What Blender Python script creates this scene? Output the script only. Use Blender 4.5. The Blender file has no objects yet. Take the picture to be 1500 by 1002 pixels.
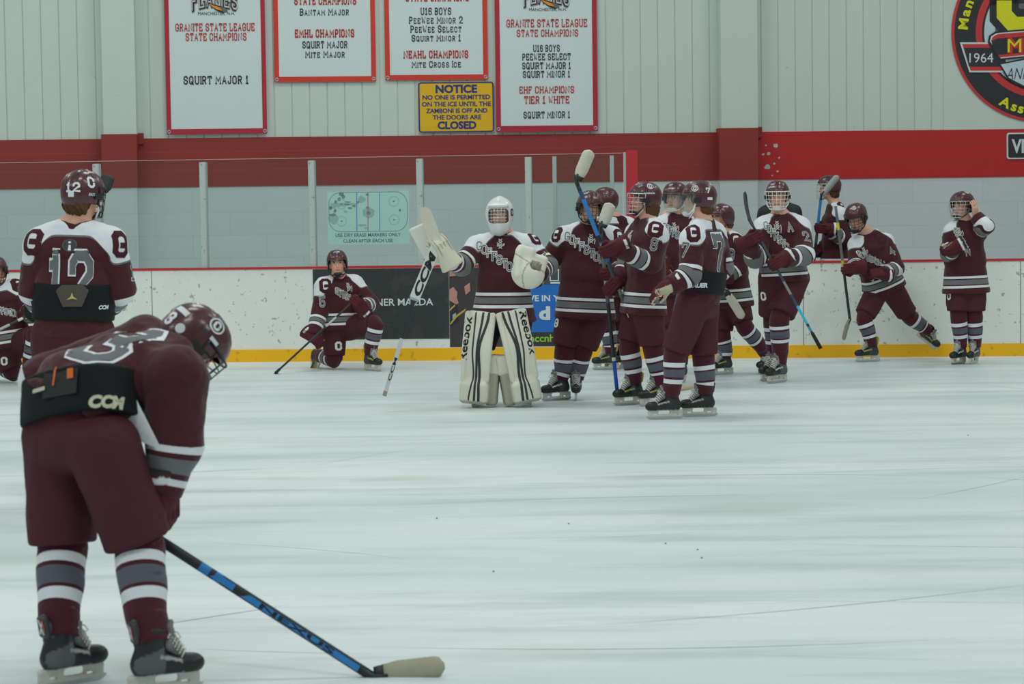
import bpy, bmesh, math, random
import numpy as np
from mathutils import Vector, Matrix, Quaternion, noise
from mathutils.bvhtree import BVHTree

# ------------------------------------------------------------------ camera
SC = bpy.context.scene
COL = SC.collection
FPX, CX, CY = 3333.0, 750.0, 501.0
CAMZ = 1.65
PITCH = math.atan(192.0 / FPX)
ROLL = 0.0135
R0 = Vector((1, 0, 0))
FW = Vector((0, math.cos(PITCH), -math.sin(PITCH)))
U0 = Vector((0, math.sin(PITCH), math.cos(PITCH)))
CR = R0 * math.cos(ROLL) - U0 * math.sin(ROLL)
CU = U0 * math.cos(ROLL) + R0 * math.sin(ROLL)
CAMP = Vector((0, 0, CAMZ))
cam = bpy.data.cameras.new('camera')
cam.sensor_fit = 'HORIZONTAL'; cam.sensor_width = 36.0; cam.lens = FPX * 36.0 / 1500.0
cam.clip_start = 0.1; cam.clip_end = 200
cam.dof.use_dof = True; cam.dof.focus_distance = 19.6; cam.dof.aperture_fstop = 6.5
camo = bpy.data.objects.new('camera', cam); COL.objects.link(camo)
M = Matrix((CR, CU, -FW)).transposed().to_4x4(); M.translation = CAMP
camo.matrix_world = M
SC.camera = camo

# ------------------------------------------------------------------ light
w = bpy.data.worlds.new('world'); SC.world = w; w.use_nodes = True
bgn = w.node_tree.nodes['Background']
bgn.inputs[0].default_value = (0.80, 0.95, 0.93, 1); bgn.inputs[1].default_value = 0.36
SC.view_settings.view_transform = 'Standard'; SC.view_settings.look = 'None'
SC.view_settings.exposure = -0.33; SC.view_settings.gamma = 1.0
SC.view_settings.use_curve_mapping = False
for lx in (-9.0, -1.0, 7.0):
    for ly in (3.0, 10.5, 18.0, 24.2):
        ld = bpy.data.lights.new('ceiling_lamp', 'AREA'); ld.shape = 'RECTANGLE'
        ld.size = 2.6; ld.size_y = 1.2; ld.energy = 205 if ly < 20 else 150; ld.color = (0.93, 1.0, 0.97)
        lo = bpy.data.objects.new('ceiling_lamp', ld); COL.objects.link(lo)
        lo.location = (lx, ly, 8.6)

# ------------------------------------------------------------------ pixel <-> place
def ray(px, py):
    return (FW + CR * ((px - CX) / FPX) - CU * ((py - CY) / FPX))
def at(px, py, Y):
    d = ray(px, py); return CAMP + d * (Y / d.y)
def ground(px, py, z=0.0):
    d = ray(px, py); return CAMP + d * ((z - CAMZ) / d.z)
def on_plane(px, py, P, N):
    d = ray(px, py); return CAMP + d * ((P - CAMP).dot(N) / d.dot(N))

# ------------------------------------------------------------------ materials
def srgb(r, g, b):
    f = lambda c: ((c / 255) / 12.92 if c <= 10 else (((c / 255) + 0.055) / 1.055) ** 2.4)
    return (f(r), f(g), f(b), 1)
MATS = {}
def mat(name, col, rough=0.6, metal=0.0, spec=0.5, var=0.06, vscale=18.0, bump=0.0, bscale=60.0, coat=0.0):
    if name in MATS: return MATS[name]
    m = bpy.data.materials.new(name); m.use_nodes = True
    nt = m.node_tree; b = nt.nodes['Principled BSDF']
    b.inputs['Roughness'].default_value = rough; b.inputs['Metallic'].default_value = metal
    b.inputs['Specular IOR Level'].default_value = spec
    if coat: b.inputs['Coat Weight'].default_value = coat
    tc = nt.nodes.new('ShaderNodeTexCoord')
    nz = nt.nodes.new('ShaderNodeTexNoise'); nz.inputs['Scale'].default_value = vscale; nz.inputs['Detail'].default_value = 4
    nt.links.new(tc.outputs['Object'], nz.inputs['Vector'])
    mx = nt.nodes.new('ShaderNodeMix'); mx.data_type = 'RGBA'
    mx.inputs[6].default_value = tuple(c * (1 - var) for c in col[:3]) + (1,)
    mx.inputs[7].default_value = tuple(min(1, c * (1 + var)) for c in col[:3]) + (1,)
    nt.links.new(nz.outputs['Fac'], mx.inputs[0]); nt.links.new(mx.outputs[2], b.inputs['Base Color'])
    if bump:
        n2 = nt.nodes.new('ShaderNodeTexNoise'); n2.inputs['Scale'].default_value = bscale; n2.inputs['Detail'].default_value = 3
        nt.links.new(tc.outputs['Object'], n2.inputs['Vector'])
        bp = nt.nodes.new('ShaderNodeBump'); bp.inputs['Strength'].default_value = bump; bp.inputs['Distance'].default_value = 0.01
        nt.links.new(n2.outputs['Fac'], bp.inputs['Height']); nt.links.new(bp.outputs[0], b.inputs['Normal'])
    MATS[name] = m; return m
def col_mat(name, rough=0.5, spec=0.5, coat=0.0, metal=0.0, bump=0.0, bscale=90.0):
    """base colour read from the mesh's own 'Col' attribute"""
    if name in MATS: return MATS[name]
    m = bpy.data.materials.new(name); m.use_nodes = True
    nt = m.node_tree; b = nt.nodes['Principled BSDF']
    b.inputs['Roughness'].default_value = rough; b.inputs['Specular IOR Level'].default_value = spec
    b.inputs['Metallic'].default_value = metal
    if coat: b.inputs['Coat Weight'].default_value = coat; b.inputs['Coat Roughness'].default_value = 0.15
    a = nt.nodes.new('ShaderNodeAttribute'); a.attribute_name = 'Col'
    nt.links.new(a.outputs['Color'], b.inputs['Base Color'])
    if bump:
        tc = nt.nodes.new('ShaderNodeTexCoord')
        n2 = nt.nodes.new('ShaderNodeTexNoise'); n2.inputs['Scale'].default_value = bscale
        nt.links.new(tc.outputs['Object'], n2.inputs['Vector'])
        bp = nt.nodes.new('ShaderNodeBump'); bp.inputs['Strength'].default_value = bump; bp.inputs['Distance'].default_value = 0.004
        nt.links.new(n2.outputs['Fac'], bp.inputs['Height']); nt.links.new(bp.outputs[0], b.inputs['Normal'])
    MATS[name] = m; return m
def stripe_mat(name, base, grey, white):
    """knitted cloth in three yarn colours; the bands come from the cloth's own 'fw' / 'fg' attributes"""
    if name in MATS: return MATS[name]
    m = bpy.data.materials.new(name); m.use_nodes = True
    nt = m.node_tree; b = nt.nodes['Principled BSDF']
    b.inputs['Roughness'].default_value = 0.85; b.inputs['Specular IOR Level'].default_value = 0.2
    b.inputs['Sheen Weight'].default_value = 0.15
    tc = nt.nodes.new('ShaderNodeTexCoord')
    nz = nt.nodes.new('ShaderNodeTexNoise'); nz.inputs['Scale'].default_value = 9; nz.inputs['Detail'].default_value = 5
    nt.links.new(tc.outputs['Object'], nz.inputs['Vector'])
    mb = nt.nodes.new('ShaderNodeMix'); mb.data_type = 'RGBA'
    mb.inputs[6].default_value = tuple(c * 0.9 for c in base[:3]) + (1,); mb.inputs[7].default_value = tuple(c * 1.1 for c in base[:3]) + (1,)
    nt.links.new(nz.outputs['Fac'], mb.inputs[0])
    last = mb.outputs[2]
    for an, c in (('fg', grey), ('fw', white)):
        a = nt.nodes.new('ShaderNodeAttribute'); a.attribute_name = an
        g = nt.nodes.new('ShaderNodeMath'); g.operation = 'GREATER_THAN'; g.inputs[1].default_value = 0.0
        nt.links.new(a.outputs['Fac'], g.inputs[0])
        mx = nt.nodes.new('ShaderNodeMix'); mx.data_type = 'RGBA'
        nt.links.new(g.outputs[0], mx.inputs[0]); nt.links.new(last, mx.inputs[6]); mx.inputs[7].default_value = c
        last = mx.outputs[2]
    nt.links.new(last, b.inputs['Base Color'])
    n2 = nt.nodes.new('ShaderNodeTexNoise'); n2.inputs['Scale'].default_value = 24; n2.inputs['Detail'].default_value = 3
    nt.links.new(tc.outputs['Object'], n2.inputs['Vector'])
    bp = nt.nodes.new('ShaderNodeBump'); bp.inputs['Strength'].default_value = 0.25; bp.inputs['Distance'].default_value = 0.012
    nt.links.new(n2.outputs['Fac'], bp.inputs['Height']); nt.links.new(bp.outputs[0], b.inputs['Normal'])
    MATS[name] = m; return m

MAROON = srgb(73, 33, 41); WHITE = srgb(226, 228, 232); GREY = srgb(112, 113, 115)
HELM = srgb(80, 36, 43); BLACK = srgb(26, 27, 29); TAN = srgb(196, 190, 160); SKIN = srgb(226, 172, 146)
M_JERSEY = stripe_mat('jersey_knit', MAROON, GREY, WHITE)
M_SOCK = stripe_mat('sock_knit', srgb(77, 31, 43), srgb(94, 96, 107), WHITE)
M_PANTS = mat('pants_nylon', srgb(78, 37, 46), 0.75, spec=0.25, var=0.08, vscale=7, bump=0.25, bscale=20)
M_BLACKPAD = mat('black_foam_cloth', BLACK, 0.75, spec=0.25, var=0.15, bump=0.15, bscale=40)
M_WHITE = mat('white_print', WHITE, 0.7, spec=0.2, var=0.03)
M_GREY = mat('grey_twill', GREY, 0.8, spec=0.2, var=0.05)
M_MAROON = mat('maroon_twill', MAROON, 0.8, spec=0.2, var=0.05)
M_HAIR = mat('brown_hair', srgb(92, 62, 38), 0.7, spec=0.3, var=0.5, vscale=60, bump=0.8, bscale=120)
M_STEEL = mat('steel', srgb(190, 194, 196), 0.3, metal=1.0, var=0.04)
M_WIRE = mat('chrome_wire', srgb(205, 208, 210), 0.35, metal=0.6, var=0.02)
M_BLACKWIRE = mat('black_wire', srgb(34, 34, 36), 0.45, var=0.02)
M_WHITEWIRE = mat('white_wire', srgb(232, 232, 228), 0.45, var=0.02)
M_LACE = mat('lace_cotton', srgb(214, 212, 204), 0.85, var=0.08)
M_SKIN = col_mat('skin', 0.55, 0.35)
M_HELM = col_mat('helmet_shell', 0.32, 0.5, coat=0.3)
M_GLOVE = col_mat('glove_nylon', 0.7, 0.3, bump=0.2, bscale=110)
M_BOOT = col_mat('skate_boot', 0.45, 0.5)
M_HOLDER = mat('skate_holder_plastic', srgb(205, 203, 195), 0.5, var=0.15, vscale=30)
M_PAD = col_mat('goalie_leather', 0.55, 0.4, bump=0.15, bscale=30)
M_STICK = col_mat('stick_composite', 0.4, 0.5)

# ------------------------------------------------------------------ objects
def mesh_of(name, V, F, material=None, smooth=True, attrs=None, cols=None):
    me = bpy.data.meshes.new(name)
    V = np.asarray(V, dtype=np.float32).reshape(-1, 3)
    me.from_pydata(V.tolist() if len(V) < 400 else [tuple(v) for v in V.tolist()], [], [tuple(int(i) for i in f) for f in F])
    if cols is not None:
        a = me.attributes.new('Col', 'FLOAT_COLOR', 'POINT')
        c = np.ones((len(V), 4), dtype=np.float32); c[:, :3] = np.asarray(cols, dtype=np.float32)[:, :3]
        a.data.foreach_set('color', c.ravel())
    for k, v in (attrs or {}).items():
        a = me.attributes.new(k, 'FLOAT', 'POINT'); a.data.foreach_set('value', np.asarray(v, dtype=np.float32))
    if smooth: me.polygons.foreach_set('use_smooth', [True] * len(me.polygons))
    if material: me.materials.append(material)
    me.update(); return me
def link(name, me, parent=None, mw=None):
    """link a mesh as an object; mw = its matrix in the world (parents are pure translations)"""
    o = bpy.data.objects.new(name, me); COL.objects.link(o)
    if parent is not None: o.parent = parent
    m = mw.copy() if mw is not None else Matrix.Identity(4)
    if parent is not None:
        m = WORLD[parent.name].inverted() @ m
        WORLD[o.name] = WORLD[parent.name] @ m
    else: WORLD[o.name] = m
    o.matrix_basis = m
    return o
WORLD = {}
def thing(name, label, cat, loc, group=None):
    o = bpy.data.objects.new(name, None); COL.objects.link(o); o.location = loc
    o.empty_display_size = 0.1
    WORLD[o.name] = Matrix.Translation(loc)
    o['label'] = label; o['category'] = cat
    if group: o['group'] = group
    return o
def tag(o, label, cat, group=None):
    o['label'] = label; o['category'] = cat
    if group: o['group'] = group
    return o
def structure(o): o['kind'] = 'structure'; return o
def wlink(name, V, F, material, parent, **kw):
    """vertices in world space, linked under parent"""
    L = WORLD[parent.name].translation if parent is not None else Vector((0, 0, 0))
    V = np.asarray(V, dtype=float).reshape(-1, 3) - np.array(L)
    me = mesh_of(name, V, F, material, **kw)
    o = bpy.data.objects.new(name, me); COL.objects.link(o)
    if parent is not None:
        o.parent = parent
        # parents have translation-only world matrices when used here
        WORLD[o.name] = Matrix.Translation(L)
    else: WORLD[o.name] = Matrix.Identity(4)
    return o
class MB:
    def __init__(s): s.V = []; s.F = []; s.C = []
    def add(s, V, F, c=None):
        n = len(s.V); s.V += [tuple(v) for v in V]; s.F += [tuple(i + n for i in f) for f in F]
        if c is not None: s.C += [c[:3]] * len(V)
    def box(s, o, ax, ay, az, c=None):
        """corner o and three edge vectors"""
        o, ax, ay, az = map(Vector, (o, ax, ay, az))
        V = [o, o + ax, o + ax + ay, o + ay, o + az, o + ax + az, o + ax + ay + az, o + ay + az]
        s.add(V, [(0, 3, 2, 1), (4, 5, 6, 7), (0, 1, 5, 4), (1, 2, 6, 5), (2, 3, 7, 6), (3, 0, 4, 7)], c)
    def tube(s, pts, r, n=6, c=None, caps=True, close=False):
        pts = [Vector(p) for p in pts]; rr = r if isinstance(r, (list, tuple)) else [r] * len(pts)
        V = []; F = []; prev = None; N = len(pts)
        for i, p in enumerate(pts):
            a = pts[(i - 1) % N] if (close or i > 0) else p; b = pts[(i + 1) % N] if (close or i < N - 1) else p
            t = (b - a).normalized()
            if prev is None: u = t.orthogonal().normalized()
            else: u = (prev - t * prev.dot(t)).normalized()
            prev = u; v = t.cross(u)
            for k in range(n):
                q = 2 * math.pi * k / n; V.append(p + (u * math.cos(q) + v * math.sin(q)) * rr[i])
        for i in range(N if close else N - 1):
            j = (i + 1) % N
            for k in range(n): F.append((i * n + k, i * n + (k + 1) % n, j * n + (k + 1) % n, j * n + k))
        if caps and not close: F += [tuple(range(n))[::-1], tuple((N - 1) * n + k for k in range(n))]
        s.add(V, F, c)
    def build(s, name, material, parent=None, smooth=True):
        return wlink(name, s.V, s.F, material, parent, smooth=smooth, cols=s.C if s.C else None)

# ------------------------------------------------------------------ distance fields
A3 = lambda v: np.array(v, dtype=float)
def cone(P, a, b, ra, rb):
    a = A3(a); b = A3(b); ba = b - a; L2 = max(ba @ ba, 1e-9)
    t = np.clip((P - a) @ ba / L2, 0, 1)
    return np.linalg.norm(P - a - t[:, None] * ba, axis=1) - (ra + (rb - ra) * t)
def ell(P, c, r, R=None):
    q = P - A3(c)
    if R is not None: q = q @ R
    r = A3(r); k = np.linalg.norm(q / r, axis=1); k2 = np.linalg.norm(q / (r * r), axis=1)
    return k * (k - 1) / np.maximum(k2, 1e-6)
def rbox(P, c, hs, r, R=None):
    q = P - A3(c)
    if R is not None: q = q @ R
    q = np.abs(q) - (A3(hs) - r)
    return np.linalg.norm(np.maximum(q, 0), axis=1) + np.minimum(q.max(axis=1), 0) - r
def oval(P, a, b, ua, ub, wa, wb, da, db, ce=0.08, pw=2.4):
    """segment a-b with an oval section: lateral axis ua->ub, half widths wa->wb, half depths da->db"""
    a = A3(a); b = A3(b); ba = b - a; L = math.sqrt(ba @ ba); w = ba / L
    tt = (P - a) @ w; t = np.clip(tt / L, 0, 1); q = P - a - t[:, None] * ba
    ua = A3(ua); ub = A3(ub)
    u = ua[None] * (1 - t[:, None]) + ub[None] * t[:, None]; u = u - (u @ w)[:, None] * w; u /= np.linalg.norm(u, axis=1)[:, None]
    v = np.cross(w[None], u)
    A = wa + (wb - wa) * t; D = da + (db - da) * t
    pu = np.abs((q * u).sum(1)) / A; pv = np.abs((q * v).sum(1)) / D; pz = np.abs(q @ w) / ce
    n = (pu ** pw + pv ** pw + pz ** pw) ** (1 / pw)
    return (n - 1) * np.minimum(np.minimum(A, D), 1.0)
def smin(a, b, k):
    h = np.clip(0.5 + 0.5 * (b - a) / k, 0, 1); return b + (a - b) * h - k * h * (1 - h)
def smax(a, b, k): return -smin(-a, -b, k)
def plane(P, p, n): return (P - A3(p)) @ A3(n)

def nets(f, lo, hi, h):
    """surface of f = 0 as quads; fine samples only near the surface"""
    lo = A3(lo) - 2 * h; hi = A3(hi) + 2 * h; B = 8
    n = np.ceil((hi - lo) / h / B).astype(int) * B + 1
    nb = (n - 1) // B
    g = np.stack(np.meshgrid(*[np.arange(k) for k in nb], indexing='ij'), -1).reshape(-1, 3)
    c = lo + (g + 0.5) * B * h
    fc = f(c); near = np.abs(fc) < B * h * 1.15
    val = np.empty(tuple(n), dtype=np.float32)
    big = np.repeat(np.repeat(np.repeat(fc.reshape(nb), B, 0), B, 1), B, 2)
    val[:-1, :-1, :-1] = big; val[-1] = 1; val[:, -1] = 1; val[:, :, -1] = 1
    need = np.zeros(tuple(n), dtype=bool)
    for (i, j, k) in g[near]: need[i * B:i * B + B + 1, j * B:j * B + B + 1, k * B:k * B + B + 1] = True
    idx = np.argwhere(need)
    val[need] = f(lo + idx * h)
    s = val < 0
    cs = np.zeros(tuple(n - 1), dtype=np.int8)
    sl = lambda i, m: slice(i, m - 1 + i)
    for dx in (0, 1):
        for dy in (0, 1):
            for dz in (0, 1): cs += s[sl(dx, n[0]), sl(dy, n[1]), sl(dz, n[2])]
    act = (cs > 0) & (cs < 8); ci = np.argwhere(act)
    vid = -np.ones(tuple(n - 1), dtype=np.int64); vid[act] = np.arange(len(ci))
    acc = np.zeros((len(ci), 3)); cnt = np.zeros(len(ci))
    corners = [(0, 0, 0), (1, 0, 0), (0, 1, 0), (1, 1, 0), (0, 0, 1), (1, 0, 1), (0, 1, 1), (1, 1, 1)]
    for a in corners:
        for ax in range(3):
            if a[ax]: continue
            b = list(a); b[ax] = 1
            va = val[ci[:, 0] + a[0], ci[:, 1] + a[1], ci[:, 2] + a[2]]; vb = val[ci[:, 0] + b[0], ci[:, 1] + b[1], ci[:, 2] + b[2]]
            m = (va < 0) != (vb < 0)
            t = va[m] / (va[m] - vb[m]); p = np.tile(A3(a), (m.sum(), 1)); p[:, ax] = t
            acc[m] += p; cnt[m] += 1
    V = lo + (ci + acc / cnt[:, None]) * h
    F = []
    for ax in range(3):
        o1, o2 = [(1, 2), (2, 0), (0, 1)][ax]
        d = [0, 0, 0]; d[ax] = 1
        S0 = s[:n[0] - d[0], :n[1] - d[1], :n[2] - d[2]]; S1 = s[d[0]:, d[1]:, d[2]:]
        e = np.argwhere(S0 != S1)
        e = e[(e[:, o1] > 0) & (e[:, o2] > 0) & (e[:, o1] < n[o1] - 1) & (e[:, o2] < n[o2] - 1)]
        flip = s[e[:, 0], e[:, 1], e[:, 2]]
        def cell(a, b):
            q = e.copy(); q[:, o1] -= a; q[:, o2] -= b; return vid[q[:, 0], q[:, 1], q[:, 2]]
        Q = np.stack([cell(1, 1), cell(0, 1), cell(0, 0), cell(1, 0)], 1)
        Q[~flip] = Q[~flip][:, ::-1]
        F.append(Q)
    F = np.concatenate(F)
    F = F[(F >= 0).all(1)]
    for _ in range(2):
        e = h * 0.25; d0 = f(V)
        G = np.stack([f(V + A3((e, 0, 0))) - f(V - A3((e, 0, 0))), f(V + A3((0, e, 0))) - f(V - A3((0, e, 0))), f(V + A3((0, 0, e))) - f(V - A3((0, 0, e)))], 1) / (2 * e)
        g2 = np.maximum((G * G).sum(1), 0.15)
        st = -(d0 / g2)[:, None] * G; ln = np.linalg.norm(st, axis=1); st *= np.minimum(1, 0.5 * h / np.maximum(ln, 1e-9))[:, None]
        V = V + st
    return V, F, G / np.maximum(np.linalg.norm(G, axis=1), 1e-6)[:, None]
def bvh_of(V, F): return BVHTree.FromPolygons([Vector(v) for v in V], [tuple(int(i) for i in f) for f in F])
def fold(V, N, amp, sc, seed, stretch=(1, 1, 1)):
    """cloth folds: ridged noise pushed along the normals"""
    o = Vector((seed * 7.3, seed * 3.1, seed * 1.7)); out = np.empty(len(V))
    S = A3(stretch) * sc
    for i, p in enumerate(V * S):
        x = noise.noise(Vector(p) + o); out[i] = (1 - 2 * abs(x)) * 0.6 + 0.4 * noise.noise(Vector(p) * 2.1 + o)
    return V + N * (amp * out)[:, None]
# ------------------------------------------------------------------ lettering
GLY = {
'A': [[(0,0),(2,6),(4,0)],[(0.75,2),(3.25,2)]],
'B': [[(0.4,0),(0.4,6),(3,6),(4,5),(4,4),(3,3.1),(0.4,3.1)],[(3,3.1),(4,2.2),(4,1),(3,0),(0.4,0)]],
'C': [[(4,4.1),(4,5),(3,6),(1,6),(0,5),(0,1),(1,0),(3,0),(4,1),(4,1.9)]],
'D': [[(0.4,0),(0.4,6),(3,6),(4,5),(4,1),(3,0),(0.4,0)]],
'E': [[(4,4.8),(4,6),(0.4,6),(0.4,0),(4,0),(4,1.2)],[(0.4,3.1),(2.8,3.1)]],
'F': [[(4,4.8),(4,6),(0.6,6),(0.6,0)],[(0.6,3.1),(3,3.1)]],
'G': [[(4,4.3),(4,5),(3,6),(1,6),(0,5),(0,1),(1,0),(3,0),(4,1),(4,2.7),(2.1,2.7)]],
'H': [[(0,0),(0,6)],[(4,0),(4,6)],[(0,3.1),(4,3.1)]],
'I': [[(2,0),(2,6)]],
'J': [[(3,6),(3,1),(2.2,0),(0.9,0),(0,1),(0,1.8)]],
'K': [[(0,0),(0,6)],[(4,6),(0.2,2.6)],[(1.2,3.5),(4,0)]],
'L': [[(0.5,6),(0.5,0),(4,0),(4,1.6)]],
'M': [[(0,0),(0,6),(2.6,2.0),(5.2,6),(5.2,0)]],
'N': [[(0,0),(0,6),(4.4,0),(4.4,6)]],
'O': [[(1,0),(3,0),(4,1),(4,5),(3,6),(1,6),(0,5),(0,1),(1,0)]],
'P': [[(0.5,0),(0.5,6),(3,6),(4,5),(4,3.6),(3,2.7),(0.5,2.7)]],
'Q': [[(1,0),(3,0),(4,1),(4,5),(3,6),(1,6),(0,5),(0,1),(1,0)],[(2.4,1.6),(4.2,-0.4)]],
'R': [[(0.4,0),(0.4,6),(3,6),(4,5),(4,3.8),(3,2.9),(0.4,2.9)],[(2.3,2.9),(4,0)]],
'S': [[(4,4.4),(4,5),(3,6),(1,6),(0,5),(0,4),(1,3.2),(3,2.8),(4,2),(4,1),(3,0),(1,0),(0,1),(0,1.6)]],
'T': [[(0,4.7),(0,6),(4,6),(4,4.7)],[(2,6),(2,0)]],
'U': [[(0,6),(0,1),(1,0),(3,0),(4,1),(4,6)]],
'V': [[(0,6),(2,0),(4,6)]],
'W': [[(0,6),(1,0),(2.2,4),(3.4,0),(4.4,6)]],
'X': [[(0,0),(4,6)],[(0,6),(4,0)]],
'Y': [[(0,6),(2,3),(4,6)],[(2,3),(2,0)]],
'Z': [[(0,4.8),(0,6),(4,6),(0,0),(4,0),(4,1.2)]],
'0': [[(1,0),(3,0),(4,1),(4,5),(3,6),(1,6),(0,5),(0,1),(1,0)]],
'1': [[(2,0),(2,6)],[(1.2,4.7),(2,4.7)],[(0.9,0),(3.1,0)]],
'2': [[(0,4.2),(0,5),(1,6),(3,6),(4,5),(4,3.6),(0,0.2),(4.2,0.1)]],
'3': [[(0.2,5.2),(1,6),(3,6),(4,5),(4,4),(3,3.1),(2.1,3.1)],[(3,3.1),(4,2.2),(4,1),(3,0),(1,0),(0.2,0.8)]],
'4': [[(3,0),(3,6),(0,2),(4.3,2)]],
'5': [[(4,6),(0,6),(0,3.4),(3,3.6),(4,2.7),(4,1),(3,0),(1,0),(0,1),(0,1.5)]],
'6': [[(4,4.8),(4,5),(3,6),(1,6),(0,5),(0,1),(1,0),(3,0),(4,1),(4,2.5),(3,3.3),(0,3.3)]],
'7': [[(0,4.7),(0,6),(4,6),(4,5.2),(1.9,0)]],
'8': [[(1,3.1),(0,4),(0,5),(1,6),(3,6),(4,5),(4,4),(3,3.1),(1,3.1),(0,2.2),(0,1),(1,0),(3,0),(4,1),(4,2.2),(3,3.1)]],
'9': [[(4,2.8),(1,2.8),(0,3.7),(0,5),(1,6),(3,6),(4,5),(4,1),(3,0),(1,0),(0,1),(0,1.3)]],
'.': [[(1.6,0),(2.4,0)]], ',': [[(2,0.2),(1.6,-1)]],
}
def ribbon(pts, w, step=0.9):
    P = [Vector(p) for p in pts]; closed = (P[0] - P[-1]).length < 1e-6
    if closed: P = P[:-1]
    else:
        P[0] = P[0] + (P[0] - P[1]).normalized() * w * 0.5; P[-1] = P[-1] + (P[-1] - P[-2]).normalized() * w * 0.5
    n = len(P); off = []
    for i in range(n):
        a = P[i - 1] if (closed or i) else None; b = P[(i + 1) % n] if (closed or i < n - 1) else None
        d1 = (P[i] - a).normalized() if a is not None else (b - P[i]).normalized()
        d2 = (b - P[i]).normalized() if b is not None else d1
        n1 = Vector((-d1.y, d1.x)); n2 = Vector((-d2.y, d2.x)); m = n1 + n2
        if m.length < 0.5: m = n1 * 1.0
        else: m = m / max(0.45, m.dot(n1))
        off.append(m * w * 0.5)
    V = []; F = []
    for i in range(n if closed else n - 1):
        j = (i + 1) % n; k = max(1, int(math.ceil((P[j] - P[i]).length / step)))
        for q in range(k + 1):
            t = q / k; c = P[i].lerp(P[j], t); o = off[i].lerp(off[j], t)
            for s in (-1, 0, 1): V.append(c + o * s)
        b0 = len(V) - 3 * (k + 1)
        for q in range(k):
            for s in (0, 1): F.append((b0 + 3 * q + s, b0 + 3 * q + s + 1, b0 + 3 * q + 3 + s + 1, b0 + 3 * q + 3 + s)[::-1])
    return V, F
def block_text(text, wd=1.1, serif=True, gap=1.5, lower=0.8):
    """athletic block lettering; returns 2-D vertices (cap height 6) and faces, and the width"""
    V = []; F = []; x = 0
    for ch in text:
        if ch == ' ': x += 3.0; continue
        k = lower if ch.islower() else 1.0; c = ch.upper()
        lo = min(p[0] for s in GLY[c] for p in s); hi = max(p[0] for s in GLY[c] for p in s)
        strokes = [(s, wd * (0.86 if c in 'MNW' else 1)) for s in GLY[c]]
        if serif:
            for s in GLY[c]:
                for e, f in ((0, 1), (-1, -2)):
                    a, b = s[e], s[f]
                    if abs(a[0] - b[0]) < 0.01 and (a[1] < 0.1 or a[1] > 5.9): strokes.append(([(a[0] - 0.55, a[1] * 1.0 + (0.0)), (a[0] + 0.55, a[1])], wd * 0.72))
        for s, w_ in strokes:
            v, f = ribbon(s, w_); n = len(V)
            V += [((p.x - lo) * k + x + wd * 0.5, p.y * k + (wd * 0.5) * (0)) for p in v]; F += [tuple(i + n for i in q) for q in f]
        x += (hi - lo) * k + wd + gap * (0.75 if c == 'I' else 1)
    return V, F, x - gap
FONT = {}
def sans_text(text, bold=0.0, shear=0.0):
    """built-in plain lettering as a flat mesh; cap height scaled to 1"""
    cu = bpy.data.curves.new('lettering', 'FONT'); cu.body = text; cu.size = 1.0; cu.offset = bold; cu.shear = shear
    cu.resolution_u = 3
    o = bpy.data.objects.new('lettering', cu); COL.objects.link(o)
    dg = bpy.context.evaluated_depsgraph_get(); me = o.evaluated_get(dg).to_mesh()
    V = [(v.co.x, v.co.y) for v in me.vertices]; F = [tuple(p.vertices) for p in me.polygons]
    o.evaluated_get(dg).to_mesh_clear(); bpy.data.objects.remove(o); bpy.data.curves.remove(cu)
    return V, F
def orient(V, F):
    out = []
    for f in F:
        a = sum(V[f[i]][0] * V[f[(i + 1) % len(f)]][1] - V[f[(i + 1) % len(f)]][0] * V[f[i]][1] for i in range(len(f)))
        out.append(f if a > 0 else tuple(reversed(f)))
    return out

class Plane:
    """an upright plane in the hall: origin, unit vector along it, normal towards the ice"""
    def __init__(s, A, B):
        s.A = Vector((A[0], A[1], 0)); s.U = Vector((B[0] - A[0], B[1] - A[1], 0)).normalized(); s.N = Vector((s.U.y, -s.U.x, 0))
    def uz(s, px, py, out=0.0):
        p = on_plane(px, py, s.A + s.N * out, s.N); return (p - s.A).dot(s.U), p.z
    def P(s, u, z, out=0.0): return s.A + s.U * u + s.N * out + Vector((0, 0, z))
    def slab(s, mb, u0, u1, z0, z1, o0, o1, c=None):
        mb.box(s.P(u0, z0, o0), s.U * (u1 - u0), s.N * (o1 - o0) * 1.0, Vector((0, 0, z1 - z0)), c)
    def text(s, name, txt, pxl, pxr, base, cap, material, parent, out=0.012, style='block', wd=1.1, serif=True, bold=0.02, shear=0.0, dz=0):
        pm = (pxl + pxr) / 2
        u0, _ = s.uz(pxl, base, out); u1, _ = s.uz(pxr, base, out)
        _, z0 = s.uz(pm, base, out); _, z1 = s.uz(pm, cap, out)
        if style == 'block':
            V, F, W = block_text(txt, wd, serif)
            lo, hi = 0.0, 6.0 + wd * 0.0
        else:
            V, F = sans_text(txt, bold, shear)
            lo, hi = 0.0, 0.73
        x0 = min(v[0] for v in V); x1 = max(v[0] for v in V)
        F = orient(V, F)
        Q = [s.P(u0 + (v[0] - x0) / (x1 - x0) * (u1 - u0), z0 + (v[1] - lo) / (hi - lo) * (z1 - z0) + dz, out) for v in V]
        return wlink(name, Q, F, material, parent, smooth=False)

# ------------------------------------------------------------------ planes of the hall
gl, gr = ground(0, 533), ground(1500, 521.5)
BOARD = Plane(gl, gr)
bl = at(0, 300, 27.9); br = at(1500, 300, 28.9)
WALL = Plane(bl, br)

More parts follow.
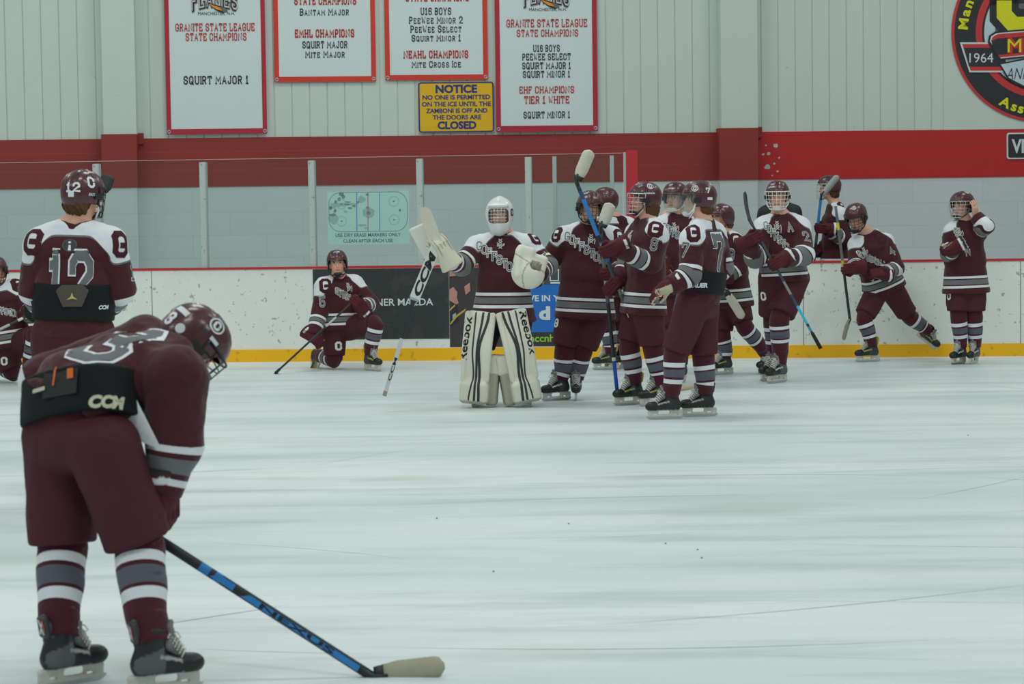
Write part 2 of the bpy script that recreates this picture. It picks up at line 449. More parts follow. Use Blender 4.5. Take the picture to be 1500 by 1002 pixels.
# ------------------------------------------------------------------ ice
m = bpy.data.materials.new('ice'); m.use_nodes = True; nt = m.node_tree; b = nt.nodes['Principled BSDF']
tc = nt.nodes.new('ShaderNodeTexCoord')
def nz(scale, detail, vec_scale, rot=0.0, rough=0.55):
    mp = nt.nodes.new('ShaderNodeMapping'); mp.inputs['Scale'].default_value = vec_scale; mp.inputs['Rotation'].default_value = (0, 0, rot)
    nt.links.new(tc.outputs['Object'], mp.inputs['Vector'])
    n = nt.nodes.new('ShaderNodeTexNoise'); n.inputs['Scale'].default_value = scale; n.inputs['Detail'].default_value = detail; n.inputs['Roughness'].default_value = rough
    nt.links.new(mp.outputs[0], n.inputs['Vector']); return n.outputs['Fac']
def rampv(src, p0, p1, v0=0.0, v1=1.0):
    r = nt.nodes.new('ShaderNodeMapRange'); r.inputs['From Min'].default_value = p0; r.inputs['From Max'].default_value = p1
    r.inputs['To Min'].default_value = v0; r.inputs['To Max'].default_value = v1; nt.links.new(src, r.inputs['Value']); return r.outputs[0]
def mixc(fac, a, c):
    mx = nt.nodes.new('ShaderNodeMix'); mx.data_type = 'RGBA'
    nt.links.new(fac, mx.inputs[0])
    for i, s in ((6, a), (7, c)):
        if isinstance(s, tuple): mx.inputs[i].default_value = s
        else: nt.links.new(s, mx.inputs[i])
    return mx.outputs[2]
c0 = mixc(rampv(nz(0.55, 5, (0.35, 1.1, 1)), 0.35, 0.68), srgb(234, 239, 239), srgb(204, 216, 217))
c1 = mixc(rampv(nz(1.6, 6, (0.22, 1.6, 1), 0.1, 0.7), 0.50, 0.68, 0, 0.7), c0, srgb(186, 199, 201))
c2 = mixc(rampv(nz(3.0, 8, (0.5, 5.0, 1), -0.25, 0.75), 0.60, 0.72, 0, 0.5), c1, srgb(243, 247, 247))
c3 = mixc(rampv(nz(2.4, 9, (0.35, 7.0, 1), 0.35, 0.75), 0.63, 0.70, 0, 0.55), c2, srgb(178, 192, 193))
c4 = mixc(rampv(nz(0.8, 3, (0.6, 1.4, 1)), 0.58, 0.72, 0, 0.55), c3, srgb(188, 196, 182))
nt.links.new(c4, b.inputs['Base Color'])
b.inputs['Roughness'].default_value = 0.42; b.inputs['Specular IOR Level'].default_value = 0.3
bp = nt.nodes.new('ShaderNodeBump'); bp.inputs['Strength'].default_value = 0.35; bp.inputs['Distance'].default_value = 0.02
nt.links.new(nz(5.0, 8, (0.5, 3.5, 1), 0.2, 0.7), bp.inputs['Height']); nt.links.new(bp.outputs[0], b.inputs['Normal'])
mb = MB(); mb.box((-16, -3, -0.1), (32, 0, 0), (0, 34, 0), (0, 0, 0.1))
floor = structure(mb.build('floor', m, None, smooth=False))
# skate-cut lines in the ice: long shallow arcs of scraped snow, and a few dark specks
M_CUT = mat('scraped_snow', srgb(246, 249, 249), 0.9, spec=0.1)
M_CUTD = mat('wet_groove', srgb(186, 200, 202), 0.5)
rnd = random.Random(5)
mw_, md_ = MB(), MB()
for i in range(70):
    d = 8.2 + 15 * rnd.random() ** 0.9; cx = (rnd.random() - 0.42) * d * 0.5; an = rnd.gauss(0, 0.5) + (0.8 if rnd.random() < 0.15 else 0)
    L = 0.5 + rnd.random() * 2.2; k = rnd.gauss(0, 0.12); wd = 0.0015 + 0.0035 * rnd.random(); dst = mw_ if rnd.random() < 0.5 else md_
    pts = []
    for q in range(11):
        t = (q / 10 - 0.5) * L; a = an + k * t; pts.append(Vector((cx + t * math.cos(an) - k * t * t * 0.5 * math.sin(an), d + t * math.sin(an) + k * t * t * 0.5 * math.cos(an), 0.0012 + 0.0002 * (i % 5))))
    V = []; F = []
    for q, p in enumerate(pts):
        t = (pts[min(q + 1, 10)] - pts[max(q - 1, 0)]).normalized(); nn = Vector((-t.y, t.x, 0)) * wd * math.sin(math.pi * (q + 0.3) / 10.6)
        V += [p - nn, p + nn]
    for q in range(10): F.append((2 * q, 2 * q + 2, 2 * q + 3, 2 * q + 1))
    dst.add(V, F)
mw_.build('snow_scratch', M_CUT, floor, False)['kind'] = 'stuff'; md_.build('groove_scratch', M_CUTD, floor, False)['kind'] = 'stuff'
M_SPECK = mat('rubber_crumb', srgb(70, 74, 74), 0.8)
ms = MB()
for px, py in ((975, 797), (723, 838), (1028, 818), (1022, 806), (1418, 638), (640, 760), (833, 768)):
    g = ground(px, py); r = 0.006
    ms.add([g + Vector((r, 0, 0.002)), g + Vector((0, r, 0.002)), g + Vector((-r, 0, 0.002)), g + Vector((0, -r, 0.002)), g + Vector((0, 0, 0.008))], [(0, 1, 4), (1, 2, 4), (2, 3, 4), (3, 0, 4), (3, 2, 1, 0)])
ms.build('rubber_crumb', M_SPECK, floor, False)['kind'] = 'stuff'

# ------------------------------------------------------------------ boards
def grime(name, base, mark, thr=0.70, sc=14.0, low=0.10, rough=0.45):
    m = mat(name, base, rough, var=0.03, vscale=3)
    nt = m.node_tree; b = nt.nodes['Principled BSDF']; src = b.inputs['Base Color'].links[0].from_socket
    tc = nt.nodes.new('ShaderNodeTexCoord')
    n = nt.nodes.new('ShaderNodeTexNoise'); n.inputs['Scale'].default_value = sc; n.inputs['Detail'].default_value = 3; n.inputs['Roughness'].default_value = 0.6
    nt.links.new(tc.outputs['Object'], n.inputs['Vector'])
    r = nt.nodes.new('ShaderNodeMapRange'); r.inputs['From Min'].default_value = thr; r.inputs['From Max'].default_value = thr + 0.06; r.inputs['To Max'].default_value = 0.7
    nt.links.new(n.outputs['Fac'], r.inputs['Value'])
    mx = nt.nodes.new('ShaderNodeMix'); mx.data_type = 'RGBA'; mx.inputs[7].default_value = mark
    nt.links.new(r.outputs[0], mx.inputs[0]); nt.links.new(src, mx.inputs[6]); nt.links.new(mx.outputs[2], b.inputs['Base Color'])
    return m
M_BOARD = grime('white_board_plastic', srgb(238, 241, 235), srgb(132, 138, 132), 0.63, 15)
M_KICK = grime('yellow_kick_plastic', srgb(252, 190, 0), srgb(205, 150, 10), 0.62, 9, rough=0.5)
M_CAP = mat('red_cap_plastic', srgb(196, 44, 44), 0.4)
M_SEAM = mat('seam_gap', srgb(120, 126, 122), 0.9)
BH = 1.06; KH = 0.138; U0b, U1b = -3.0, (gr - gl).length + 3.0
Ub = lambda px: BOARD.uz(px, 450)[0]
wall_d = structure(thing('wall_dasher', 'white dasher boards', 'wall', BOARD.P(5, 0)))
for k in ('label', 'category'): del wall_d[k]
mb = MB(); BOARD.slab(mb, U0b, U1b, 0, BH - 0.025, -0.12, 0.0); mb.build('board_panel', M_BOARD, wall_d, False)
mb = MB(); BOARD.slab(mb, U0b, U1b, 0, KH, 0.0, 0.012); mb.build('kick_strip', M_KICK, wall_d, False)
mb = MB(); BOARD.slab(mb, U0b, U1b, BH - 0.025, BH, -0.13, 0.012); mb.build('cap_rail', M_CAP, wall_d, False)
mb = MB()
for px in (223, 1177, 1495, -90): u = Ub(px); BOARD.slab(mb, u - 0.004, u + 0.004, KH, BH - 0.03, 0.0, 0.0015)
mb.build('panel_seam', M_SEAM, wall_d, False)

# ------------------------------------------------------------------ glass above the boards
mg = bpy.data.materials.new('rink_glass'); mg.use_nodes = True; nt = mg.node_tree
for n in list(nt.nodes):
    if n.type == 'BSDF_PRINCIPLED': nt.nodes.remove(n)
tr = nt.nodes.new('ShaderNodeBsdfTransparent'); tr.inputs[0].default_value = (0.91, 0.95, 0.94, 1)
gs = nt.nodes.new('ShaderNodeBsdfGlossy'); gs.inputs['Roughness'].default_value = 0.04
df = nt.nodes.new('ShaderNodeBsdfDiffuse'); df.inputs[0].default_value = (0.6, 0.75, 0.72, 1)
mx0 = nt.nodes.new('ShaderNodeMixShader'); mx0.inputs[0].default_value = 0.006
mx = nt.nodes.new('ShaderNodeMixShader'); mx.inputs[0].default_value = 0.012
nt.links.new(tr.outputs[0], mx0.inputs[1]); nt.links.new(df.outputs[0], mx0.inputs[2])
nt.links.new(mx0.outputs[0], mx.inputs[1]); nt.links.new(gs.outputs[0], mx.inputs[2]); nt.links.new(mx.outputs[0], nt.nodes['Material Output'].inputs[0])
M_POST = grime('aluminium_post', srgb(190, 199, 196), srgb(120, 128, 126), 0.66, 20, rough=0.5)
M_EDGE = mat('glass_edge', srgb(196, 172, 168), 0.4)
_, GZ = BOARD.uz(600, 229.5, -0.06)
PX = [-172, -15, 143, 299, 458, 616, 775, 917]
for i in range(len(PX) - 1):
    u0 = BOARD.uz(PX[i], 330, -0.06)[0]; u1 = BOARD.uz(PX[i + 1], 330, -0.06)[0]
    if i == len(PX) - 2: u1 -= 0.03
    wn = structure(thing('window_%d' % (i + 1), 'x', 'x', BOARD.P((u0 + u1) / 2, BH, -0.06)))
    for k in ('label', 'category'): del wn[k]
    mb = MB(); BOARD.slab(mb, u0 + 0.004, u1 - 0.004, BH, GZ, -0.066, -0.054); mb.build('glass_pane', mg, wn, False)
    mb = MB(); BOARD.slab(mb, u0 + 0.004, u1 - 0.004, GZ, GZ + 0.006, -0.066, -0.054); mb.build('pane_edge', M_EDGE, wn, False)
    if i:
        mb = MB(); BOARD.slab(mb, u0 - 0.036, u0 + 0.036, BH, GZ - 0.025, -0.13, -0.03); BOARD.slab(mb, u0 - 0.03, u0 + 0.03, BH, GZ - 0.03, -0.03, -0.02)
        mb.build('post', M_POST, wn, False)
# red pad closing the end of the glass, and the short return of glass behind it
M_REDPAD = mat('red_pad_vinyl', srgb(196, 38, 50), 0.5)
u0 = BOARD.uz(918, 330)[0]; u1 = BOARD.uz(934.5, 330)[0]
pp = thing('end_pad', 'tall bright red pad closing the free end of the rink glass', 'pad', BOARD.P((u0 + u1) / 2, BH, -0.03))
mb = MB(); BOARD.slab(mb, u0, u1, BH, GZ + 0.03, -0.12, 0.0); mb.build('pad_cover', M_REDPAD, pp, False)
mb = MB(); BOARD.slab(mb, u0 - 0.03, u0 - 0.002, BH, GZ + 0.01, -0.12, -0.02); mb.build('edge_channel', M_POST, pp, False)
wn = structure(thing('window_9', 'x', 'x', BOARD.P(u0, BH, -1.0)))
for k in ('label', 'category'): del wn[k]
ua = BOARD.uz(813, 300, -1.0)[0]; ub = BOARD.uz(897, 300, -1.0)[0]
mb = MB(); BOARD.slab(mb, ua, ub, BH - 0.3, GZ, -1.006, -0.994); mb.build('glass_pane', mg, wn, False)
for u in (ua, ub):
    mb = MB(); BOARD.slab(mb, u - 0.022, u + 0.022, 0, GZ, -1.03, -0.97); mb.build('post', M_POST, wn, False)

# ------------------------------------------------------------------ back wall
M_SIDING = grime('painted_metal_siding', srgb(206, 216, 209), srgb(150, 162, 156), 0.73, 7, rough=0.55)
M_RED1 = mat('dark_red_band_paint', srgb(146, 46, 37), 0.6, var=0.05, vscale=5)
M_RED2 = mat('bright_red_band_paint', srgb(190, 28, 32), 0.6, var=0.05, vscale=5)
mbk = bpy.data.materials.new('painted_block'); mbk.use_nodes = True; nt = mbk.node_tree; b = nt.nodes['Principled BSDF']
br_ = nt.nodes.new('ShaderNodeTexBrick'); br_.inputs['Scale'].default_value = 1.0; br_.inputs['Brick Width'].default_value = 0.9; br_.inputs['Row Height'].default_value = 0.28; br_.inputs['Mortar Size'].default_value = 0.006
br_.inputs['Color1'].default_value = srgb(206, 213, 213); br_.inputs['Color2'].default_value = srgb(202, 209, 209); br_.inputs['Mortar'].default_value = srgb(196, 203, 203)
tc = nt.nodes.new('ShaderNodeTexCoord'); sx = nt.nodes.new('ShaderNodeSeparateXYZ'); cx_ = nt.nodes.new('ShaderNodeCombineXYZ')
nt.links.new(tc.outputs['Object'], sx.inputs[0]); nt.links.new(sx.outputs['X'], cx_.inputs['X']); nt.links.new(sx.outputs['Z'], cx_.inputs['Y']); nt.links.new(cx_.outputs[0], br_.inputs['Vector'])
nt.links.new(br_.outputs['Color'], b.inputs['Base Color']); b.inputs['Roughness'].default_value = 0.6
zt = WALL.uz(700, 198.0)[1]; zb = WALL.uz(700, 268.5)[1]; ztr = WALL.uz(1300, 190.8)[1]; zbr = WALL.uz(1300, 261.5)[1]
zt = (zt + ztr) / 2; zb = (zb + zbr) / 2
Lw = (br - bl).length; ZTOP = 5.6
uw = lambda px, py=230, o=0.0: WALL.uz(px, py, o)[0]
wallb = structure(thing('wall_back', 'x', 'x', WALL.P(Lw / 2, 0)))
for k in ('label', 'category'): del wallb[k]
mb = MB(); WALL.slab(mb, -4, Lw + 4, 0, zb, -0.3, 0.0); mb.build('block_wall', mbk, wallb, False)
uc = uw(1112)
mb = MB(); WALL.slab(mb, -4, uc, zb, zt, -0.3, 0.012); mb.build('red_band', M_RED1, wallb, False)
mb = MB(); WALL.slab(mb, uc, Lw + 4, zb, zt, -0.3, 0.012); mb.build('red_band', M_RED2, wallb, False)['label'] = 'brighter red stretch of the band'
# vertical ribbed siding: flat pans with narrow sunk joints
V = []; F = []; x = -4.0; prof = []
step = uw(770, 100) - uw(744.5, 100)
while x < Lw + 4:
    prof += [(x, 0.0), (x + step - 0.016, 0.0), (x + step - 0.012, -0.012), (x + step - 0.004, -0.012)]; x += step
for (u, o) in prof: V += [WALL.P(u, zt, o - 0.004), WALL.P(u, ZTOP, o - 0.004)]
for i in range(len(prof) - 1): F.append((2 * i, 2 * i + 2, 2 * i + 3, 2 * i + 1))
n = len(V); V += [WALL.P(-4, zt, -0.3), WALL.P(-4, ZTOP, -0.3), WALL.P(Lw + 4, zt, -0.3), WALL.P(Lw + 4, ZTOP, -0.3)]
F += [(n, n + 1, n + 3, n + 2), (1, 2 * len(prof) - 1, n + 3, n + 1)]
wlink('siding', V, F, M_SIDING, wallb, smooth=False)
# flat smooth sheet at the right end behind the round emblem
mb = MB(); WALL.slab(mb, uw(1382, 100), Lw + 4, zt, ZTOP, 0.0, 0.008); mb.build('flat_sheet', M_SIDING, wallb, False)
mb = MB()
for py in (211, 237): z = WALL.uz(1300, py)[1]; WALL.slab(mb, -4, Lw + 4, z - 0.004, z + 0.004, 0.012, 0.0135)
M_RIB = mat('faded_red_line', srgb(158, 62, 56), 0.6); mb.build('band_joint', M_RIB, wallb, False)
# piers
for i, (x0, x1, x2, red) in enumerate(((147, 199, 209, M_RED1), (1053, 1110, 1116, M_RED1))):
    o = 0.22
    pr = structure(thing('trim_%d' % (i + 1), 'x', 'x', WALL.P(uw(x0), 0)))
    for k in ('label', 'category'): del pr[k]
    ua, ub = uw(x0, 150, o), uw(x1, 150, o); z1 = WALL.uz((x0 + x1) / 2, 196.5 if i == 0 else 187.5, o)[1]
    mb = MB(); WALL.slab(mb, ua + 0.03, ub - 0.0, z1, ZTOP, 0.0, o); mb.build('pier_siding', M_SIDING, pr, False)
    mb = MB(); WALL.slab(mb, ua, ub, zb, z1, 0.0, o + 0.015); mb.build('pier_band', red, pr, False)
    mb = MB(); WALL.slab(mb, ua + 0.01, ub - 0.01, 0, zb, 0.0, o); mb.build('pier_block', mbk, pr, False)
    mb = MB(); WALL.slab(mb, ub, uw(x2, 150, 0.05), z1 - 0.12, z1 + 0.015, 0.0, 0.06); mb.build('pier_shoe', red, pr, False)
# chipped paint on the band and raised bench floor behind the boards
mb = MB(); rc = random.Random(3)
for (px, py, r) in ((1126, 225, 3.0), (1136, 213, 3.4), (1118, 226, 2.2), (1124, 245, 4.0), (1134, 240, 1.8), (1141, 231, 1.6), (1139, 251, 1.7), (1122, 213, 1.5), (1131, 257, 1.4)):
    u, z = WALL.uz(px, py, 0.013); rr = r / 118
    P_ = [WALL.P(u + rr * (0.7 + 0.6 * rc.random()) * math.cos(a), z + rr * (0.6 + 0.6 * rc.random()) * math.sin(a), 0.0145) for a in [k * math.pi / 4 for k in range(8)]]
    mb.add(P_, [tuple(range(8))])
mb.build('paint_chip', mat('bare_plaster', srgb(196, 190, 188), 0.8), wallb, False)['kind'] = 'stuff'
mb = MB(); BOARD.slab(mb, BOARD.uz(940, 450)[0], U1b, 0.0, 0.22, -2.2, -0.14)
structure(mb.build('floor_bench', mat('black_rubber', srgb(50, 52, 54), 0.9), None, False))
# ------------------------------------------------------------------ banners and signs on the wall
RED_T = mat('banner_red_ink', srgb(190, 52, 48), 0.7, var=0.03); BLK_T = mat('banner_black_ink', srgb(38, 42, 40), 0.7, var=0.03)
M_BANNER = mat('banner_vinyl', srgb(216, 226, 226), 0.55, var=0.025, vscale=2, bump=0.12, bscale=3)
M_CRIM = mat('crimson_hem', srgb(178, 34, 58), 0.6); M_ORNG = mat('orange_red_hem', srgb(214, 58, 42), 0.6)
M_BRASS = mat('grommet', srgb(190, 192, 190), 0.4, metal=0.7)
M_ORANGE = mat('orange_ink', srgb(232, 152, 28), 0.6)
def banner(label, x0, x1, yb, hem, side, bot, out, lines, logo=False):
    o = out
    u0, u1 = uw(x0, yb, o), uw(x1, yb, o); zb_ = WALL.uz((x0 + x1) / 2, yb, o)[1]; s_ = (u1 - u0) / (x1 - x0)
    t = thing('banner', label, 'banner', WALL.P((u0 + u1) / 2, zb_, o), None)
    zt_ = ZTOP - 0.4; a = side * s_; c = bot * s_
    n = 14; V = []; F = []
    # gently rippled cloth, with real thickness
    for layer in (0, 0.004):
        for j in range(n + 1):
            for i in range(9):
                u = u0 + a + (u1 - u0 - 2 * a) * i / 8; z = zb_ + c + (zt_ - zb_ - c) * j / n
                V.append(WALL.P(u, z, o - 0.006 + layer))
    N1 = (n + 1) * 9
    for j in range(n):
        for i in range(8):
            p = j * 9 + i; F.append((p + N1, p + 1 + N1, p + 10 + N1, p + 9 + N1)); F.append((p, p + 9, p + 10, p + 1))
    wlink('cloth', V, F, M_BANNER, t)
    mb = MB()
    WALL.slab(mb, u0, u0 + a, zb_, zt_, o - 0.006, o + 0.002); WALL.slab(mb, u1 - a, u1, zb_, zt_, o - 0.006, o + 0.002); WALL.slab(mb, u0 + a, u1 - a, zb_, zb_ + c, o - 0.006, o + 0.002)
    mb.build('hem', hem, t, False)
    for u in (u0 + a * 0.5, u1 - a * 0.5):
        mb = MB(); mb.tube([WALL.P(u + 0.018 * math.cos(q), zb_ + c * 0.5 + 0.018 * math.sin(q), o + 0.003) for q in [k * math.pi / 5 for k in range(10)]], 0.007, 5, close=True); mb.build('grommet', M_BRASS, t)
    for (txt, pl, pr, b_, c_, mt, *st) in lines:
        k = dict(style='block', wd=1.15)
        if st: k = st[0]
        WALL.text('lettering', txt, pl, pr, b_, c_, mt, t, out=o + 0.004, **k)
    if logo:
        lx0, lx1, by = logo
        # arched team word, its lower half in the picture, over a flaming puck
        for wd_, mt_, oo in ((2.5, mat('logo_grey_edge', srgb(150, 146, 150), 0.6), 0.004), (1.9, BLK_T, 0.006), (0.7, mat('logo_cream', srgb(206, 196, 190), 0.6), 0.008)):
            Vt, Ft, W = block_text('FLAMES', wd_, False, gap=2.6 - wd_)
            xa = min(v[0] for v in Vt); xb = max(v[0] for v in Vt); ua_, ub_ = uw(lx0, by, o), uw(lx1, by, o); zz = WALL.uz((lx0 + lx1) / 2, by, o)[1]
            hgt = 21 * s_; Q = []
            for v in Vt:
                q = (v[0] - xa) / (xb - xa); ar = 1 - (2 * q - 1) ** 2
                Q.append(WALL.P(ua_ + q * (ub_ - ua_), zz + hgt * v[1] / 6 * (1.12 - 0.25 * ar) + 0.05 * ar - 0.02, o + oo))
            wlink('team_word', Q, orient(Vt, Ft), mt_, t, smooth=False)
        for pts, mt_, oo in ((((303, 3), (312, 6), (326, 10), (334, 17), (326, 19), (316, 15), (309, 9)), BLK_T, 0.009), (((306, 5), (313, 8), (322, 11), (326, 16), (318, 14), (311, 10)), M_ORANGE, 0.011), (((322, 10), (330, 12), (334, 17), (327, 18)), M_GREY, 0.012)):
            Q = []
            for (px, py) in pts:
                u, z = WALL.uz(px + (lx0 - 281), py + by - 12, o); Q.append(WALL.P(u, z, o + oo))
            wlink('flame_mark', Q, [tuple(range(len(Q)))[::-1]], mt_, t, smooth=False)
    return t
shd = dict(style='block', wd=1.5)
sans = dict(style='sans', bold=0.0)
banner('crimson-edged white banner, leftmost of the row, reading squirt major 1 alone', 244.5, 391.5, 196.5, M_CRIM, 6.5, 8, 0.05, [
    ('MANCHESTER, N.H.', 290, 344, 22, 17, BLK_T, sans), ('GRANITE STATE LEAGUE', 257, 373, 45, 35, RED_T), ('STATE CHAMPIONS', 272, 361, 59, 49, RED_T), ('SQUIRT MAJOR 1', 269, 364, 122.5, 112, BLK_T)], logo=(281, 348, 12))
banner('orange-edged white banner listing Bantam Major and Mite Major', 402, 551, 120, M_ORNG, 7, 8, 0.03, [
    ('STATE CHAMPIONS', 431, 522, 6, -4, RED_T, shd), ('Bantam Major', 439, 511, 22, 13, BLK_T), ('EMHL CHAMPIONS', 432, 519, 54, 44, RED_T, shd), ('SQUIRT MAJOR', 443, 509, 70, 61, BLK_T), ('Mite Major', 447, 505, 84, 75, BLK_T)])
banner('orange-edged white banner ending in Mite Cross Ice, right above the yellow notice', 564.5, 715, 117, M_ORNG, 7, 7.5, 0.03, [
    ('STATE CHAMPIONS', 594, 687, 1, -9, RED_T, shd), ('U16 BOYS', 616, 661, 21, 12, BLK_T), ('PeeWee Minor 2', 599, 678, 34, 25, BLK_T), ('PeeWee Select', 601, 676, 47, 38, BLK_T), ('Squirt Minor 1', 603, 675, 60, 51.5, BLK_T),
    ('NEAHL CHAMPIONS', 591, 686, 84.5, 75, RED_T, shd), ('Mite Cross Ice', 603, 675, 98.5, 90, BLK_T)])
banner('crimson-edged white banner, rightmost of the row, listing EHF champions', 727, 876, 193, M_CRIM, 7, 9, 0.05, [
    ('MANCHESTER, N.H.', 775, 830, 16, 11.5, BLK_T, sans), ('GRANITE STATE LEAGUE', 742, 860, 39, 29, RED_T), ('STATE CHAMPIONS', 757, 847, 53, 44, RED_T), ('U16 BOYS', 781, 820, 75, 66.5, BLK_T), ('PEEWEE SELECT', 765, 836, 87.5, 79, BLK_T),
    ('SQUIRT MAJOR 1', 765, 836, 100.5, 92, BLK_T), ('SQUIRT MINOR 1', 766, 835, 113, 104.5, BLK_T), ('EHF CHAMPIONS', 761, 841, 136, 127, RED_T), ('TIER 1 WHITE', 768, 834, 151, 141.5, RED_T), ('SQUIRT MINOR 1', 767, 835, 172.5, 164, BLK_T)], logo=(767, 834, 6))

def rrect(pl, x0, x1, y0, y1, out, r, n=5):
    u0, u1 = pl.uz(x0, y1, out)[0], pl.uz(x1, y1, out)[0]; xm = (x0 + x1) / 2
    z0, z1 = pl.uz(xm, y1, out)[1], pl.uz(xm, y0, out)[1]
    pts = []
    for (cx, cz, a0) in ((u1 - r, z1 - r, 0), (u0 + r, z1 - r, 90), (u0 + r, z0 + r, 180), (u1 - r, z0 + r, 270)):
        for k in range(n + 1):
            a = math.radians(a0 + 90 * k / n); pts.append((cx + r * math.cos(a), cz + r * math.sin(a)))
    return pts
def plate(name, pl, pts, o0, o1, material, parent, smooth=False):
    n = len(pts); V = [pl.P(u, z, o1) for u, z in pts] + [pl.P(u, z, o0) for u, z in pts]
    F = [tuple(range(n)), tuple(range(2 * n - 1, n - 1, -1))] + [(i, i + n, (i + 1) % n + n, (i + 1) % n) for i in range(n)]
    return wlink(name, V, F, material, parent, smooth=smooth)
def ring(name, pl, pts, wdt, o, material, parent, close=True, h=0.001):
    """flat line of the given width along a path on the plane"""
    V2 = [Vector(p) for p in pts]
    if close: V2.append(V2[0])
    v, f = ribbon([(p.x, p.y) for p in V2], wdt, 9.0)
    f = orient([(q.x, q.y) for q in v], f)
    return wlink(name, [pl.P(q.x, q.y, o) for q in v], f, material, parent, smooth=False)
M_YEL = mat('notice_yellow', srgb(232, 182, 10), 0.5); M_BLU = mat('notice_blue', srgb(40, 52, 124), 0.6)
t = thing('notice_sign', 'yellow notice plate with blue lettering about keeping off the ice until doors close', 'sign', WALL.P(*WALL.uz(668, 194), 0.02))
plate('plate', WALL, rrect(WALL, 613, 724.5, 119.5, 194.5, 0.03, 0.035), 0.015, 0.03, M_YEL, t)
ring('border_line', WALL, rrect(WALL, 614.5, 723, 121, 193, 0.031, 0.03), 0.018, 0.032, M_BLU, t)
for txt, a, c, b_, k_, bo in (('NOTICE', 638, 699, 135.5, 124, 0.045), ('NO ONE IS PERMITTED', 619, 718, 145.5, 138.8, 0.03), ('ON THE ICE UNTIL THE', 618, 719, 155.5, 148.8, 0.03), ('ZAMBONI IS OFF AND', 624, 714, 165.2, 158.6, 0.03), ('THE DOORS ARE', 634, 705, 174.8, 168.2, 0.03), ('CLOSED', 641, 698, 188.5, 177.5, 0.045)):
    WALL.text('lettering', txt, a, c, b_, k_, M_BLU, t, out=0.0325, style='sans', bold=bo)

# round association emblem on the right
M_EBLK = mat('emblem_black', srgb(44, 44, 46), 0.55); M_ERED = mat('emblem_red', srgb(206, 52, 54), 0.55); M_EPALE = mat('emblem_pale', srgb(196, 214, 220), 0.55)
M_EYEL = mat('emblem_yellow', srgb(226, 222, 20), 0.55); M_EWHT = mat('emblem_white', srgb(214, 220, 220), 0.55)
eu, ez = WALL.uz(1523, 47, 0.02); es = 1 / ((FPX) / (WALL.P(eu, ez) - CAMP).dot(FW))
t = thing('round_emblem', 'large round black and red association emblem with yellow lettering high on the wall', 'emblem', WALL.P(eu, ez - 131 * es, 0.02))
circ = lambda r, n=72: [(eu + r * es * math.cos(2 * math.pi * k / n), ez + r * es * math.sin(2 * math.pi * k / n)) for k in range(n)]
plate('disc', WALL, circ(128.5), 0.008, 0.022, M_EBLK, t)
ring('rim', WALL, circ(129.5), 4.2 * es, 0.024, M_ERED, t); ring('inner_rim', WALL, circ(91), 9.5 * es, 0.024, M_ERED, t)
plate('centre_disc', WALL, circ(83), 0.01, 0.025, M_EPALE, t)
def epoly(name, pts, out, mt):
    Q = []
    for px, py in pts:
        u, z = WALL.uz(px, py, out); Q.append((u, z))
    a = sum(Q[i][0] * Q[(i + 1) % len(Q)][1] - Q[(i + 1) % len(Q)][0] * Q[i][1] for i in range(len(Q)))
    if a < 0: Q = Q[::-1]
    return plate(name, WALL, Q, out - 0.003, out, mt, t)
epoly('numeral_shadow', ((1460, -70), (1600, -70), (1600, 60), (1458, 60), (1458, 20), (1463, 18)), 0.0262, M_GREY)
for wd_, mt_, oo in ((3.0, M_EBLK, 0.030), (1.55, M_EYEL, 0.033)):
    Vt, Ft, W = block_text('50', wd_, False, gap=5.2 - wd_)
    Q = []
    for v in Vt:
        u, z = WALL.uz(1471 + (v[0] - wd_ * 0.5) * 14.2 - 0, 37 - v[1] * 16, oo); Q.append(WALL.P(u, z, oo))
    wlink('numeral', Q, orient(Vt, Ft), mt_, t, smooth=False)
epoly('year_ribbon_edge', ((1406, 62), (1470, 62), (1478, 106), (1420, 106)), 0.034, M_EWHT)
epoly('year_ribbon', ((1409.5, 64.5), (1470, 64.5), (1476, 103.5), (1422, 103.5)), 0.036, M_ERED)
epoly('year_panel', ((1412, 70), (1470, 70), (1474, 97.5), (1419.5, 97.5)), 0.038, M_EBLK)
WALL.text('lettering', '1964', 1420, 1455, 91.5, 77, M_EWHT, t, out=0.040, style='sans', bold=0.0)
epoly('word_ribbon_edge', ((1447, 62), (1449, 52), (1458, 46), (1523, 41), (1600, 44), (1600, 92), (1523, 82), (1465, 88), (1452, 72)), 0.042, M_EBLK)
epoly('word_ribbon_white', ((1450, 60), (1452, 53), (1460, 48.5), (1523, 43.5), (1598, 47), (1598, 90), (1523, 80), (1466, 85.5)), 0.044, M_EWHT)
epoly('word_ribbon_red', ((1452, 60), (1454, 54.5), (1461, 50), (1523, 45), (1596, 49), (1596, 88), (1523, 78.5), (1464, 84)), 0.046, M_ERED)
epoly('word_panel', ((1452.5, 60), (1461, 56.5), (1523, 51.5), (1595, 55), (1595, 82), (1523, 75), (1459, 80.5), (1455, 72)), 0.048, M_EBLK)
for bo, mt_, oo in ((0.07, M_ERED, 0.050), (0.0, M_EYEL, 0.052)): WALL.text('lettering', 'MRYHA', 1476, 1580, 76, 55.5, mt_, t, out=oo, style='sans', bold=bo)
epoly('scroll_edge', ((1463, 93), (1500, 85.5), (1600, 92), (1595, 112), (1523, 128), (1500, 128.5), (1476, 116)), 0.045, M_EBLK)
epoly('scroll', ((1466, 94.5), (1500, 88), (1598, 95), (1592, 110), (1523, 125.5), (1500, 125.5), (1478, 114)), 0.047, M_EPALE)
WALL.text('lettering', 'ANNIVERSARY', 1474, 1580, 116, 98, M_EBLK, t, out=0.050, style='sans', bold=-0.01, shear=0.3)
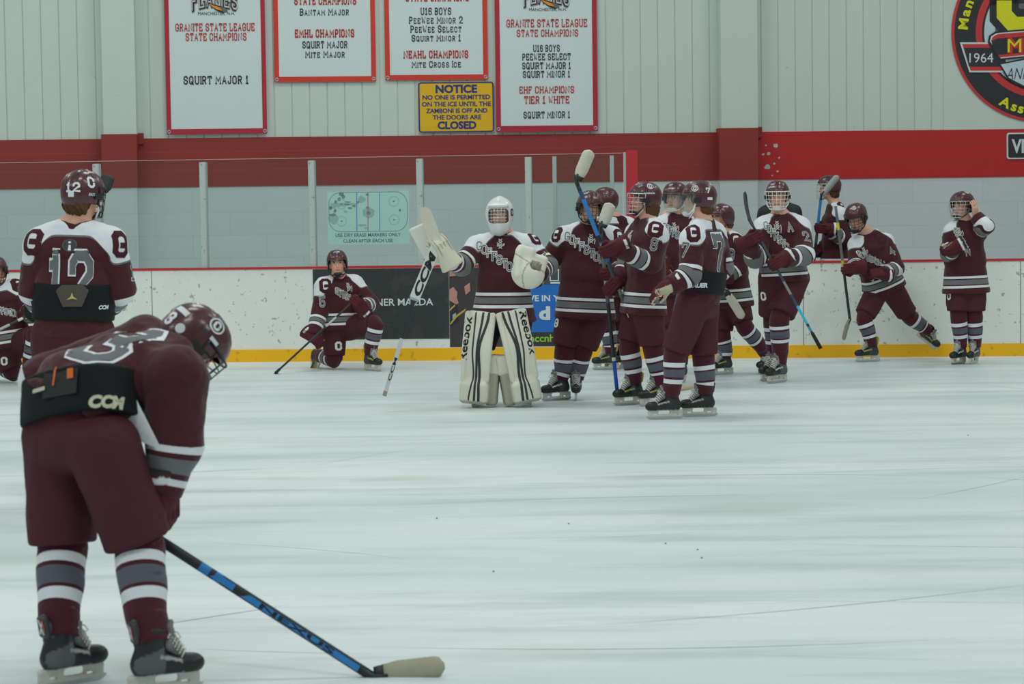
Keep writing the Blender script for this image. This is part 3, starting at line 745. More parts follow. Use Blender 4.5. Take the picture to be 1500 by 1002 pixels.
def arc_word(txt, a0, da, rr, hgt, inward):
    a = math.radians(a0)
    for ch in txt:
        V2, F2 = sans_text(ch, 0.035); xm = (min(v[0] for v in V2) + max(v[0] for v in V2)) / 2; wdt = max(v[0] for v in V2) - min(v[0] for v in V2)
        a += (-1 if inward > 0 else 1) * (wdt * 0.5 * hgt / 0.72 * 1.12 + 1.5) / rr
        Q = []
        for (x, y) in V2:
            x = (x - xm) * hgt / 0.72 * es * 1.15; y = y * hgt / 0.72 * es
            if inward > 0: ux, uz_ = math.sin(a), -math.cos(a); r_ = rr * es + y; p = (eu + r_ * math.cos(a) + x * math.sin(a), ez + r_ * math.sin(a) - x * math.cos(a))
            else: r_ = rr * es - y; p = (eu + r_ * math.cos(a) - x * math.sin(a), ez + r_ * math.sin(a) + x * math.cos(a))
            Q.append(WALL.P(p[0], p[1], 0.026))
        wlink('lettering', Q, orient(V2, F2), M_EYEL, t, smooth=False)
        a += (-1 if inward > 0 else 1) * (wdt * 0.5 * hgt / 0.72 * 1.12 + 1.5) / rr
arc_word('Manchester', 178.5, 0, 108, 14, 1)
arc_word('Association', 238.5, 0, 121, 14, -1)
# black sign at the right edge
t = thing('visitors_sign', 'small black sign with white lettering on the red band at the right edge', 'sign', WALL.P(*WALL.uz(1500, 232, 0.02), 0.02))
plate('plate_edge', WALL, rrect(WALL, 1475, 1575, 194, 232.5, 0.03, 0.03), 0.013, 0.03, M_EWHT, t)
plate('plate', WALL, rrect(WALL, 1477, 1573, 196, 230.5, 0.032, 0.025), 0.02, 0.032, M_EBLK, t)
WALL.text('lettering', 'VISITORS', 1482, 1568, 223, 203, M_EWHT, t, out=0.0335, style='sans', bold=0.03)

# ------------------------------------------------------------------ advertisements on the boards
M_ADBLK = grime('ad_black', srgb(50, 54, 54), srgb(66, 68, 68), 0.55, 4, rough=0.5)
M_ADW = mat('ad_white', srgb(222, 228, 228), 0.5); M_ADBLUE = mat('ad_blue', srgb(30, 110, 200), 0.5); M_ADLIME = mat('ad_lime', srgb(150, 205, 40), 0.5)
M_ADGREY = mat('ad_dark_grey', srgb(70, 74, 76), 0.5)
def ad(name, label, x0, x1, y0, y1, mt):
    u0, u1 = Ub(x0), Ub(x1); z0 = BOARD.uz((x0 + x1) / 2, y1)[1]; z1 = min(BOARD.uz((x0 + x1) / 2, y0)[1], BH - 0.032)
    t = thing(name, label, 'advertisement', BOARD.P((u0 + u1) / 2, z0, 0.002))
    mb = MB(); BOARD.slab(mb, u0, u1, z0, z1, 0.0005, 0.004); mb.build('panel', mt, t, False)
    return t
t = ad('board_advertisement', 'black car dealer advertisement on the boards behind the kneeling player', 459, 658, 380, 497, M_ADBLK)
BOARD.text('lettering', 'WINNER MAZDA', 519, 634.5, 447.5, 437, M_ADW, t, out=0.0055, style='sans', bold=0.012)
t = ad('board_advertisement', 'photo advertisement of people in dark clothing on the boards behind the goalie', 658.5, 771, 380, 508, mat('ad_photo_dark', srgb(64, 56, 60), 0.5, var=0.3, vscale=8))
def bpoly(name, pts, mt, parent, out=0.0055):
    Q = [BOARD.uz(px, py, out) for px, py in pts]
    a = sum(Q[i][0] * Q[(i + 1) % len(Q)][1] - Q[(i + 1) % len(Q)][0] * Q[i][1] for i in range(len(Q)))
    if a < 0: Q = Q[::-1]
    return wlink(name, [BOARD.P(u, z, out) for u, z in Q], [tuple(range(len(Q)))], mt, parent, smooth=False)
M_ADSK = mat('ad_photo_skin', srgb(196, 140, 126), 0.5, var=0.2, vscale=12); M_ADGOLD = mat('ad_photo_gold', srgb(196, 166, 70), 0.5)
bpoly('photo_patch', ((658.5, 396), (690, 396), (688, 401), (658.5, 405)), M_ADSK, t)
bpoly('photo_patch', ((658.5, 424), (664, 420), (670, 428), (669, 436), (672, 444), (668, 446), (658.5, 440)), M_ADSK, t)
bpoly('photo_patch', ((680, 420), (688, 414), (689, 426), (682, 432)), M_ADSK, t, 0.006)
bpoly('photo_patch', ((662, 445), (670, 448), (672, 470), (659, 480)), mat('ad_photo_jacket', srgb(38, 38, 44), 0.5), t)
bpoly('photo_stripe', ((658.5, 453), (666, 446), (667, 448), (658.5, 456)), M_ADGOLD, t, 0.0065); bpoly('photo_stripe', ((659, 474), (668, 462), (682, 452), (682, 455), (669, 465), (660, 476)), M_ADGOLD, t, 0.0065)
bpoly('photo_patch', ((663, 461), (668, 458), (668, 465), (663, 468)), mat('ad_photo_teal', srgb(150, 180, 176), 0.5), t, 0.0062)
t = ad('board_advertisement', 'bright blue college advertisement on the boards beside the goalie', 771.5, 872, 380, 507, M_ADBLUE)
u0, u1 = Ub(771.5), Ub(872)
mb = MB(); BOARD.slab(mb, u0, u1, BOARD.uz(820, 507)[1], BOARD.uz(820, 486.5)[1], 0.002, 0.005); mb.build('footer_band', M_ADBLK, t, False)
mb = MB(); BOARD.slab(mb, u0, u1, BOARD.uz(820, 416.5)[1], BH - 0.032, 0.002, 0.005); mb.build('header_band', M_ADGREY, t, False)
BOARD.text('lettering', 'VE IN', 774.5, 806, 441, 432, M_ADW, t, out=0.0055, style='sans', bold=0.03)
BOARD.text('lettering', 'Y', 810, 820, 441, 432, M_ADW, t, out=0.0055, style='sans', bold=0.03)
BOARD.text('lettering', 'd', 789.5, 806, 467.5, 448.5, M_ADW, t, out=0.0055, style='sans', bold=0.05)
BOARD.text('lettering', 'nccnh', 776, 812, 500.5, 489.5, M_ADLIME, t, out=0.0065, style='sans', bold=0.02)
ring('house_mark', BOARD, [BOARD.uz(*p, 0.006) for p in ((806, 411), (806, 404), (811, 401), (811, 398), (818, 395), (818, 411))], 0.012, 0.0062, M_ADW, t)
bpoly('title_bar', ((806, 413), (826, 413), (826, 415.5), (806, 415.5)), M_ADW, t, 0.0062)

# ------------------------------------------------------------------ rink diagram stuck on the glass
M_DRY = mat('dry_erase_teal', srgb(170, 212, 203), 0.35, var=0.04); M_DLINE = mat('diagram_line', srgb(120, 146, 146), 0.5); M_DBLUE = mat('diagram_blue', srgb(90, 140, 190), 0.5)
M_DRED = mat('diagram_red', srgb(170, 120, 110), 0.5); M_SMUDGE = mat('marker_smudge', srgb(112, 138, 130), 0.6, var=0.2, vscale=30); M_SMUDGE2 = mat('marker_smudge_faint', srgb(144, 180, 172), 0.6, var=0.1, vscale=30)
GP = Plane(gl + BOARD.N * -0.053, gr + BOARD.N * -0.053)
t = thing('rink_diagram_board', 'pale teal dry-erase rink diagram stuck on the glass above the kneeling player', 'board', GP.P(*GP.uz(540, 358), 0.002))
plate('sheet', GP, rrect(GP, 480.5, 600, 280, 358, 0.0, 0.02), 0.0005, 0.004, M_DRY, t)
rk = rrect(GP, 482.5, 597, 281.5, 339, 0.0, 0.13, 8)
ring('rink_outline', GP, rk, 0.007, 0.0048, M_DLINE, t)
for px, mt_ in ((522.5, M_DBLUE), (539.0, M_DRED), (556, M_DBLUE)): ring('rink_line', GP, [GP.uz(px, 282), GP.uz(px + 0.3, 338.5)], 0.009, 0.005, mt_, t, close=False)
for px, py in ((500, 299), (500.5, 324), (577, 295), (577.5, 322), (539, 311)):
    u, z = GP.uz(px, py); ring('faceoff_circle', GP, [(u + 0.055 * math.cos(k * math.pi / 10), z + 0.055 * math.sin(k * math.pi / 10)) for k in range(20)], 0.006, 0.0049, M_SMUDGE2, t)
    bpoly_ = [(u + 0.012 * math.cos(k * math.pi / 4), z + 0.008 * math.sin(k * math.pi / 4)) for k in range(8)]
    wlink('faceoff_dot', [GP.P(a, b_, 0.005) for a, b_ in bpoly_], [tuple(range(8))], M_SMUDGE, t, smooth=False)
rs = random.Random(11); mb = MB(); mf = MB()
for (px, py, rx, ry) in ((500, 284, 4, 3), (503, 288, 3, 3), (497, 292, 3, 3), (492, 296, 3, 3), (506, 299, 2, 1.5), (488, 303.5, 6, 2.4), (484, 305, 3, 3), (495, 302, 2, 2), (487, 315, 5, 2), (491, 309, 2.2, 3), (506, 310, 3, 2), (513, 305, 4, 1.5), (519, 302, 3, 1.8), (524, 296, 2.4, 1.6), (539, 304.5, 3, 2), (540, 312, 3, 3), (538, 285, 2.6, 1.8), (536, 334, 3, 1.5), (586, 308, 2, 2.4), (509, 296, 5, 1)):
    u, z = GP.uz(px, py); k_ = 1 / 131
    (mb if rs.random() < 0.8 else mf).add([GP.P(u + rx * k_ * (0.7 + 0.5 * rs.random()) * math.cos(a), z + ry * k_ * (0.7 + 0.5 * rs.random()) * math.sin(a), 0.0045) for a in [i * math.pi / 5 for i in range(10)]], [tuple(range(10))])
for (px, py, rx, ry) in ((497, 300, 14, 3), (515, 299, 12, 2), (540, 312, 9, 7), (530, 292, 6, 5), (490, 320, 8, 8), (530, 330, 7, 2)):
    u, z = GP.uz(px, py); k_ = 1 / 131
    mf.add([GP.P(u + rx * k_ * (0.7 + 0.5 * rs.random()) * math.cos(a), z + ry * k_ * (0.7 + 0.5 * rs.random()) * math.sin(a), 0.0042) for a in [i * math.pi / 6 for i in range(12)]], [tuple(range(12))])
mb.build('marker_smudge', M_SMUDGE, t, False)['kind'] = 'stuff'; mf.build('faint_smudge', M_SMUDGE2, t, False)['kind'] = 'stuff'
GP.text('lettering', 'USE DRY ERASE MARKERS ONLY', 491.5, 587, 346.5, 341.3, M_SMUDGE if False else mat('diagram_ink', srgb(66, 92, 92), 0.5), t, out=0.005, style='sans', bold=0.01)
GP.text('lettering', 'CLEAN AFTER EACH USE', 503, 575.5, 355, 349.8, MATS['diagram_ink'], t, out=0.005, style='sans', bold=0.01)
# ------------------------------------------------------------------ kit shared by the players (each built once in its own frame)
def lerp(a, b, t): return a + (b - a) * t
def sstep(x, a, b):
    t = np.clip((x - a) / (b - a), 0, 1); return t * t * (3 - 2 * t)
def colour_rows(n, c): return np.tile(np.array(c[:3]), (n, 1))

def make_helmet(base):
    """frame: x to the wearer's right, y forward, z up, origin at the middle of the head"""
    NA, NR = 72, 30
    def rim(phi):
        a = abs(math.degrees(phi)); a = min(a, 360 - a)
        k = 0 if a < 48 else (1 if a > 78 else (a - 48) / 30); k = k * k * (3 - 2 * k)
        return lerp(0.040, -0.052, k) - (0.022 * max(0, (a - 110) / 70) if a > 110 else 0)
    def surf(phi, th, off=0.0):
        s = math.sin(th); x = math.sin(phi) * s; y = math.cos(phi) * s; z = math.cos(th)
        ax, ay, az = 0.112, (0.140 if y > 0 else 0.136), 0.132
        r = 1.0
        f = (abs(x) ** 2.3 + abs(y) ** 2.3 + abs(z) ** 2.2) ** (-1 / 2.25)
        p = Vector((x * ax, y * ay, z * az)) * f
        n = Vector((x / ax, y / ay, z / az)).normalized()
        b = 0.0
        if y < -0.12: b -= 0.004                      # rear shell slips under the front shell
        if abs(x) < 0.20 and z > 0.1: b += 0.0035      # centre ridge
        if 0.42 < abs(x) < 0.70 and z > 0.25: b += 0.003
        return p + n * (b + off) + Vector((0, -0.012, 0.020))
    V = []; C = []; F = []
    for side in (0.0, -0.009):
        for j in range(NR + 1):
            for i in range(NA):
                phi = 2 * math.pi * i / NA - math.pi; zr = rim(phi)
                thm = math.acos(max(-1, min(1, (zr - 0.020) / 0.135)))
                th = thm * (j / NR) ** 0.9
                p = surf(phi, th, side); V.append(p)
                a = abs(math.degrees(phi)); c = Vector(base[:3])
                x, z = p.x, p.z
                # vent slots and the dark joint between the two shells
                if side == 0:
                    if 0.032 < abs(x) < 0.046 and (0.045 < p.y < 0.085 or -0.1 < p.y < -0.06) and z > 0.08: c = Vector(BLACK[:3])
                    if 0.078 < abs(x) and 0.055 < z < 0.068 and (-0.05 < p.y < -0.015 or 0.03 < p.y < 0.06): c = Vector(BLACK[:3])
                else: c = Vector(BLACK[:3])
                C.append(c)
    st = (NR + 1) * NA
    for j in range(NR):
        for i in range(NA):
            a, b_, c, d = j * NA + i, j * NA + (i + 1) % NA, (j + 1) * NA + (i + 1) % NA, (j + 1) * NA + i
            F.append((a, b_, c, d)); F.append((a + st, d + st, c + st, b_ + st))
    for i in range(NA):
        a, b_ = NR * NA + i, NR * NA + (i + 1) % NA; F.append((a, b_, b_ + st, a + st)[::-1])
    return mesh_of('helmet', V, F, M_HELM, True, cols=C)
HELMET = make_helmet(HELM)

def cage_surf(phi, z, grow=0.0):
    k = max(0, (0.055 - z) / 0.175); k = k * k
    return Vector(((0.118 + grow) * math.sin(phi) * (1 - 0.34 * k), (0.150 + grow) * math.cos(phi) * (1 - 0.10 * k) - 0.005 + 0.012 * k, z))
def make_cage(material, name, wr=0.0026):
    mb = MB()
    for z, a in ((0.050, 84), (0.014, 84), (-0.022, 82), (-0.056, 78), (-0.088, 70), (-0.118, 55)):
        mb.tube([cage_surf(math.radians(t), z) for t in np.linspace(-a, a, 17)], wr * (1.7 if z > 0.04 or z < -0.1 else 1), 5)
    for a in (-84, -62, -41, -20, 0, 20, 41, 62, 84):
        zb = -0.118 if abs(a) < 60 else (-0.098 if abs(a) < 80 else -0.06)
        mb.tube([cage_surf(math.radians(a), z) for z in np.linspace(0.05, zb, 8)], wr * (1.6 if abs(a) > 80 else 1), 5)
    return mesh_of(name, mb.V, mb.F, material)
CAGES = {k: make_cage(m_, 'cage') for k, m_ in (('chrome', M_WIRE), ('black', M_BLACKWIRE), ('white', M_WHITEWIRE))}
M_SHIELD = bpy.data.materials.new('clear_shield'); M_SHIELD.use_nodes = True
nt = M_SHIELD.node_tree; nt.nodes.remove(nt.nodes['Principled BSDF'])
tr = nt.nodes.new('ShaderNodeBsdfTransparent'); tr.inputs[0].default_value = (0.9, 0.93, 0.93, 1)
gs = nt.nodes.new('ShaderNodeBsdfGlossy'); gs.inputs['Roughness'].default_value = 0.08
mx = nt.nodes.new('ShaderNodeMixShader'); mx.inputs[0].default_value = 0.09
nt.links.new(tr.outputs[0], mx.inputs[1]); nt.links.new(gs.outputs[0], mx.inputs[2]); nt.links.new(mx.outputs[0], nt.nodes['Material Output'].inputs[0])
def make_shield(z0, z1, name):
    V = []; F = []; n = 24; m_ = 8
    for g in (0.0, 0.0025):
        for j in range(m_ + 1):
            for i in range(n + 1): V.append(cage_surf(math.radians(-82 + 164 * i / n), z1 + (z0 - z1) * j / m_, g))
    N1 = (n + 1) * (m_ + 1)
    for j in range(m_):
        for i in range(n):
            p = j * (n + 1) + i; F.append((p + N1, p + 1 + N1, p + n + 2 + N1, p + n + 1 + N1)); F.append((p, p + n + 1, p + n + 2, p + 1))
    return mesh_of(name, V, F, M_SHIELD)
SHIELD = make_shield(-0.045, 0.05, 'visor'); FULLSHIELD = make_shield(-0.112, 0.05, 'face_shield')
def make_chincup(material, name):
    V, F, N = nets(lambda P: smax(ell(P, (0, 0.085, -0.108), (0.046, 0.040, 0.026)), -ell(P, (0, 0.070, -0.085), (0.048, 0.042, 0.030)), 0.006), (-0.06, 0.03, -0.15), (0.06, 0.14, -0.07), 0.005)
    mb = MB(); mb.add(V, F)
    for s in (-1, 1): mb.tube([(s * 0.104, 0.015, -0.03), (s * 0.098, 0.03, -0.075), (s * 0.07, 0.065, -0.112), (s * 0.035, 0.10, -0.118)], 0.006, 6)
    return mesh_of(name, mb.V, mb.F, material)
CHIN = {'white': make_chincup(M_WHITEWIRE, 'chin_strap'), 'black': make_chincup(M_BLACKWIRE, 'chin_strap')}
mb = MB()
for s in (-1, 1): mb.tube([(s * 0.103, 0.018, -0.03), (s * 0.094, 0.028, -0.085), (s * 0.045, 0.058, -0.135), (0, 0.068, -0.142)], 0.006, 6)
STRAP = {'white': mesh_of('chin_strap', mb.V, mb.F, M_WHITEWIRE), 'black': mesh_of('chin_strap', mb.V, mb.F, M_BLACKWIRE)}
# loops that hold the cage, at the temples
mb = MB()
for s in (-1, 1): mb.box((s * 0.117 - 0.006, -0.03, -0.022), (0.012, 0, 0), (0, 0.06, 0), (0, 0, 0.035))
CLIP = mesh_of('cage_clip', mb.V, mb.F, M_BLACKWIRE, False)
def make_hair():
    """hair below the helmet at the nape and the temples"""
    def f(P):
        d = smin(ell(P, (0, -0.06, -0.055), (0.084, 0.062, 0.07)), ell(P, (0, -0.03, 0.02), (0.088, 0.105, 0.09)), 0.02)
        w_ = 0.006 * np.sin(P[:, 0] * 150) * np.sin(P[:, 1] * 90 + 2) + 0.004 * np.sin(P[:, 0] * 320 + P[:, 2] * 60)
        d = smax(d + w_, plane(P, (0, 0.02, 0), (0, 1, -0.25)), 0.01)
        return d
    V, F, N = nets(f, (-0.12, -0.16, -0.16), (0.12, 0.10, 0.13), 0.008)
    return mesh_of('hair', V, F, M_HAIR)
HAIR = make_hair()
def make_hairlong():
    def f(P):
        d = smin(ell(P, (0, -0.055, -0.07), (0.098, 0.075, 0.095)), ell(P, (0, -0.03, 0.02), (0.088, 0.105, 0.09)), 0.02)
        w_ = 0.007 * np.sin(P[:, 0] * 130 + P[:, 2] * 40) * np.sin(P[:, 1] * 90 + 2) + 0.004 * np.sin(P[:, 0] * 320 + P[:, 2] * 60)
        return smax(d + w_, plane(P, (0, 0.025, 0), (0, 1, -0.25)), 0.01)
    V, F, N = nets(f, (-0.13, -0.17, -0.2), (0.13, 0.10, 0.13), 0.008)
    return mesh_of('hair', V, F, M_HAIR)
HAIRLONG = make_hairlong()
def make_hairfull():
    def f(P):
        d = ell(P, (0, -0.022, 0.030), (0.087, 0.104, 0.108)); d = smin(d, ell(P, (0, -0.055, -0.045), (0.082, 0.062, 0.06)), 0.02)
        w_ = 0.004 * np.sin(P[:, 0] * 150) * np.sin(P[:, 1] * 90 + 2)
        return smax(d + w_, plane(P, (0, 0.030, 0.03), (0, 1, -0.75)) * 0.8, 0.01)
    V, F, N = nets(f, (-0.12, -0.16, -0.16), (0.12, 0.13, 0.16), 0.008)
    return mesh_of('hair', V, F, M_HAIR)
HAIRFULL = make_hairfull()

def make_mask():
    """goalie mask: white shell with a face opening"""
    def f(P):
        d = smin(ell(P, (0, -0.005, 0.02), (0.122, 0.150, 0.140)), ell(P, (0, 0.055, -0.085), (0.082, 0.098, 0.088)), 0.05)
        d = smin(d, cone(P, (0, 0.08, 0.115), (0, -0.04, 0.138), 0.026, 0.026), 0.03)
        d = smin(d, rbox(P, (0, 0.12, 0.083), (0.085, 0.03, 0.012), 0.008), 0.02)
        inner = smin(ell(P, (0, -0.005, 0.015), (0.110, 0.138, 0.128)), ell(P, (0, 0.05, -0.08), (0.07, 0.085, 0.076)), 0.05)
        d = smax(d, -inner, 0.004)
        hole = rbox(P, (0, 0.16, -0.002), (0.084, 0.12, 0.060), 0.03)
        d = smax(d, -hole, 0.008)
        return smax(d, -rbox(P, (0, -0.1, -0.15), (0.09, 0.12, 0.09), 0.03), 0.01)
    V, F, N = nets(f, (-0.15, -0.18, -0.2), (0.15, 0.2, 0.2), 0.007)
    return mesh_of('goalie_mask', V, F, mat('mask_white_paint', srgb(222, 224, 224), 0.35, coat=0.2, var=0.03))
MASK = make_mask()
mb = MB()
ms_ = lambda x, z: Vector((x, 0.158 - 3.2 * x * x - 0.5 * max(0, -z) ** 1.2 * 0 - 2.2 * (z - 0.0) ** 2, z))
for z in (0.040, 0.012, -0.016, -0.042): mb.tube([ms_(x, z) for x in np.linspace(-0.074, 0.074, 11)], 0.0027, 5)
for x in (-0.056, -0.03, 0.0, 0.03, 0.056): mb.tube([ms_(x, z) for z in np.linspace(0.062, -0.066, 7)], 0.0027, 5)
MASKCAGE = mesh_of('cage', mb.V, mb.F, M_WIRE)

# ---- skates: x forward, y to the left, z up, origin on the ice under the ankle
def boot_f(P):
    Q = P.copy(); Q[:, 1] *= 1.12
    d = cone(Q, (-0.012, 0, 0.218), (-0.022, 0, 0.160), 0.054, 0.052)
    d = smin(d, cone(Q, (-0.048, 0, 0.112), (-0.03, 0, 0.15), 0.050, 0.050), 0.03)
    d = smin(d, cone(Q, (-0.04, 0, 0.108), (0.105, 0, 0.098), 0.046, 0.041), 0.03)
    d = smin(d, ell(Q, (0.132, 0, 0.100), (0.052, 0.047, 0.038)), 0.012)
    d = smin(d, cone(Q, (-0.068, 0, 0.20), (-0.084, 0, 0.270), 0.022, 0.013), 0.02)
    d = smax(d, -(P[:, 2] - 0.070), 0.004)
    return smax(d, -cone(Q, (-0.002, 0, 0.30), (-0.008, 0, 0.225), 0.042, 0.040), 0.008)
_BV, _BF, _BN = nets(boot_f, (-0.13, -0.07, 0.05), (0.2, 0.07, 0.35), 0.0075)
def make_boot(guard=BLACK, panel=srgb(62, 64, 67), line=srgb(200, 200, 196)):
    C = colour_rows(len(_BV), srgb(34, 35, 38)); x, y, z = _BV.T
    side = np.abs(y) > 0.022
    C[side & (z < 0.135 + 0.35 * (x + 0.10)) & (x < 0.02) & (z < 0.20) & (z > 0.082)] = panel[:3]
    C[(z < 0.0755)] = line[:3]
    C[(x > 0.098)] = srgb(30, 30, 32)[:3]
    C[side & (np.abs(z - 0.118 - 0.25 * (0.09 - x)) < 0.006) & (x > 0.0) & (x < 0.09)] = line[:3]
    C[(x < -0.060) & (z > 0.195)] = guard[:3]
    return mesh_of('boot', _BV, _BF, M_BOOT, True, cols=C)
V, F, N = nets(lambda P: rbox(P, (-0.086, 0, 0.232), (0.011, 0.031, 0.042), 0.011, np.array(Matrix.Rotation(math.radians(-9), 3, 'Y'))), (-0.13, -0.06, 0.15), (-0.04, 0.06, 0.31), 0.006)
GUARDS = {k_: mesh_of('tendon_guard', V, F, mat('guard_' + k_, c_, 0.5)) for k_, c_ in (('black', srgb(48, 50, 52)), ('yellow', srgb(186, 170, 20)), ('red', srgb(58, 58, 60)), ('blue', srgb(52, 58, 64)), ('grey', srgb(84, 86, 86)))}
BOOTS = {'black': make_boot(srgb(52, 54, 56)), 'yellow': make_boot(srgb(186, 170, 20), srgb(58, 60, 60), srgb(170, 164, 60)), 'red': make_boot(srgb(70, 70, 72), srgb(92, 94, 96), srgb(170, 170, 166)), 'blue': make_boot(srgb(60, 66, 72), srgb(40, 42, 46), srgb(170, 168, 160)), 'grey': make_boot(srgb(90, 92, 92), srgb(84, 86, 86), srgb(200, 200, 196))}
def holder_f(P):
    x, y, z = P.T; q = np.stack([x, z], 1)
    def b2(cx, cz, hx, hz, r):
        a = np.abs(q - np.array([cx, cz])) - (np.array([hx, hz]) - r)
        return np.linalg.norm(np.maximum(a, 0), axis=1) + np.minimum(a.max(axis=1), 0) - r
    d = b2(0.025, 0.045, 0.138, 0.028, 0.012)
    d = smax(d, -b2(0.035, 0.052, 0.046, 0.015, 0.013), 0.004)
    d = smax(d, -b2(0.105, 0.036, 0.016, 0.005, 0.004), 0.002); d = smax(d, -b2(-0.055, 0.036, 0.016, 0.005, 0.004), 0.002)
    return smax(d, np.abs(y) - (0.010 + 0.22 * np.maximum(0, z - 0.05)), 0.003)
V, F, N = nets(holder_f, (-0.13, -0.03, 0.01), (0.18, 0.03, 0.08), 0.005)
HOLDER = mesh_of('blade_holder', V, F, M_HOLDER)
mb = MB(); top = []; bot = []
for t in np.linspace(-0.122, 0.178, 19):
    top.append((t, 0.024)); e = max(0, (abs(t - 0.028) - 0.115) / 0.035); bot.append((t, 0.0 + 0.018 * min(1, e) ** 2))
for s, i0 in ((-0.002, 0), (0.002, 1)): pass
V = [(x, s, z) for s in (-0.002, 0.002) for row in (bot, top) for x, z in row]; F = []
for i in range(18):
    F += [(i, i + 1, 19 + i + 1, 19 + i), (38 + i, 57 + i, 57 + i + 1, 38 + i + 1), (i, 38 + i, 38 + i + 1, i + 1), (19 + i, 19 + i + 1, 57 + i + 1, 57 + i)]
F += [(0, 19, 57, 38), (18, 56, 75, 37)]
RUNNER = mesh_of('runner', V, F, M_STEEL, False)
V, F, N = nets(lambda P: smin(smin(rbox(P, (0.045, 0, 0.205), (0.010, 0.038, 0.040), 0.01, np.array(Matrix.Rotation(math.radians(12), 3, 'Y'))), cone(P, (0.04, 0, 0.235), (0.056, 0, 0.258), 0.012, 0.012), 0.02), cone(P, (0.035, 0, 0.19), (0.085, 0, 0.142), 0.022, 0.02), 0.03), (-0.02, -0.06, 0.11), (0.11, 0.06, 0.34), 0.007)
TONGUE = mesh_of('tongue', V, F, mat('grey_felt', srgb(122, 124, 124), 0.85, var=0.1))
mb = MB()
for i in range(7):
    t = i / 6; x = lerp(0.105, 0.050, t); z = lerp(0.143, 0.222, t ** 0.9); w_ = lerp(0.024, 0.036, t)
    mb.tube([(x - 0.018, -w_ - 0.004, z - 0.014), (x + 0.006, 0, z + 0.012), (x - 0.012, w_ + 0.004, z - 0.004)], 0.0038, 5)
    mb.tube([(x - 0.012, -w_ - 0.004, z - 0.004), (x + 0.008, 0, z + 0.010), (x - 0.018, w_ + 0.004, z - 0.014)], 0.0038, 5)
for s in (-1, 1): mb.tube([(0.062, 0, 0.222), (0.076, s * 0.02, 0.222), (0.082, s * 0.034, 0.205), (0.076, s * 0.024, 0.196), (0.064, 0, 0.216)], 0.003, 5)
LACES = mesh_of('laces', mb.V, mb.F, M_LACE)

# ---- gloves: x along the hand, y towards the thumb side, z out of the back of the hand, origin at the wrist
def glove_f(grip, mir=1):
    ys = (-0.040, -0.0135, 0.0135, 0.040)
    def f(P):
        d = smax(cone(P * A3((1, 0.92, 1.1)), (-0.10, 0, 0), (0.01, 0, 0), 0.078, 0.056), -(P[:, 0] + 0.11), 0.01)
        d = smin(d, rbox(P, (0.045, 0, 0.004), (0.062, 0.056, 0.032), 0.024), 0.02)
        for i, y in enumerate(ys):                       # padded rolls over the back of the hand, then the fingers
            L = (0.90, 1.0, 1.04, 0.96)[i]
            d = smin(d, cone(P, (0.0, y, 0.030), (0.075, y, 0.030), 0.014, 0.015), 0.004)
            if grip: ch = [(0.092, y, 0.016), (0.130 * L, y, -0.008), (0.128 * L, y, -0.052), (0.088, y * 0.95, -0.068)]
            else: ch = [(0.095, y, 0.012), (0.140 * L, y * 1.1, 0.002), (0.172 * L, y * 1.12, -0.026), (0.180 * L, y * 1.1, -0.056)]
            for a, b_ in zip(ch[:-1], ch[1:]): d = smin(d, cone(P, a, b_, 0.0165, 0.0155), 0.004)
        th = [(0.018, 0.048, -0.014), (0.062, 0.070, -0.030), (0.098, 0.052, -0.060)] if grip else [(0.018, 0.048, -0.014), (0.060, 0.078, -0.028), (0.100, 0.088, -0.042)]
        for a, b_ in zip(th[:-1], th[1:]): d = smin(d, cone(P, a, b_, 0.021, 0.017), 0.006)
        for x in (-0.015, -0.055): d = smax(d, -(np.abs(P[:, 0] - x) - 0.0025) if False else d, 0.001)
        return d
    return f
def make_glove(grip, cuff, body, mir, trim):
    f = glove_f(grip); V, F, N = nets(f, (-0.12, -0.1, -0.1), (0.21, 0.12, 0.07), 0.0075)
    C = colour_rows(len(V), body); x, y, z = V.T
    palm = (N[:, 2] < -0.35) & (x > 0.0) & (z < -0.005) & ((x < 0.115) | (not grip))
    C[palm] = TAN[:3]
    if grip: C[(x < 0.108) & (x > 0.05) & (z < -0.045)] = TAN[:3]
    C[x < -0.045] = np.array(cuff[:3])
    C[(x < -0.098)] = srgb(40, 40, 42)[:3]
    if trim == 'band': C[(np.abs(x + 0.072) < 0.014) & (N[:, 2] > -0.3)] = WHITE[:3]
    if trim == 'word':
        # blocks of a white brand word across the cuff
        C[(np.abs(x + 0.070) < 0.012) & (z > 0.0) & (np.mod(y * 70 + 0.3, 1.0) > 0.38) & (np.abs(y) < 0.045)] = WHITE[:3]
    if mir < 0: V = V * A3((1, -1, 1)); F = F[:, ::-1]
    return mesh_of('glove', V, F, M_GLOVE, True, cols=C)
GM = srgb(82, 26, 35)
GLOVES = {}
def glove_mesh(grip, hand, trim):
    k = (grip, hand, trim)
    if k not in GLOVES: GLOVES[k] = make_glove(grip, GM, GM, 1 if hand == 'R' else -1, trim)
    return GLOVES[k]
# ------------------------------------------------------------------ people
def fwd_of(yaw): a = math.radians(yaw); return Vector((math.sin(a), -math.cos(a), 0))   # 0 = towards the camera, 90 = to the right
def frame(f, up):
    """matrix with columns right, forward, up"""
    f = f.normalized(); r = f.cross(up).normalized(); u = r.cross(f).normalized()
    return Matrix((r, f, u)).transposed()
def head_frame(yaw, pitch=0, roll=0):
    f = fwd_of(yaw); f = (f * math.cos(math.radians(pitch)) + Vector((0, 0, math.sin(math.radians(pitch))))).normalized()
    m_ = frame(f, Vector((0, 0, 1)))
    return m_ @ Matrix.Rotation(math.radians(roll), 3, 'Y')

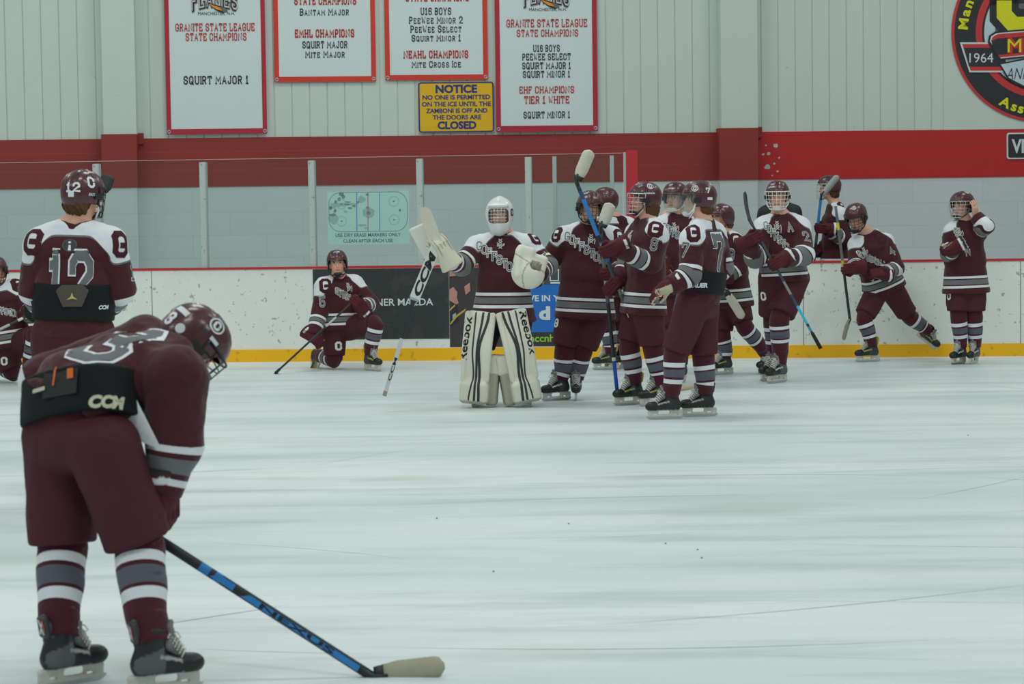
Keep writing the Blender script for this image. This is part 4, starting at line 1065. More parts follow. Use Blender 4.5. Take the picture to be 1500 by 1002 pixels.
def head_d(P, H, R):
    q = (P - A3(H)) @ np.array(R)          # columns of R are the head's axes
    d = ell(q, (0, -0.012, 0.028), (0.077, 0.096, 0.100))
    d = smin(d, ell(q, (0, 0.022, -0.052), (0.058, 0.070, 0.070)), 0.035)
    d = smin(d, ell(q, (0, 0.062, -0.100), (0.026, 0.026, 0.020)), 0.022)          # chin
    d = smin(d, cone(q, (0, 0.088, 0.010), (0, 0.104, -0.030), 0.009, 0.013), 0.012)  # nose
    for s in (-1, 1):
        d = smin(d, ell(q, (s * 0.034, 0.066, -0.028), (0.022, 0.018, 0.018)), 0.02)
        d = smin(d, ell(q, (s * 0.080, -0.008, -0.018), (0.010, 0.020, 0.032)), 0.008)
        d = smax(d, -ell(q, (s * 0.031, 0.096, 0.008), (0.017, 0.012, 0.010)), 0.012)
    d = smin(d, cone(q, (-0.022, 0.082, -0.064), (0.022, 0.082, -0.064), 0.006, 0.006), 0.008)
    return d
def face_cols(V, H, R, skin=SKIN):
    q = (V - A3(H)) @ np.array(R); C = colour_rows(len(V), skin); x, y, z = q.T
    fr = y > 0.045
    C[fr & (np.abs(z + 0.065) < 0.0065) & (np.abs(x) < 0.025)] = srgb(184, 106, 98)[:3]
    C[fr & (np.abs(np.abs(x) - 0.031) < 0.015) & (np.abs(z - 0.008) < 0.0065)] = srgb(208, 196, 188)[:3]
    C[fr & (np.abs(np.abs(x) - 0.031) < 0.007) & (np.abs(z - 0.008) < 0.0075)] = srgb(48, 36, 32)[:3]
    C[fr & (np.abs(np.abs(x) - 0.033) < 0.018) & (np.abs(z - 0.030) < 0.0055)] = srgb(88, 62, 46)[:3]
    far = (np.linalg.norm(q, axis=1) < 0.2)
    cheek = far & fr & (np.abs(np.abs(x) - 0.042) < 0.018) & (np.abs(z + 0.028) < 0.018)
    C[cheek] = (np.array(skin[:3]) * A3((1.0, 0.82, 0.80)))
    return C

class Dummy: pass
def curve_pt(A, B, Cc, t):   # quadratic through three joints
    return A * (1 - t) ** 2 + B * 2 * t * (1 - t) + Cc * t * t

def project(bvh, centre, normal, up, V2, F2, size, off, name, material, root, reach=0.25):
    """lay flat lettering on a garment: every point dropped along the patch normal on to the cloth"""
    n = normal.normalized(); r = up.cross(n).normalized(); u = n.cross(r).normalized()
    P = []; ok = []
    for (x, y) in V2:
        o = centre + r * (x * size) + u * (y * size)
        h = bvh.ray_cast(o + n * reach, -n, reach * 2.2)
        if h[0] is None: P.append(o); ok.append(False)
        else: P.append(h[0] + n * off); ok.append(h[1].dot(n) > 0.12)
    F = [f for f in orient(V2, F2) if all(ok[i] for i in f)]
    if not F: return None
    return wlink(name, P, F, material, root, smooth=True)
def hit(bvh, px, py):
    d = ray(px, py).normalized(); h = bvh.ray_cast(CAMP, d, 60)
    if h[0] is not None and h[1].dot(d) > 0: h = (h[0], -h[1], h[2], h[3])
    return h
def centred(txt, wd, serif=False, gap=1.5):
    V, F, W = block_text(txt, wd, serif, gap); x0 = min(v[0] for v in V); x1 = max(v[0] for v in V)
    return [((v[0] - (x0 + x1) / 2) / 6, (v[1] - 3) / 6) for v in V], F
def number_on(bvh, root, px, py, up, txt, size, inner=True, nrm=None, name='number', white_w=1.55, grey_w=1.0, xs=0.72, parent=None):
    h = hit(bvh, px, py)
    if h[0] is None: print('MISS', name, txt, px, py); return
    n = nrm if nrm is not None else h[1]
    if n.dot(h[1]) < 0: n = -n
    gp = 1.6
    V, F = centred(txt, white_w, gap=gp - white_w + 1.05); V = [(x * xs, y) for x, y in V]
    o1 = project(bvh, h[0], n, up, V, F, size, 0.0025, name, M_WHITE, parent or root)
    if inner:
        V, F = centred(txt, grey_w, gap=gp); V = [(x * xs, y) for x, y in V]
        o2 = project(bvh, h[0], n, up, V, F, size, 0.0045, name, M_GREY, parent or root)
def glyph_on(bvh, parent, px, py, up, txt, size, mt, wd=1.9, name='logo', nrm=None, xs=1.1):
    h = hit(bvh, px, py)
    if h[0] is None: print('MISS', name, txt, px, py); return
    V, F = centred(txt, wd); V = [(x * xs, y) for x, y in V]
    return project(bvh, h[0], nrm or h[1], up, V, F, size, 0.0025, name, mt, parent)
def sans_on(bvh, parent, px, py, up, txt, size, mt, name='lettering', bold=0.03, shear=0.0, nrm=None):
    h = hit(bvh, px, py)
    if h[0] is None: print('MISS', name, txt, px, py); return
    V, F = sans_text(txt, bold, shear); x0 = min(v[0] for v in V); x1 = max(v[0] for v in V)
    V = [((x - (x0 + x1) / 2) / 0.73, (y - 0.36) / 0.73) for x, y in V]
    return project(bvh, h[0], nrm or h[1], up, V, F, size, 0.004, name, mt, parent)
def patch_on(bvh, parent, px, py, up, pts, size, mt, name, off=0.0025, nrm=None):
    h = hit(bvh, px, py)
    if h[0] is None: print('MISS', name, px, py); return
    c = (sum(p[0] for p in pts) / len(pts), sum(p[1] for p in pts) / len(pts)); n = len(pts)
    V = [c]; F = []
    for k in (0.5, 1.0): V += [(c[0] + (p[0] - c[0]) * k, c[1] + (p[1] - c[1]) * k) for p in pts]
    for i in range(n):
        j = (i + 1) % n; F.append((0, 1 + i, 1 + j)); F.append((1 + i, 1 + n + i, 1 + n + j, 1 + j))
    return project(bvh, h[0], nrm or h[1], up, V, F, size, off, name, mt, parent)

def sock_mesh(pts, radii, bands, h=0.03, tape=()):
    """knitted sock over shin pads: pts from above the knee to the ankle; bands in metres from the knee"""
    pts = [Vector(p) for p in pts]; acc = [0.0]
    for a, b_ in zip(pts[:-1], pts[1:]): acc.append(acc[-1] + (b_ - a).length)
    L = acc[-1]; n = 46; V = []; F = []; fw = []; fg = []; prev = None; NS = 20; k0 = acc[1]
    for i in range(n + 1):
        s = L * i / n; j = max(q for q in range(len(acc) - 1) if acc[q] <= s + 1e-9); t = (s - acc[j]) / (acc[j + 1] - acc[j])
        p = pts[j].lerp(pts[j + 1], t)
        r = lerp(radii[j], radii[j + 1], t * t * (3 - 2 * t))
        # smooth the bend at the knee
        e = 0.06
        if j < len(acc) - 2 and acc[j + 1] - s < e: q = (acc[j + 1] - s) / e; p2 = pts[j + 1].lerp(pts[j + 2], min(1, (e * (1 - q) ** 2 * 0.5) / max(1e-6, acc[j + 2] - acc[j + 1]))); p = p.lerp(p2, 0.35 * (1 - q))
        d = (pts[min(j + 1, len(pts) - 1)] - pts[j]).normalized()
        if prev is None: u = d.orthogonal().normalized()
        else: u = (prev - d * prev.dot(d)).normalized()
        prev = u; v = d.cross(u); x = s - k0
        w_ = max((min(x - a, b_ - x) for a, b_ in bands[0]), default=-1); g_ = max((min(x - a, b_ - x) for a, b_ in bands[1]), default=-1)
        for q in range(NS):
            an = 2 * math.pi * q / NS; rr = r * (1 + 0.025 * math.sin(3 * an + 9 * s) + 0.02 * math.sin(40 * s + an))
            V.append(p + (u * math.cos(an) + v * math.sin(an)) * rr); fw.append(w_); fg.append(g_)
    for i in range(n):
        for q in range(NS): F.append((i * NS + q, i * NS + (q + 1) % NS, (i + 1) * NS + (q + 1) % NS, (i + 1) * NS + q))
    F += [tuple(range(NS))[::-1], tuple(n * NS + q for q in range(NS))]
    return V, F, dict(fw=fw, fg=fg)

FIGS = {}
def person(S):
    """S: the joints of one person (world points), what is worn, and labels"""
    J = {}
    Y = S['Y']
    for k, v in S['J'].items():
        J[k] = at(v[0], v[1], Y + (v[2] if len(v) > 2 else 0.0))
    yaw = S['yaw']; f0 = fwd_of(yaw); r0 = f0.cross(Vector((0, 0, 1)))
    k = S.get('k', 1.0); seed = S.get('seed', 1); h = S.get('h', 0.012)
    # hands that grip a stick: the wrist follows from the grip
    gl = {}
    for s in 'RL':
        g = S.get('glove' + s)
        if g and g.get('grip') is not None:
            gp = at(g['grip'][0], g['grip'][1], Y + g['grip'][2]); sd = g['axis'].normalized()
            fd = (gp - J['el' + s]).normalized() if 'dir' not in g else Vector(g['dir']).normalized()
            x = (fd - sd * fd.dot(sd)).normalized(); y = sd
            hnd = 1 if s == 'R' else -1
            # back of the hand: pick the side asked for
            z = x.cross(y)
            if z.dot(Vector(g.get('back', (0, -1, 0)))) < 0: y = -y; z = -z      # back of the hand faces the hinted way
            Rg = Matrix((x, y, z)).transposed()
            org = gp - x * 0.098 + z * 0.032
            J['wr' + s] = org; gl[s] = Rg.to_4x4(); gl[s].translation = org
        elif g:
            fd = (J['wr' + s] - J['el' + s]).normalized() if 'dir' not in g else Vector(g['dir']).normalized()
            z = Vector(g['back']); z = (z - fd * z.dot(fd)).normalized(); y = z.cross(fd)
            Rg = Matrix((fd, y, z)).transposed(); gl[s] = Rg.to_4x4(); gl[s].translation = J['wr' + s]
    feet = {}
    for s in 'RL':
        ft = S['foot' + s]
        if len(ft) == 3:                       # blade flat on the ice: pixel of the blade's middle, heading
            Yf = Y + (ft[1] if abs(ft[1]) < 5 else (S['J']['kn' + s] + (0.0,))[2]); q0 = at(ft[0], 500, Yf); q1 = at(ft[0], 600, Yf)
            g = q0.lerp(q1, (S.get('fz', 0.0) - q0.z) / (q1.z - q0.z)); a = fwd_of(ft[2]); g = g - a * 0.028 * k
            Rm = Matrix((a, Vector((0, 0, 1)).cross(a), Vector((0, 0, 1)))).transposed()
        else:                                  # lifted foot: ankle joint, toe direction, sole-to-ankle direction
            a = Vector(ft[3]).normalized(); u = Vector(ft[4]); u = (u - a * u.dot(a)).normalized()
            Rm = Matrix((a, u.cross(a), u)).transposed(); g = at(ft[0], ft[1], Y + ft[2]) - u * 0.165 * k
        m4 = (Rm * (k * S.get('skk', 1.0))).to_4x4(); m4.translation = g; feet[s] = m4
        J['an' + s] = m4 @ Vector((-0.015, 0, 0.17)); J['cu' + s] = m4 @ Vector((-0.014, 0, 0.178))
    loc = (feet['R'].translation + feet['L'].translation) / 2; loc.z = min(feet['R'].translation.z, feet['L'].translation.z)
    if S.get('ground_z') is not None: loc.z = S['ground_z']
    root = thing('person', S['label'], 'person', loc, S.get('group'))
    D = Dummy(); D.J = J; D.root = root; D.S = S
    def bl(a, b_): return (J[a] - J[b_]).length
    print('%-10s upper arm R%.2f L%.2f forearm R%.2f L%.2f thigh R%.2f L%.2f shin R%.2f L%.2f shoulders %.2f torso %.2f' % (S['id'], bl('shR', 'elR'), bl('shL', 'elL'), bl('elR', 'wrR'), bl('elL', 'wrL'), bl('hipR', 'knR'), bl('hipL', 'knL'), bl('knR', 'anR'), bl('knL', 'anL'), bl('shR', 'shL'), ((J['hipR'] + J['hipL']) / 2 - J['neck']).length), 'hip z %.2f knee %.2f %.2f neck z %.2f' % ((J['hipR'].z + J['hipL'].z) / 2, J['knR'].z, J['knL'].z, J['neck'].z))
    hp = (J['hipR'] + J['hipL']) / 2; nk = J['neck']; shc = (J['shR'] + J['shL']) / 2
    lat_s = (J['shR'] - J['shL']).normalized(); lat_h = (J['hipR'] - J['hipL']).normalized()
    R_h = head_frame(S.get('hyaw', yaw), S.get('hpitch', 0), S.get('hroll', 0)); H = J['head']
    mid = J['waist'] if 'waist' in J else hp.lerp(nk, 0.42)
    ch = J['chest'] if 'chest' in J else mid.lerp(nk, 0.58)
    # ---------------- body
    kin = {}
    for s in 'RL':
        b_ = (J['hip' + s] - J['kn' + s]).normalized() + (J['cu' + s] - J['kn' + s]).normalized(); kin[s] = J['kn' + s] + b_ * 0.028
    ar = S.get('ar', 1.0) * k
    nb = H + R_h @ Vector((0, -0.02, -0.075)); extra_hand = S.get('bare')
    def body(P):
        d = head_d(P, H, R_h)
        d = smin(d, cone(P, nk, nb, 0.060 * k, 0.056 * k), 0.025)
        d = smin(d, oval(P, ch.lerp(nk, 0.9), ch, lat_s, lat_s, 0.10 * k, 0.15 * k, 0.06 * k, 0.095 * k), 0.04)
        d = smin(d, oval(P, ch, mid, lat_s, lat_h, 0.15 * k, 0.14 * k, 0.095 * k, 0.09 * k), 0.04)
        d = smin(d, oval(P, mid, hp, lat_h, lat_h, 0.14 * k, 0.15 * k, 0.09 * k, 0.10 * k), 0.04)
        for s in 'RL':
            d = smin(d, cone(P, nk.lerp(J['sh' + s], 0.35), J['sh' + s], 0.05 * k, 0.056 * k), 0.03)
            d = smin(d, cone(P, J['sh' + s], J['el' + s], 0.052 * k, 0.040 * k), 0.015)
            d = smin(d, cone(P, J['el' + s], J['wr' + s], 0.040 * k, 0.029 * k), 0.012)
            d = smin(d, cone(P, J['hip' + s], kin[s], 0.085 * k, 0.044 * k), 0.03)
            d = smin(d, cone(P, kin[s], J['cu' + s], 0.044 * k, 0.030 * k), 0.015)
            d = smin(d, cone(P, J['cu' + s], J['an' + s], 0.030 * k, 0.028 * k), 0.01)
            d = smin(d, cone(P, J['an' + s], feet[s] @ Vector((0.060, 0, 0.092)), 0.024 * k, 0.014 * k), 0.01)
            if s in gl:
                m4 = gl[s]; Q = (P - A3(m4.translation)) @ np.array(m4.to_3x3())
                d = smin(d, rbox(Q, (0.05, 0, 0.004), (0.05, 0.038, 0.013), 0.012), 0.012)
                for y in (-0.033, -0.011, 0.011, 0.033):
                    d = smin(d, cone(Q, (0.09, y, 0.010), (0.124, y, -0.012), 0.008, 0.008), 0.003); d = smin(d, cone(Q, (0.124, y, -0.012), (0.12, y, -0.048), 0.008, 0.007), 0.003)
                hs = 1 if s == 'R' else -1
                d = smin(d, cone(Q, (0.02, hs * 0.036, -0.01), (0.07, hs * 0.058, -0.032), 0.010, 0.008), 0.004)
        if extra_hand: d = smin(d, hand_d(P, *extra_hand(J)), 0.008)
        return d
    pts = [A3(v) for v in J.values()] + [A3(H)]
    for s in 'RL': pts.append(A3(feet[s] @ Vector((0.14, 0, 0.1)))); 
    lo = np.min(pts, 0) - 0.2; hi = np.max(pts, 0) + 0.2
    V, F, N = nets(body, lo, hi, S.get('hb', 0.011))
    C = face_cols(V, H, R_h, S.get('skin', SKIN))
    D.body = wlink('body', V, F, M_SKIN, root, cols=C)
    Hm = R_h.to_4x4(); Hm.translation = H
    # ---------------- headgear
    if S.get('hat', 'helmet') == 'helmet':
        hm = link('helmet', HELMET, root, Hm); D.helmet = hm
        hv = [Hm @ v.co for v in HELMET.vertices]; D.hbvh = BVHTree.FromPolygons(hv, [tuple(p.vertices) for p in HELMET.polygons])
        for it in S.get('face', ()):
            kind, c = (it + ':').split(':')[:2]
            if kind == 'cage': link('cage', CAGES[c], hm, Hm); link('cage_clip', CLIP, hm, Hm)
            if kind == 'shield': link('face_shield', FULLSHIELD, hm, Hm); link('cage_clip', CLIP, hm, Hm)
            if kind == 'visor': link('visor', SHIELD, hm, Hm)
            if kind == 'cup': link('chin_cup', CHIN[c], hm, Hm)
            if kind == 'strap': link('chin_strap', STRAP[c], hm, Hm)
    elif S.get('hat') == 'mask':
        hm = link('goalie_mask', MASK, root, Hm); D.helmet = hm; link('cage', MASKCAGE, hm, Hm)
        hv = [Hm @ v.co for v in MASK.vertices]; D.hbvh = BVHTree.FromPolygons(hv, [tuple(p.vertices) for p in MASK.polygons])
    if S.get('hair'): link('hair', HAIRLONG if S['hair'] == 'long' else HAIR, root, Hm)
    D.Hm = Hm
    # ---------------- jersey
    tw = S.get('tw', 1.0) * k
    hem = J['hem'] if 'hem' in J else hp + (hp - mid).normalized() * S.get('hem', 0.10)
    axis_h = (hem - mid).normalized(); sl = S.get('sleeve', 0.97)
    cutp = {}
    for s in 'RL': cutp[s] = (J['el' + s].lerp(J['wr' + s], sl), (J['wr' + s] - J['el' + s]).normalized())
    def arm(P, s):
        a = cone(P, J['sh' + s], J['el' + s], 0.092 * ar, 0.084 * ar)
        b_ = cone(P, J['el' + s], J['wr' + s], 0.084 * ar, S.get('wr', 0.072) * ar)
        b_ = smax(b_, plane(P, *cutp[s]), 0.006)
        return smin(a, b_, 0.03), a
    def torso(P):
        d = oval(P, nk + (ch - nk) * 0.12, ch, lat_s, lat_s, 0.140 * tw, 0.198 * tw, 0.082 * tw, 0.134 * tw, 0.045)
        d = smin(d, oval(P, ch, mid, lat_s, lat_h, 0.198 * tw, 0.200 * tw, 0.134 * tw, 0.138 * tw), 0.05)
        d = smin(d, oval(P, mid, hem, lat_h, lat_h, 0.200 * tw, S.get('hemw', 0.250) * tw, 0.138 * tw, S.get('hemd', 0.185) * tw, 0.12), 0.05)
        return smax(d, plane(P, hem, axis_h), 0.006)
    def jersey(P):
        d = torso(P)
        for s in 'RL':
            d = smin(d, cone(P, nk.lerp(J['sh' + s], 0.30), J['sh' + s] + (nk - J['sh' + s]) * 0.08, 0.066 * k, 0.086 * k), 0.04)
            a, up_ = arm(P, s); t = np.clip(((P - A3(J['sh' + s])) @ A3((J['el' + s] - J['sh' + s]).normalized())) / 0.22, 0, 1)
            d = np.where(t < 1, smin(d, a, 0.055 * (1 - t) + 0.006), smin(d, a, 0.006))
        d = smax(d, -cone(P, nk + (nb - nk) * 0.35, nb, 0.070 * k, 0.085 * k), 0.012)       # neck opening
        return d
    V, F, N = nets(jersey, lo, hi, h)
    V = fold(V, N, S.get('fold', 0.010), 6.0, seed, (1, 1, 0.7)); V = fold(V, N, S.get('fold', 0.010) * 0.4, 15, seed + 5)
    dT = torso(V); u_t = (V - A3(nk)) @ A3(lat_s)
    upv = (nk - ch).normalized(); z_t = (V - A3(nk)) @ A3(upv)
    fr_ = np.cross(A3(upv), A3(lat_s)); front = ((V - A3(ch.lerp(nk, 0.5))) @ fr_) > 0
    yl = np.where(front, S.get('yf', -0.03), S.get('yb', 0.055))
    au = np.abs(u_t); line_ = yl + np.maximum(0, au - np.where(front, S.get('yu', 0.07), S.get('yub', 0.15))) * np.where(front, S.get('ys', 0.8), S.get('ysb', 1.1))
    f_t = z_t + line_ + 0.0
    yk = S.get('yoke', 0.07); fy = f_t.copy(); fwS = -np.ones(len(V)); fgS = -np.ones(len(V)); isarm = np.zeros(len(V), dtype=bool); dArm = []
    bands_w, bands_g = S.get('abands', (((0.60, 0.66), (0.82, 0.88)), ((0.69, 0.79),)))
    for s in 'RL':
        a, _ = arm(V, s); dArm.append(a)
        A_ = A3(J['sh' + s]); B_ = A3(J['el' + s]); W_ = A3(J['wr' + s]); L1 = np.linalg.norm(B_ - A_); L2 = np.linalg.norm(W_ - B_) * sl
        t1 = np.clip(((V - A_) @ (B_ - A_)) / L1 ** 2, 0, 1); d1 = np.linalg.norm(V - A_ - t1[:, None] * (B_ - A_), axis=1)
        t2 = np.clip(((V - B_) @ (W_ - B_)) / (L2 / sl) ** 2, 0, 1); d2 = np.linalg.norm(V - B_ - t2[:, None] * (W_ - B_), axis=1)
        raw1 = ((V - A_) @ (B_ - A_)) / L1
        wq = 1 / (1 + np.exp(-(d1 - d2) / 0.02))
        la = (1 - wq) * raw1 + wq * (L1 + t2 * (L2 / sl))
        wa = 1 / (1 + np.exp(-(dT - a - 0.012) / 0.012))
        fy = (1 - wa) * fy + wa * (yk - la)
        fr = la / (L1 + L2); on = wa > 0.5
        bw = np.max([np.minimum(fr - p, q - fr) for p, q in bands_w], axis=0) * (L1 + L2); bg_ = np.max([np.minimum(fr - p, q - fr) for p, q in bands_g], axis=0) * (L1 + L2)
        fwS = np.where(on, bw, fwS); fgS = np.where(on, bg_, fgS); isarm |= on
    zh = -((V - A3(hem)) @ A3(axis_h)); hb = S.get('hbands', (((0.052, 0.076), (0.150, 0.174)), ((0.088, 0.138),)))
    tz = ~isarm & (dT < 0.03)
    if hb:
        hw = np.max([np.minimum(zh - p, q - zh) for p, q in hb[0]], axis=0); hg = np.max([np.minimum(zh - p, q - zh) for p, q in hb[1]], axis=0)
        fwS = np.where(tz, hw, fwS); fgS = np.where(tz, hg, fgS)
    # collar ring stays dark
    dn = np.linalg.norm((V - A3(nk)) - ((V - A3(nk)) @ A3((nb - nk).normalized()))[:, None] * A3((nb - nk).normalized()), axis=1)
    fy = np.minimum(fy, (dn - 0.085 * k))
    fw = np.maximum(fwS, fy); fg = np.maximum(fgS, fy + 0.011)
    fg = np.where((fy > -0.011) | (fgS > 0), fg, fg)
    fg = np.where(dn < 0.085 * k, -1, fg)
    jm = wlink('jersey', V, F, M_JERSEY, root, attrs=dict(fw=fw, fg=fg)); D.jersey = jm
    D.jb = bvh_of(V, F); D.up = upv; D.front = Vector(fr_.tolist()); D.lat = lat_s
    # ---------------- pants
    ps = S.get('ps', 1.0) * k; kc = S.get('pcut', 0.045)
    ax = {s: (J['kn' + s] - J['hip' + s]).normalized() for s in 'RL'}
    top = hp.lerp(mid, S.get('ptop', 0.75))
    def pants(P):
        d = oval(P, top, hp, lat_h, lat_h, 0.180 * ps, 0.195 * ps, 0.136 * ps, 0.150 * ps, 0.11)
        for s in 'RL':
            q = cone(P, J['hip' + s], J['kn' + s], 0.134 * ps, S.get('pk', 0.108) * ps)
            q = smax(q, plane(P, J['kn' + s] - ax[s] * kc, ax[s]), 0.008)
            d = smin(d, q, 0.022)
        return d
    V, F, N = nets(pants, lo, hi, h)
    V = fold(V, N, 0.009, 5.0, seed + 9); V = fold(V, N, 0.003, 14, seed + 3)
    D.pants = wlink('hockey_pants', V, F, S.get('pmat', M_PANTS), root); D.pb = bvh_of(V, F)
    # ---------------- back pad showing above the pants
    if S.get('pad'):
        a0, a1 = S['pad']; tp = hp.lerp(mid, a1); bt = hp.lerp(mid, a0); axp = (tp - bt).normalized()
        g = S.get('padg', 1.0)
        def pad(P):
            d = oval(P, bt, tp, lat_h, lat_h, 0.226 * tw * g, 0.222 * tw * g, 0.162 * tw * g, 0.156 * tw * g, 0.2)
            d = smax(d, plane(P, tp, axp), 0.01); return smax(d, plane(P, bt, -axp), 0.01)
        V, F, N = nets(pad, lo, hi, h); V = fold(V, N, 0.003, 9, seed)
        D.padm = wlink('pants_back_pad', V, F, M_BLACKPAD, root); D.padb = bvh_of(V, F)
    # ---------------- socks, skates, gloves
    w2, g2 = S.get('sbands', (((0.055, 0.085), (0.185, 0.215)), ((0.100, 0.170),)))
    for s in 'RL':
        kn = J['kn' + s]; up_k = (J['hip' + s] - kn).normalized(); cu = J['cu' + s]
        sd = (cu - kn).normalized(); mfw = feet[s].to_3x3() @ Vector((-1, 0, 0)); mfw = mfw.normalized()
        p = [kn + up_k * 0.10 * k, kn, kn.lerp(cu, 0.35) + mfw * 0.008, kn.lerp(cu, 0.7) + mfw * 0.012, cu]
        Vs, Fs, at_ = sock_mesh(p, [0.088 * k, 0.090 * k, 0.086 * k, 0.074 * k, S.get('cuff', 0.066) * k], (w2, g2))
        wlink('sock', Vs, Fs, M_SOCK, root, attrs=at_)
        if S.get('skates', True):
            bt_ = link('skate', BOOTS[S.get('boot', 'black')], root, feet[s])
            for nm, me in (('blade_holder', HOLDER), ('runner', RUNNER), ('tongue', TONGUE), ('laces', LACES), ('tendon_guard', GUARDS[S.get('boot', 'black')])): link(nm, me, bt_, feet[s])
            setattr(D, 'skate' + s, bt_)
        if s in gl and S['glove' + s].get('mesh', True):
            g = S['glove' + s]; o = link('glove', glove_mesh(g.get('grip') is not None or g.get('fist', False), s, g.get('trim', 'plain')), root, gl[s]); setattr(D, 'glove' + s, o)
    D.feet = feet; D.gl = gl; D.lo = lo; D.hi = hi; D.h = h; D.hp = hp; D.mid = mid; D.ch = ch; D.nk = nk; D.R_h = R_h; D.H = H
    FIGS[S['id']] = D
    return D
def hand_d(P, wr, fd, back, side):
    """bare open hand: palm, four fingers of unequal length, thumb from the side of the palm"""
    x = Vector(fd).normalized(); z = Vector(back); z = (z - x * z.dot(x)).normalized(); y = z.cross(x) * side
    Q = (P - A3(wr)) @ np.array(Matrix((x, y, z)).transposed())
    d = rbox(Q, (0.045, 0, 0), (0.048, 0.040, 0.014), 0.013)
    for yy, L in ((-0.031, 0.058), (-0.011, 0.072), (0.011, 0.078), (0.031, 0.068)):
        d = smin(d, cone(Q, (0.088, yy, 0), (0.088 + L * 0.55, yy * 1.1, -0.008), 0.0095, 0.0088), 0.004); d = smin(d, cone(Q, (0.088 + L * 0.55, yy * 1.1, -0.008), (0.088 + L, yy * 1.12, -0.026), 0.0088, 0.0075), 0.003)
    d = smin(d, cone(Q, (0.018, 0.036, -0.006), (0.052, 0.060, -0.018), 0.012, 0.010), 0.006)
    return smin(d, cone(Q, (0.052, 0.060, -0.018), (0.080, 0.066, -0.028), 0.010, 0.008), 0.004)

def laces_on(D, px, py, L=0.10, wd=0.03):
    """white tie at the collar"""
    h = hit(D.jb, px, py)
    if h[0] is None: print('MISS laces', px, py); return
    n = h[1]; up = (D.up - n * D.up.dot(n)).normalized(); r = up.cross(n); mb = MB(); o = h[0] + n * 0.006
    def pt(a, b_):
        q = o + r * a + up * b_; c = D.jb.ray_cast(q + n * 0.15, -n, 0.4); return (c[0] + n * 0.005) if c[0] is not None else q
    for i in range(4):
        b_ = 0.01 - 0.022 * i; mb.tube([pt(-wd * 0.5, b_), pt(0, b_ - 0.010), pt(wd * 0.5, b_ - 0.022)], 0.004, 5); mb.tube([pt(wd * 0.5, b_), pt(0, b_ - 0.010), pt(-wd * 0.5, b_ - 0.022)], 0.004, 5)
    mb.tube([pt(-0.01, -0.06), pt(-0.028, -0.02), pt(-0.022, -L * 0.6), pt(-0.026, -L)], 0.0045, 5); mb.tube([pt(0.01, -0.06), pt(0.032, -0.03), pt(0.034, -L * 0.5), pt(0.028, -L * 0.85)], 0.0045, 5)
    mb.build('collar_lace', M_LACE, D.jersey)
def chest_word(D, x0, y0, x1, y1, txt, size):
    """school name stepping down across the chest, letter by letter"""
    n = len(txt)
    for i, c in enumerate(txt):
        t = i / (n - 1); px = lerp(x0, x1, t); py = lerp(y0, y1, t)
        number_on(D.jb, D.jersey, px, py, D.up, c, size, nrm=D.front, name='letter', white_w=1.8, grey_w=0.75, xs=0.85)
def helmet_marks(D, items):
    for (px, py, txt, size, wd) in items:
        h = hit(D.hbvh, px, py)
        if h[0] is None: print('MISS helmet', D.S['id'], px, py); continue
        up = D.R_h @ Vector((0, 0, 1))
        if txt == 'logo':
            n = 20; V2 = [(math.cos(2 * math.pi * i / n), math.sin(2 * math.pi * i / n)) for i in range(n)]
            v, f = ribbon(V2 + [V2[0]], 0.22, 0.3); project(D.hbvh, h[0], h[1], up, [(p.x * 0.5, p.y * 0.5) for p in v], f, size, 0.003, 'decal', M_WHITE, D.helmet) if False else None
            world_decal(D, h, up, [(p.x * 0.5, p.y * 0.5) for p in v], f, size, M_WHITE)
            V2, F2 = centred('C', 1.7); world_decal(D, h, up, [(x * 0.55, y * 0.55) for x, y in V2], F2, size, M_WHITE)
        elif txt == 'dot':
            n = 12; V2 = [(0, 0)] + [(0.5 * math.cos(2 * math.pi * i / n), 0.5 * math.sin(2 * math.pi * i / n)) for i in range(n)]
            world_decal(D, h, up, V2, [(0, 1 + i, 1 + (i + 1) % n) for i in range(n)], size, M_WHITE)
        elif txt == 'bar':
            V2 = [(x / 4 * wd, y) for y in (-0.5, 0.5) for x in (-2, -1, 0, 1, 2)]; world_decal(D, h, up, V2, [(i, i + 1, i + 6, i + 5) for i in range(4)], size, M_WHITE)
        elif txt.startswith('~'):
            V2, F2 = sans_text(txt[1:], 0.03, 0.2); x0 = min(v[0] for v in V2); x1 = max(v[0] for v in V2)
            world_decal(D, h, up, [((x - (x0 + x1) / 2) / 0.73, (y - 0.36) / 0.73) for x, y in V2], F2, size, M_WHITE)
        else:
            V2, F2 = centred(txt, wd); world_decal(D, h, up, V2, F2, size, M_WHITE)
def world_decal(D, h, up, V2, F2, size, mt, name='decal', parent=None, bvh=None):
    """decal under the helmet (whose own frame is turned): project in the world, then store in the helmet's frame"""
    bvh = bvh or D.hbvh; parent = parent or D.helmet
    n = h[1].normalized(); r = up.cross(n).normalized(); u = n.cross(r).normalized(); P = []; ok = []
    for (x, y) in V2:
        o = h[0] + r * (x * size) + u * (y * size); c = bvh.ray_cast(o + n * 0.2, -n, 0.45)
        if c[0] is None: P.append(o); ok.append(False)
        else: P.append(c[0] + n * 0.0035); ok.append(c[1].dot(n) > 0.1)
    F = [f for f in orient(V2, F2) if all(ok[i] for i in f)]
    if not F: return
    inv = WORLD[parent.name].inverted(); me = mesh_of(name, [inv @ p for p in P], F, mt, True)
    o = bpy.data.objects.new(name, me); COL.objects.link(o); o.parent = parent; WORLD[o.name] = WORLD[parent.name]

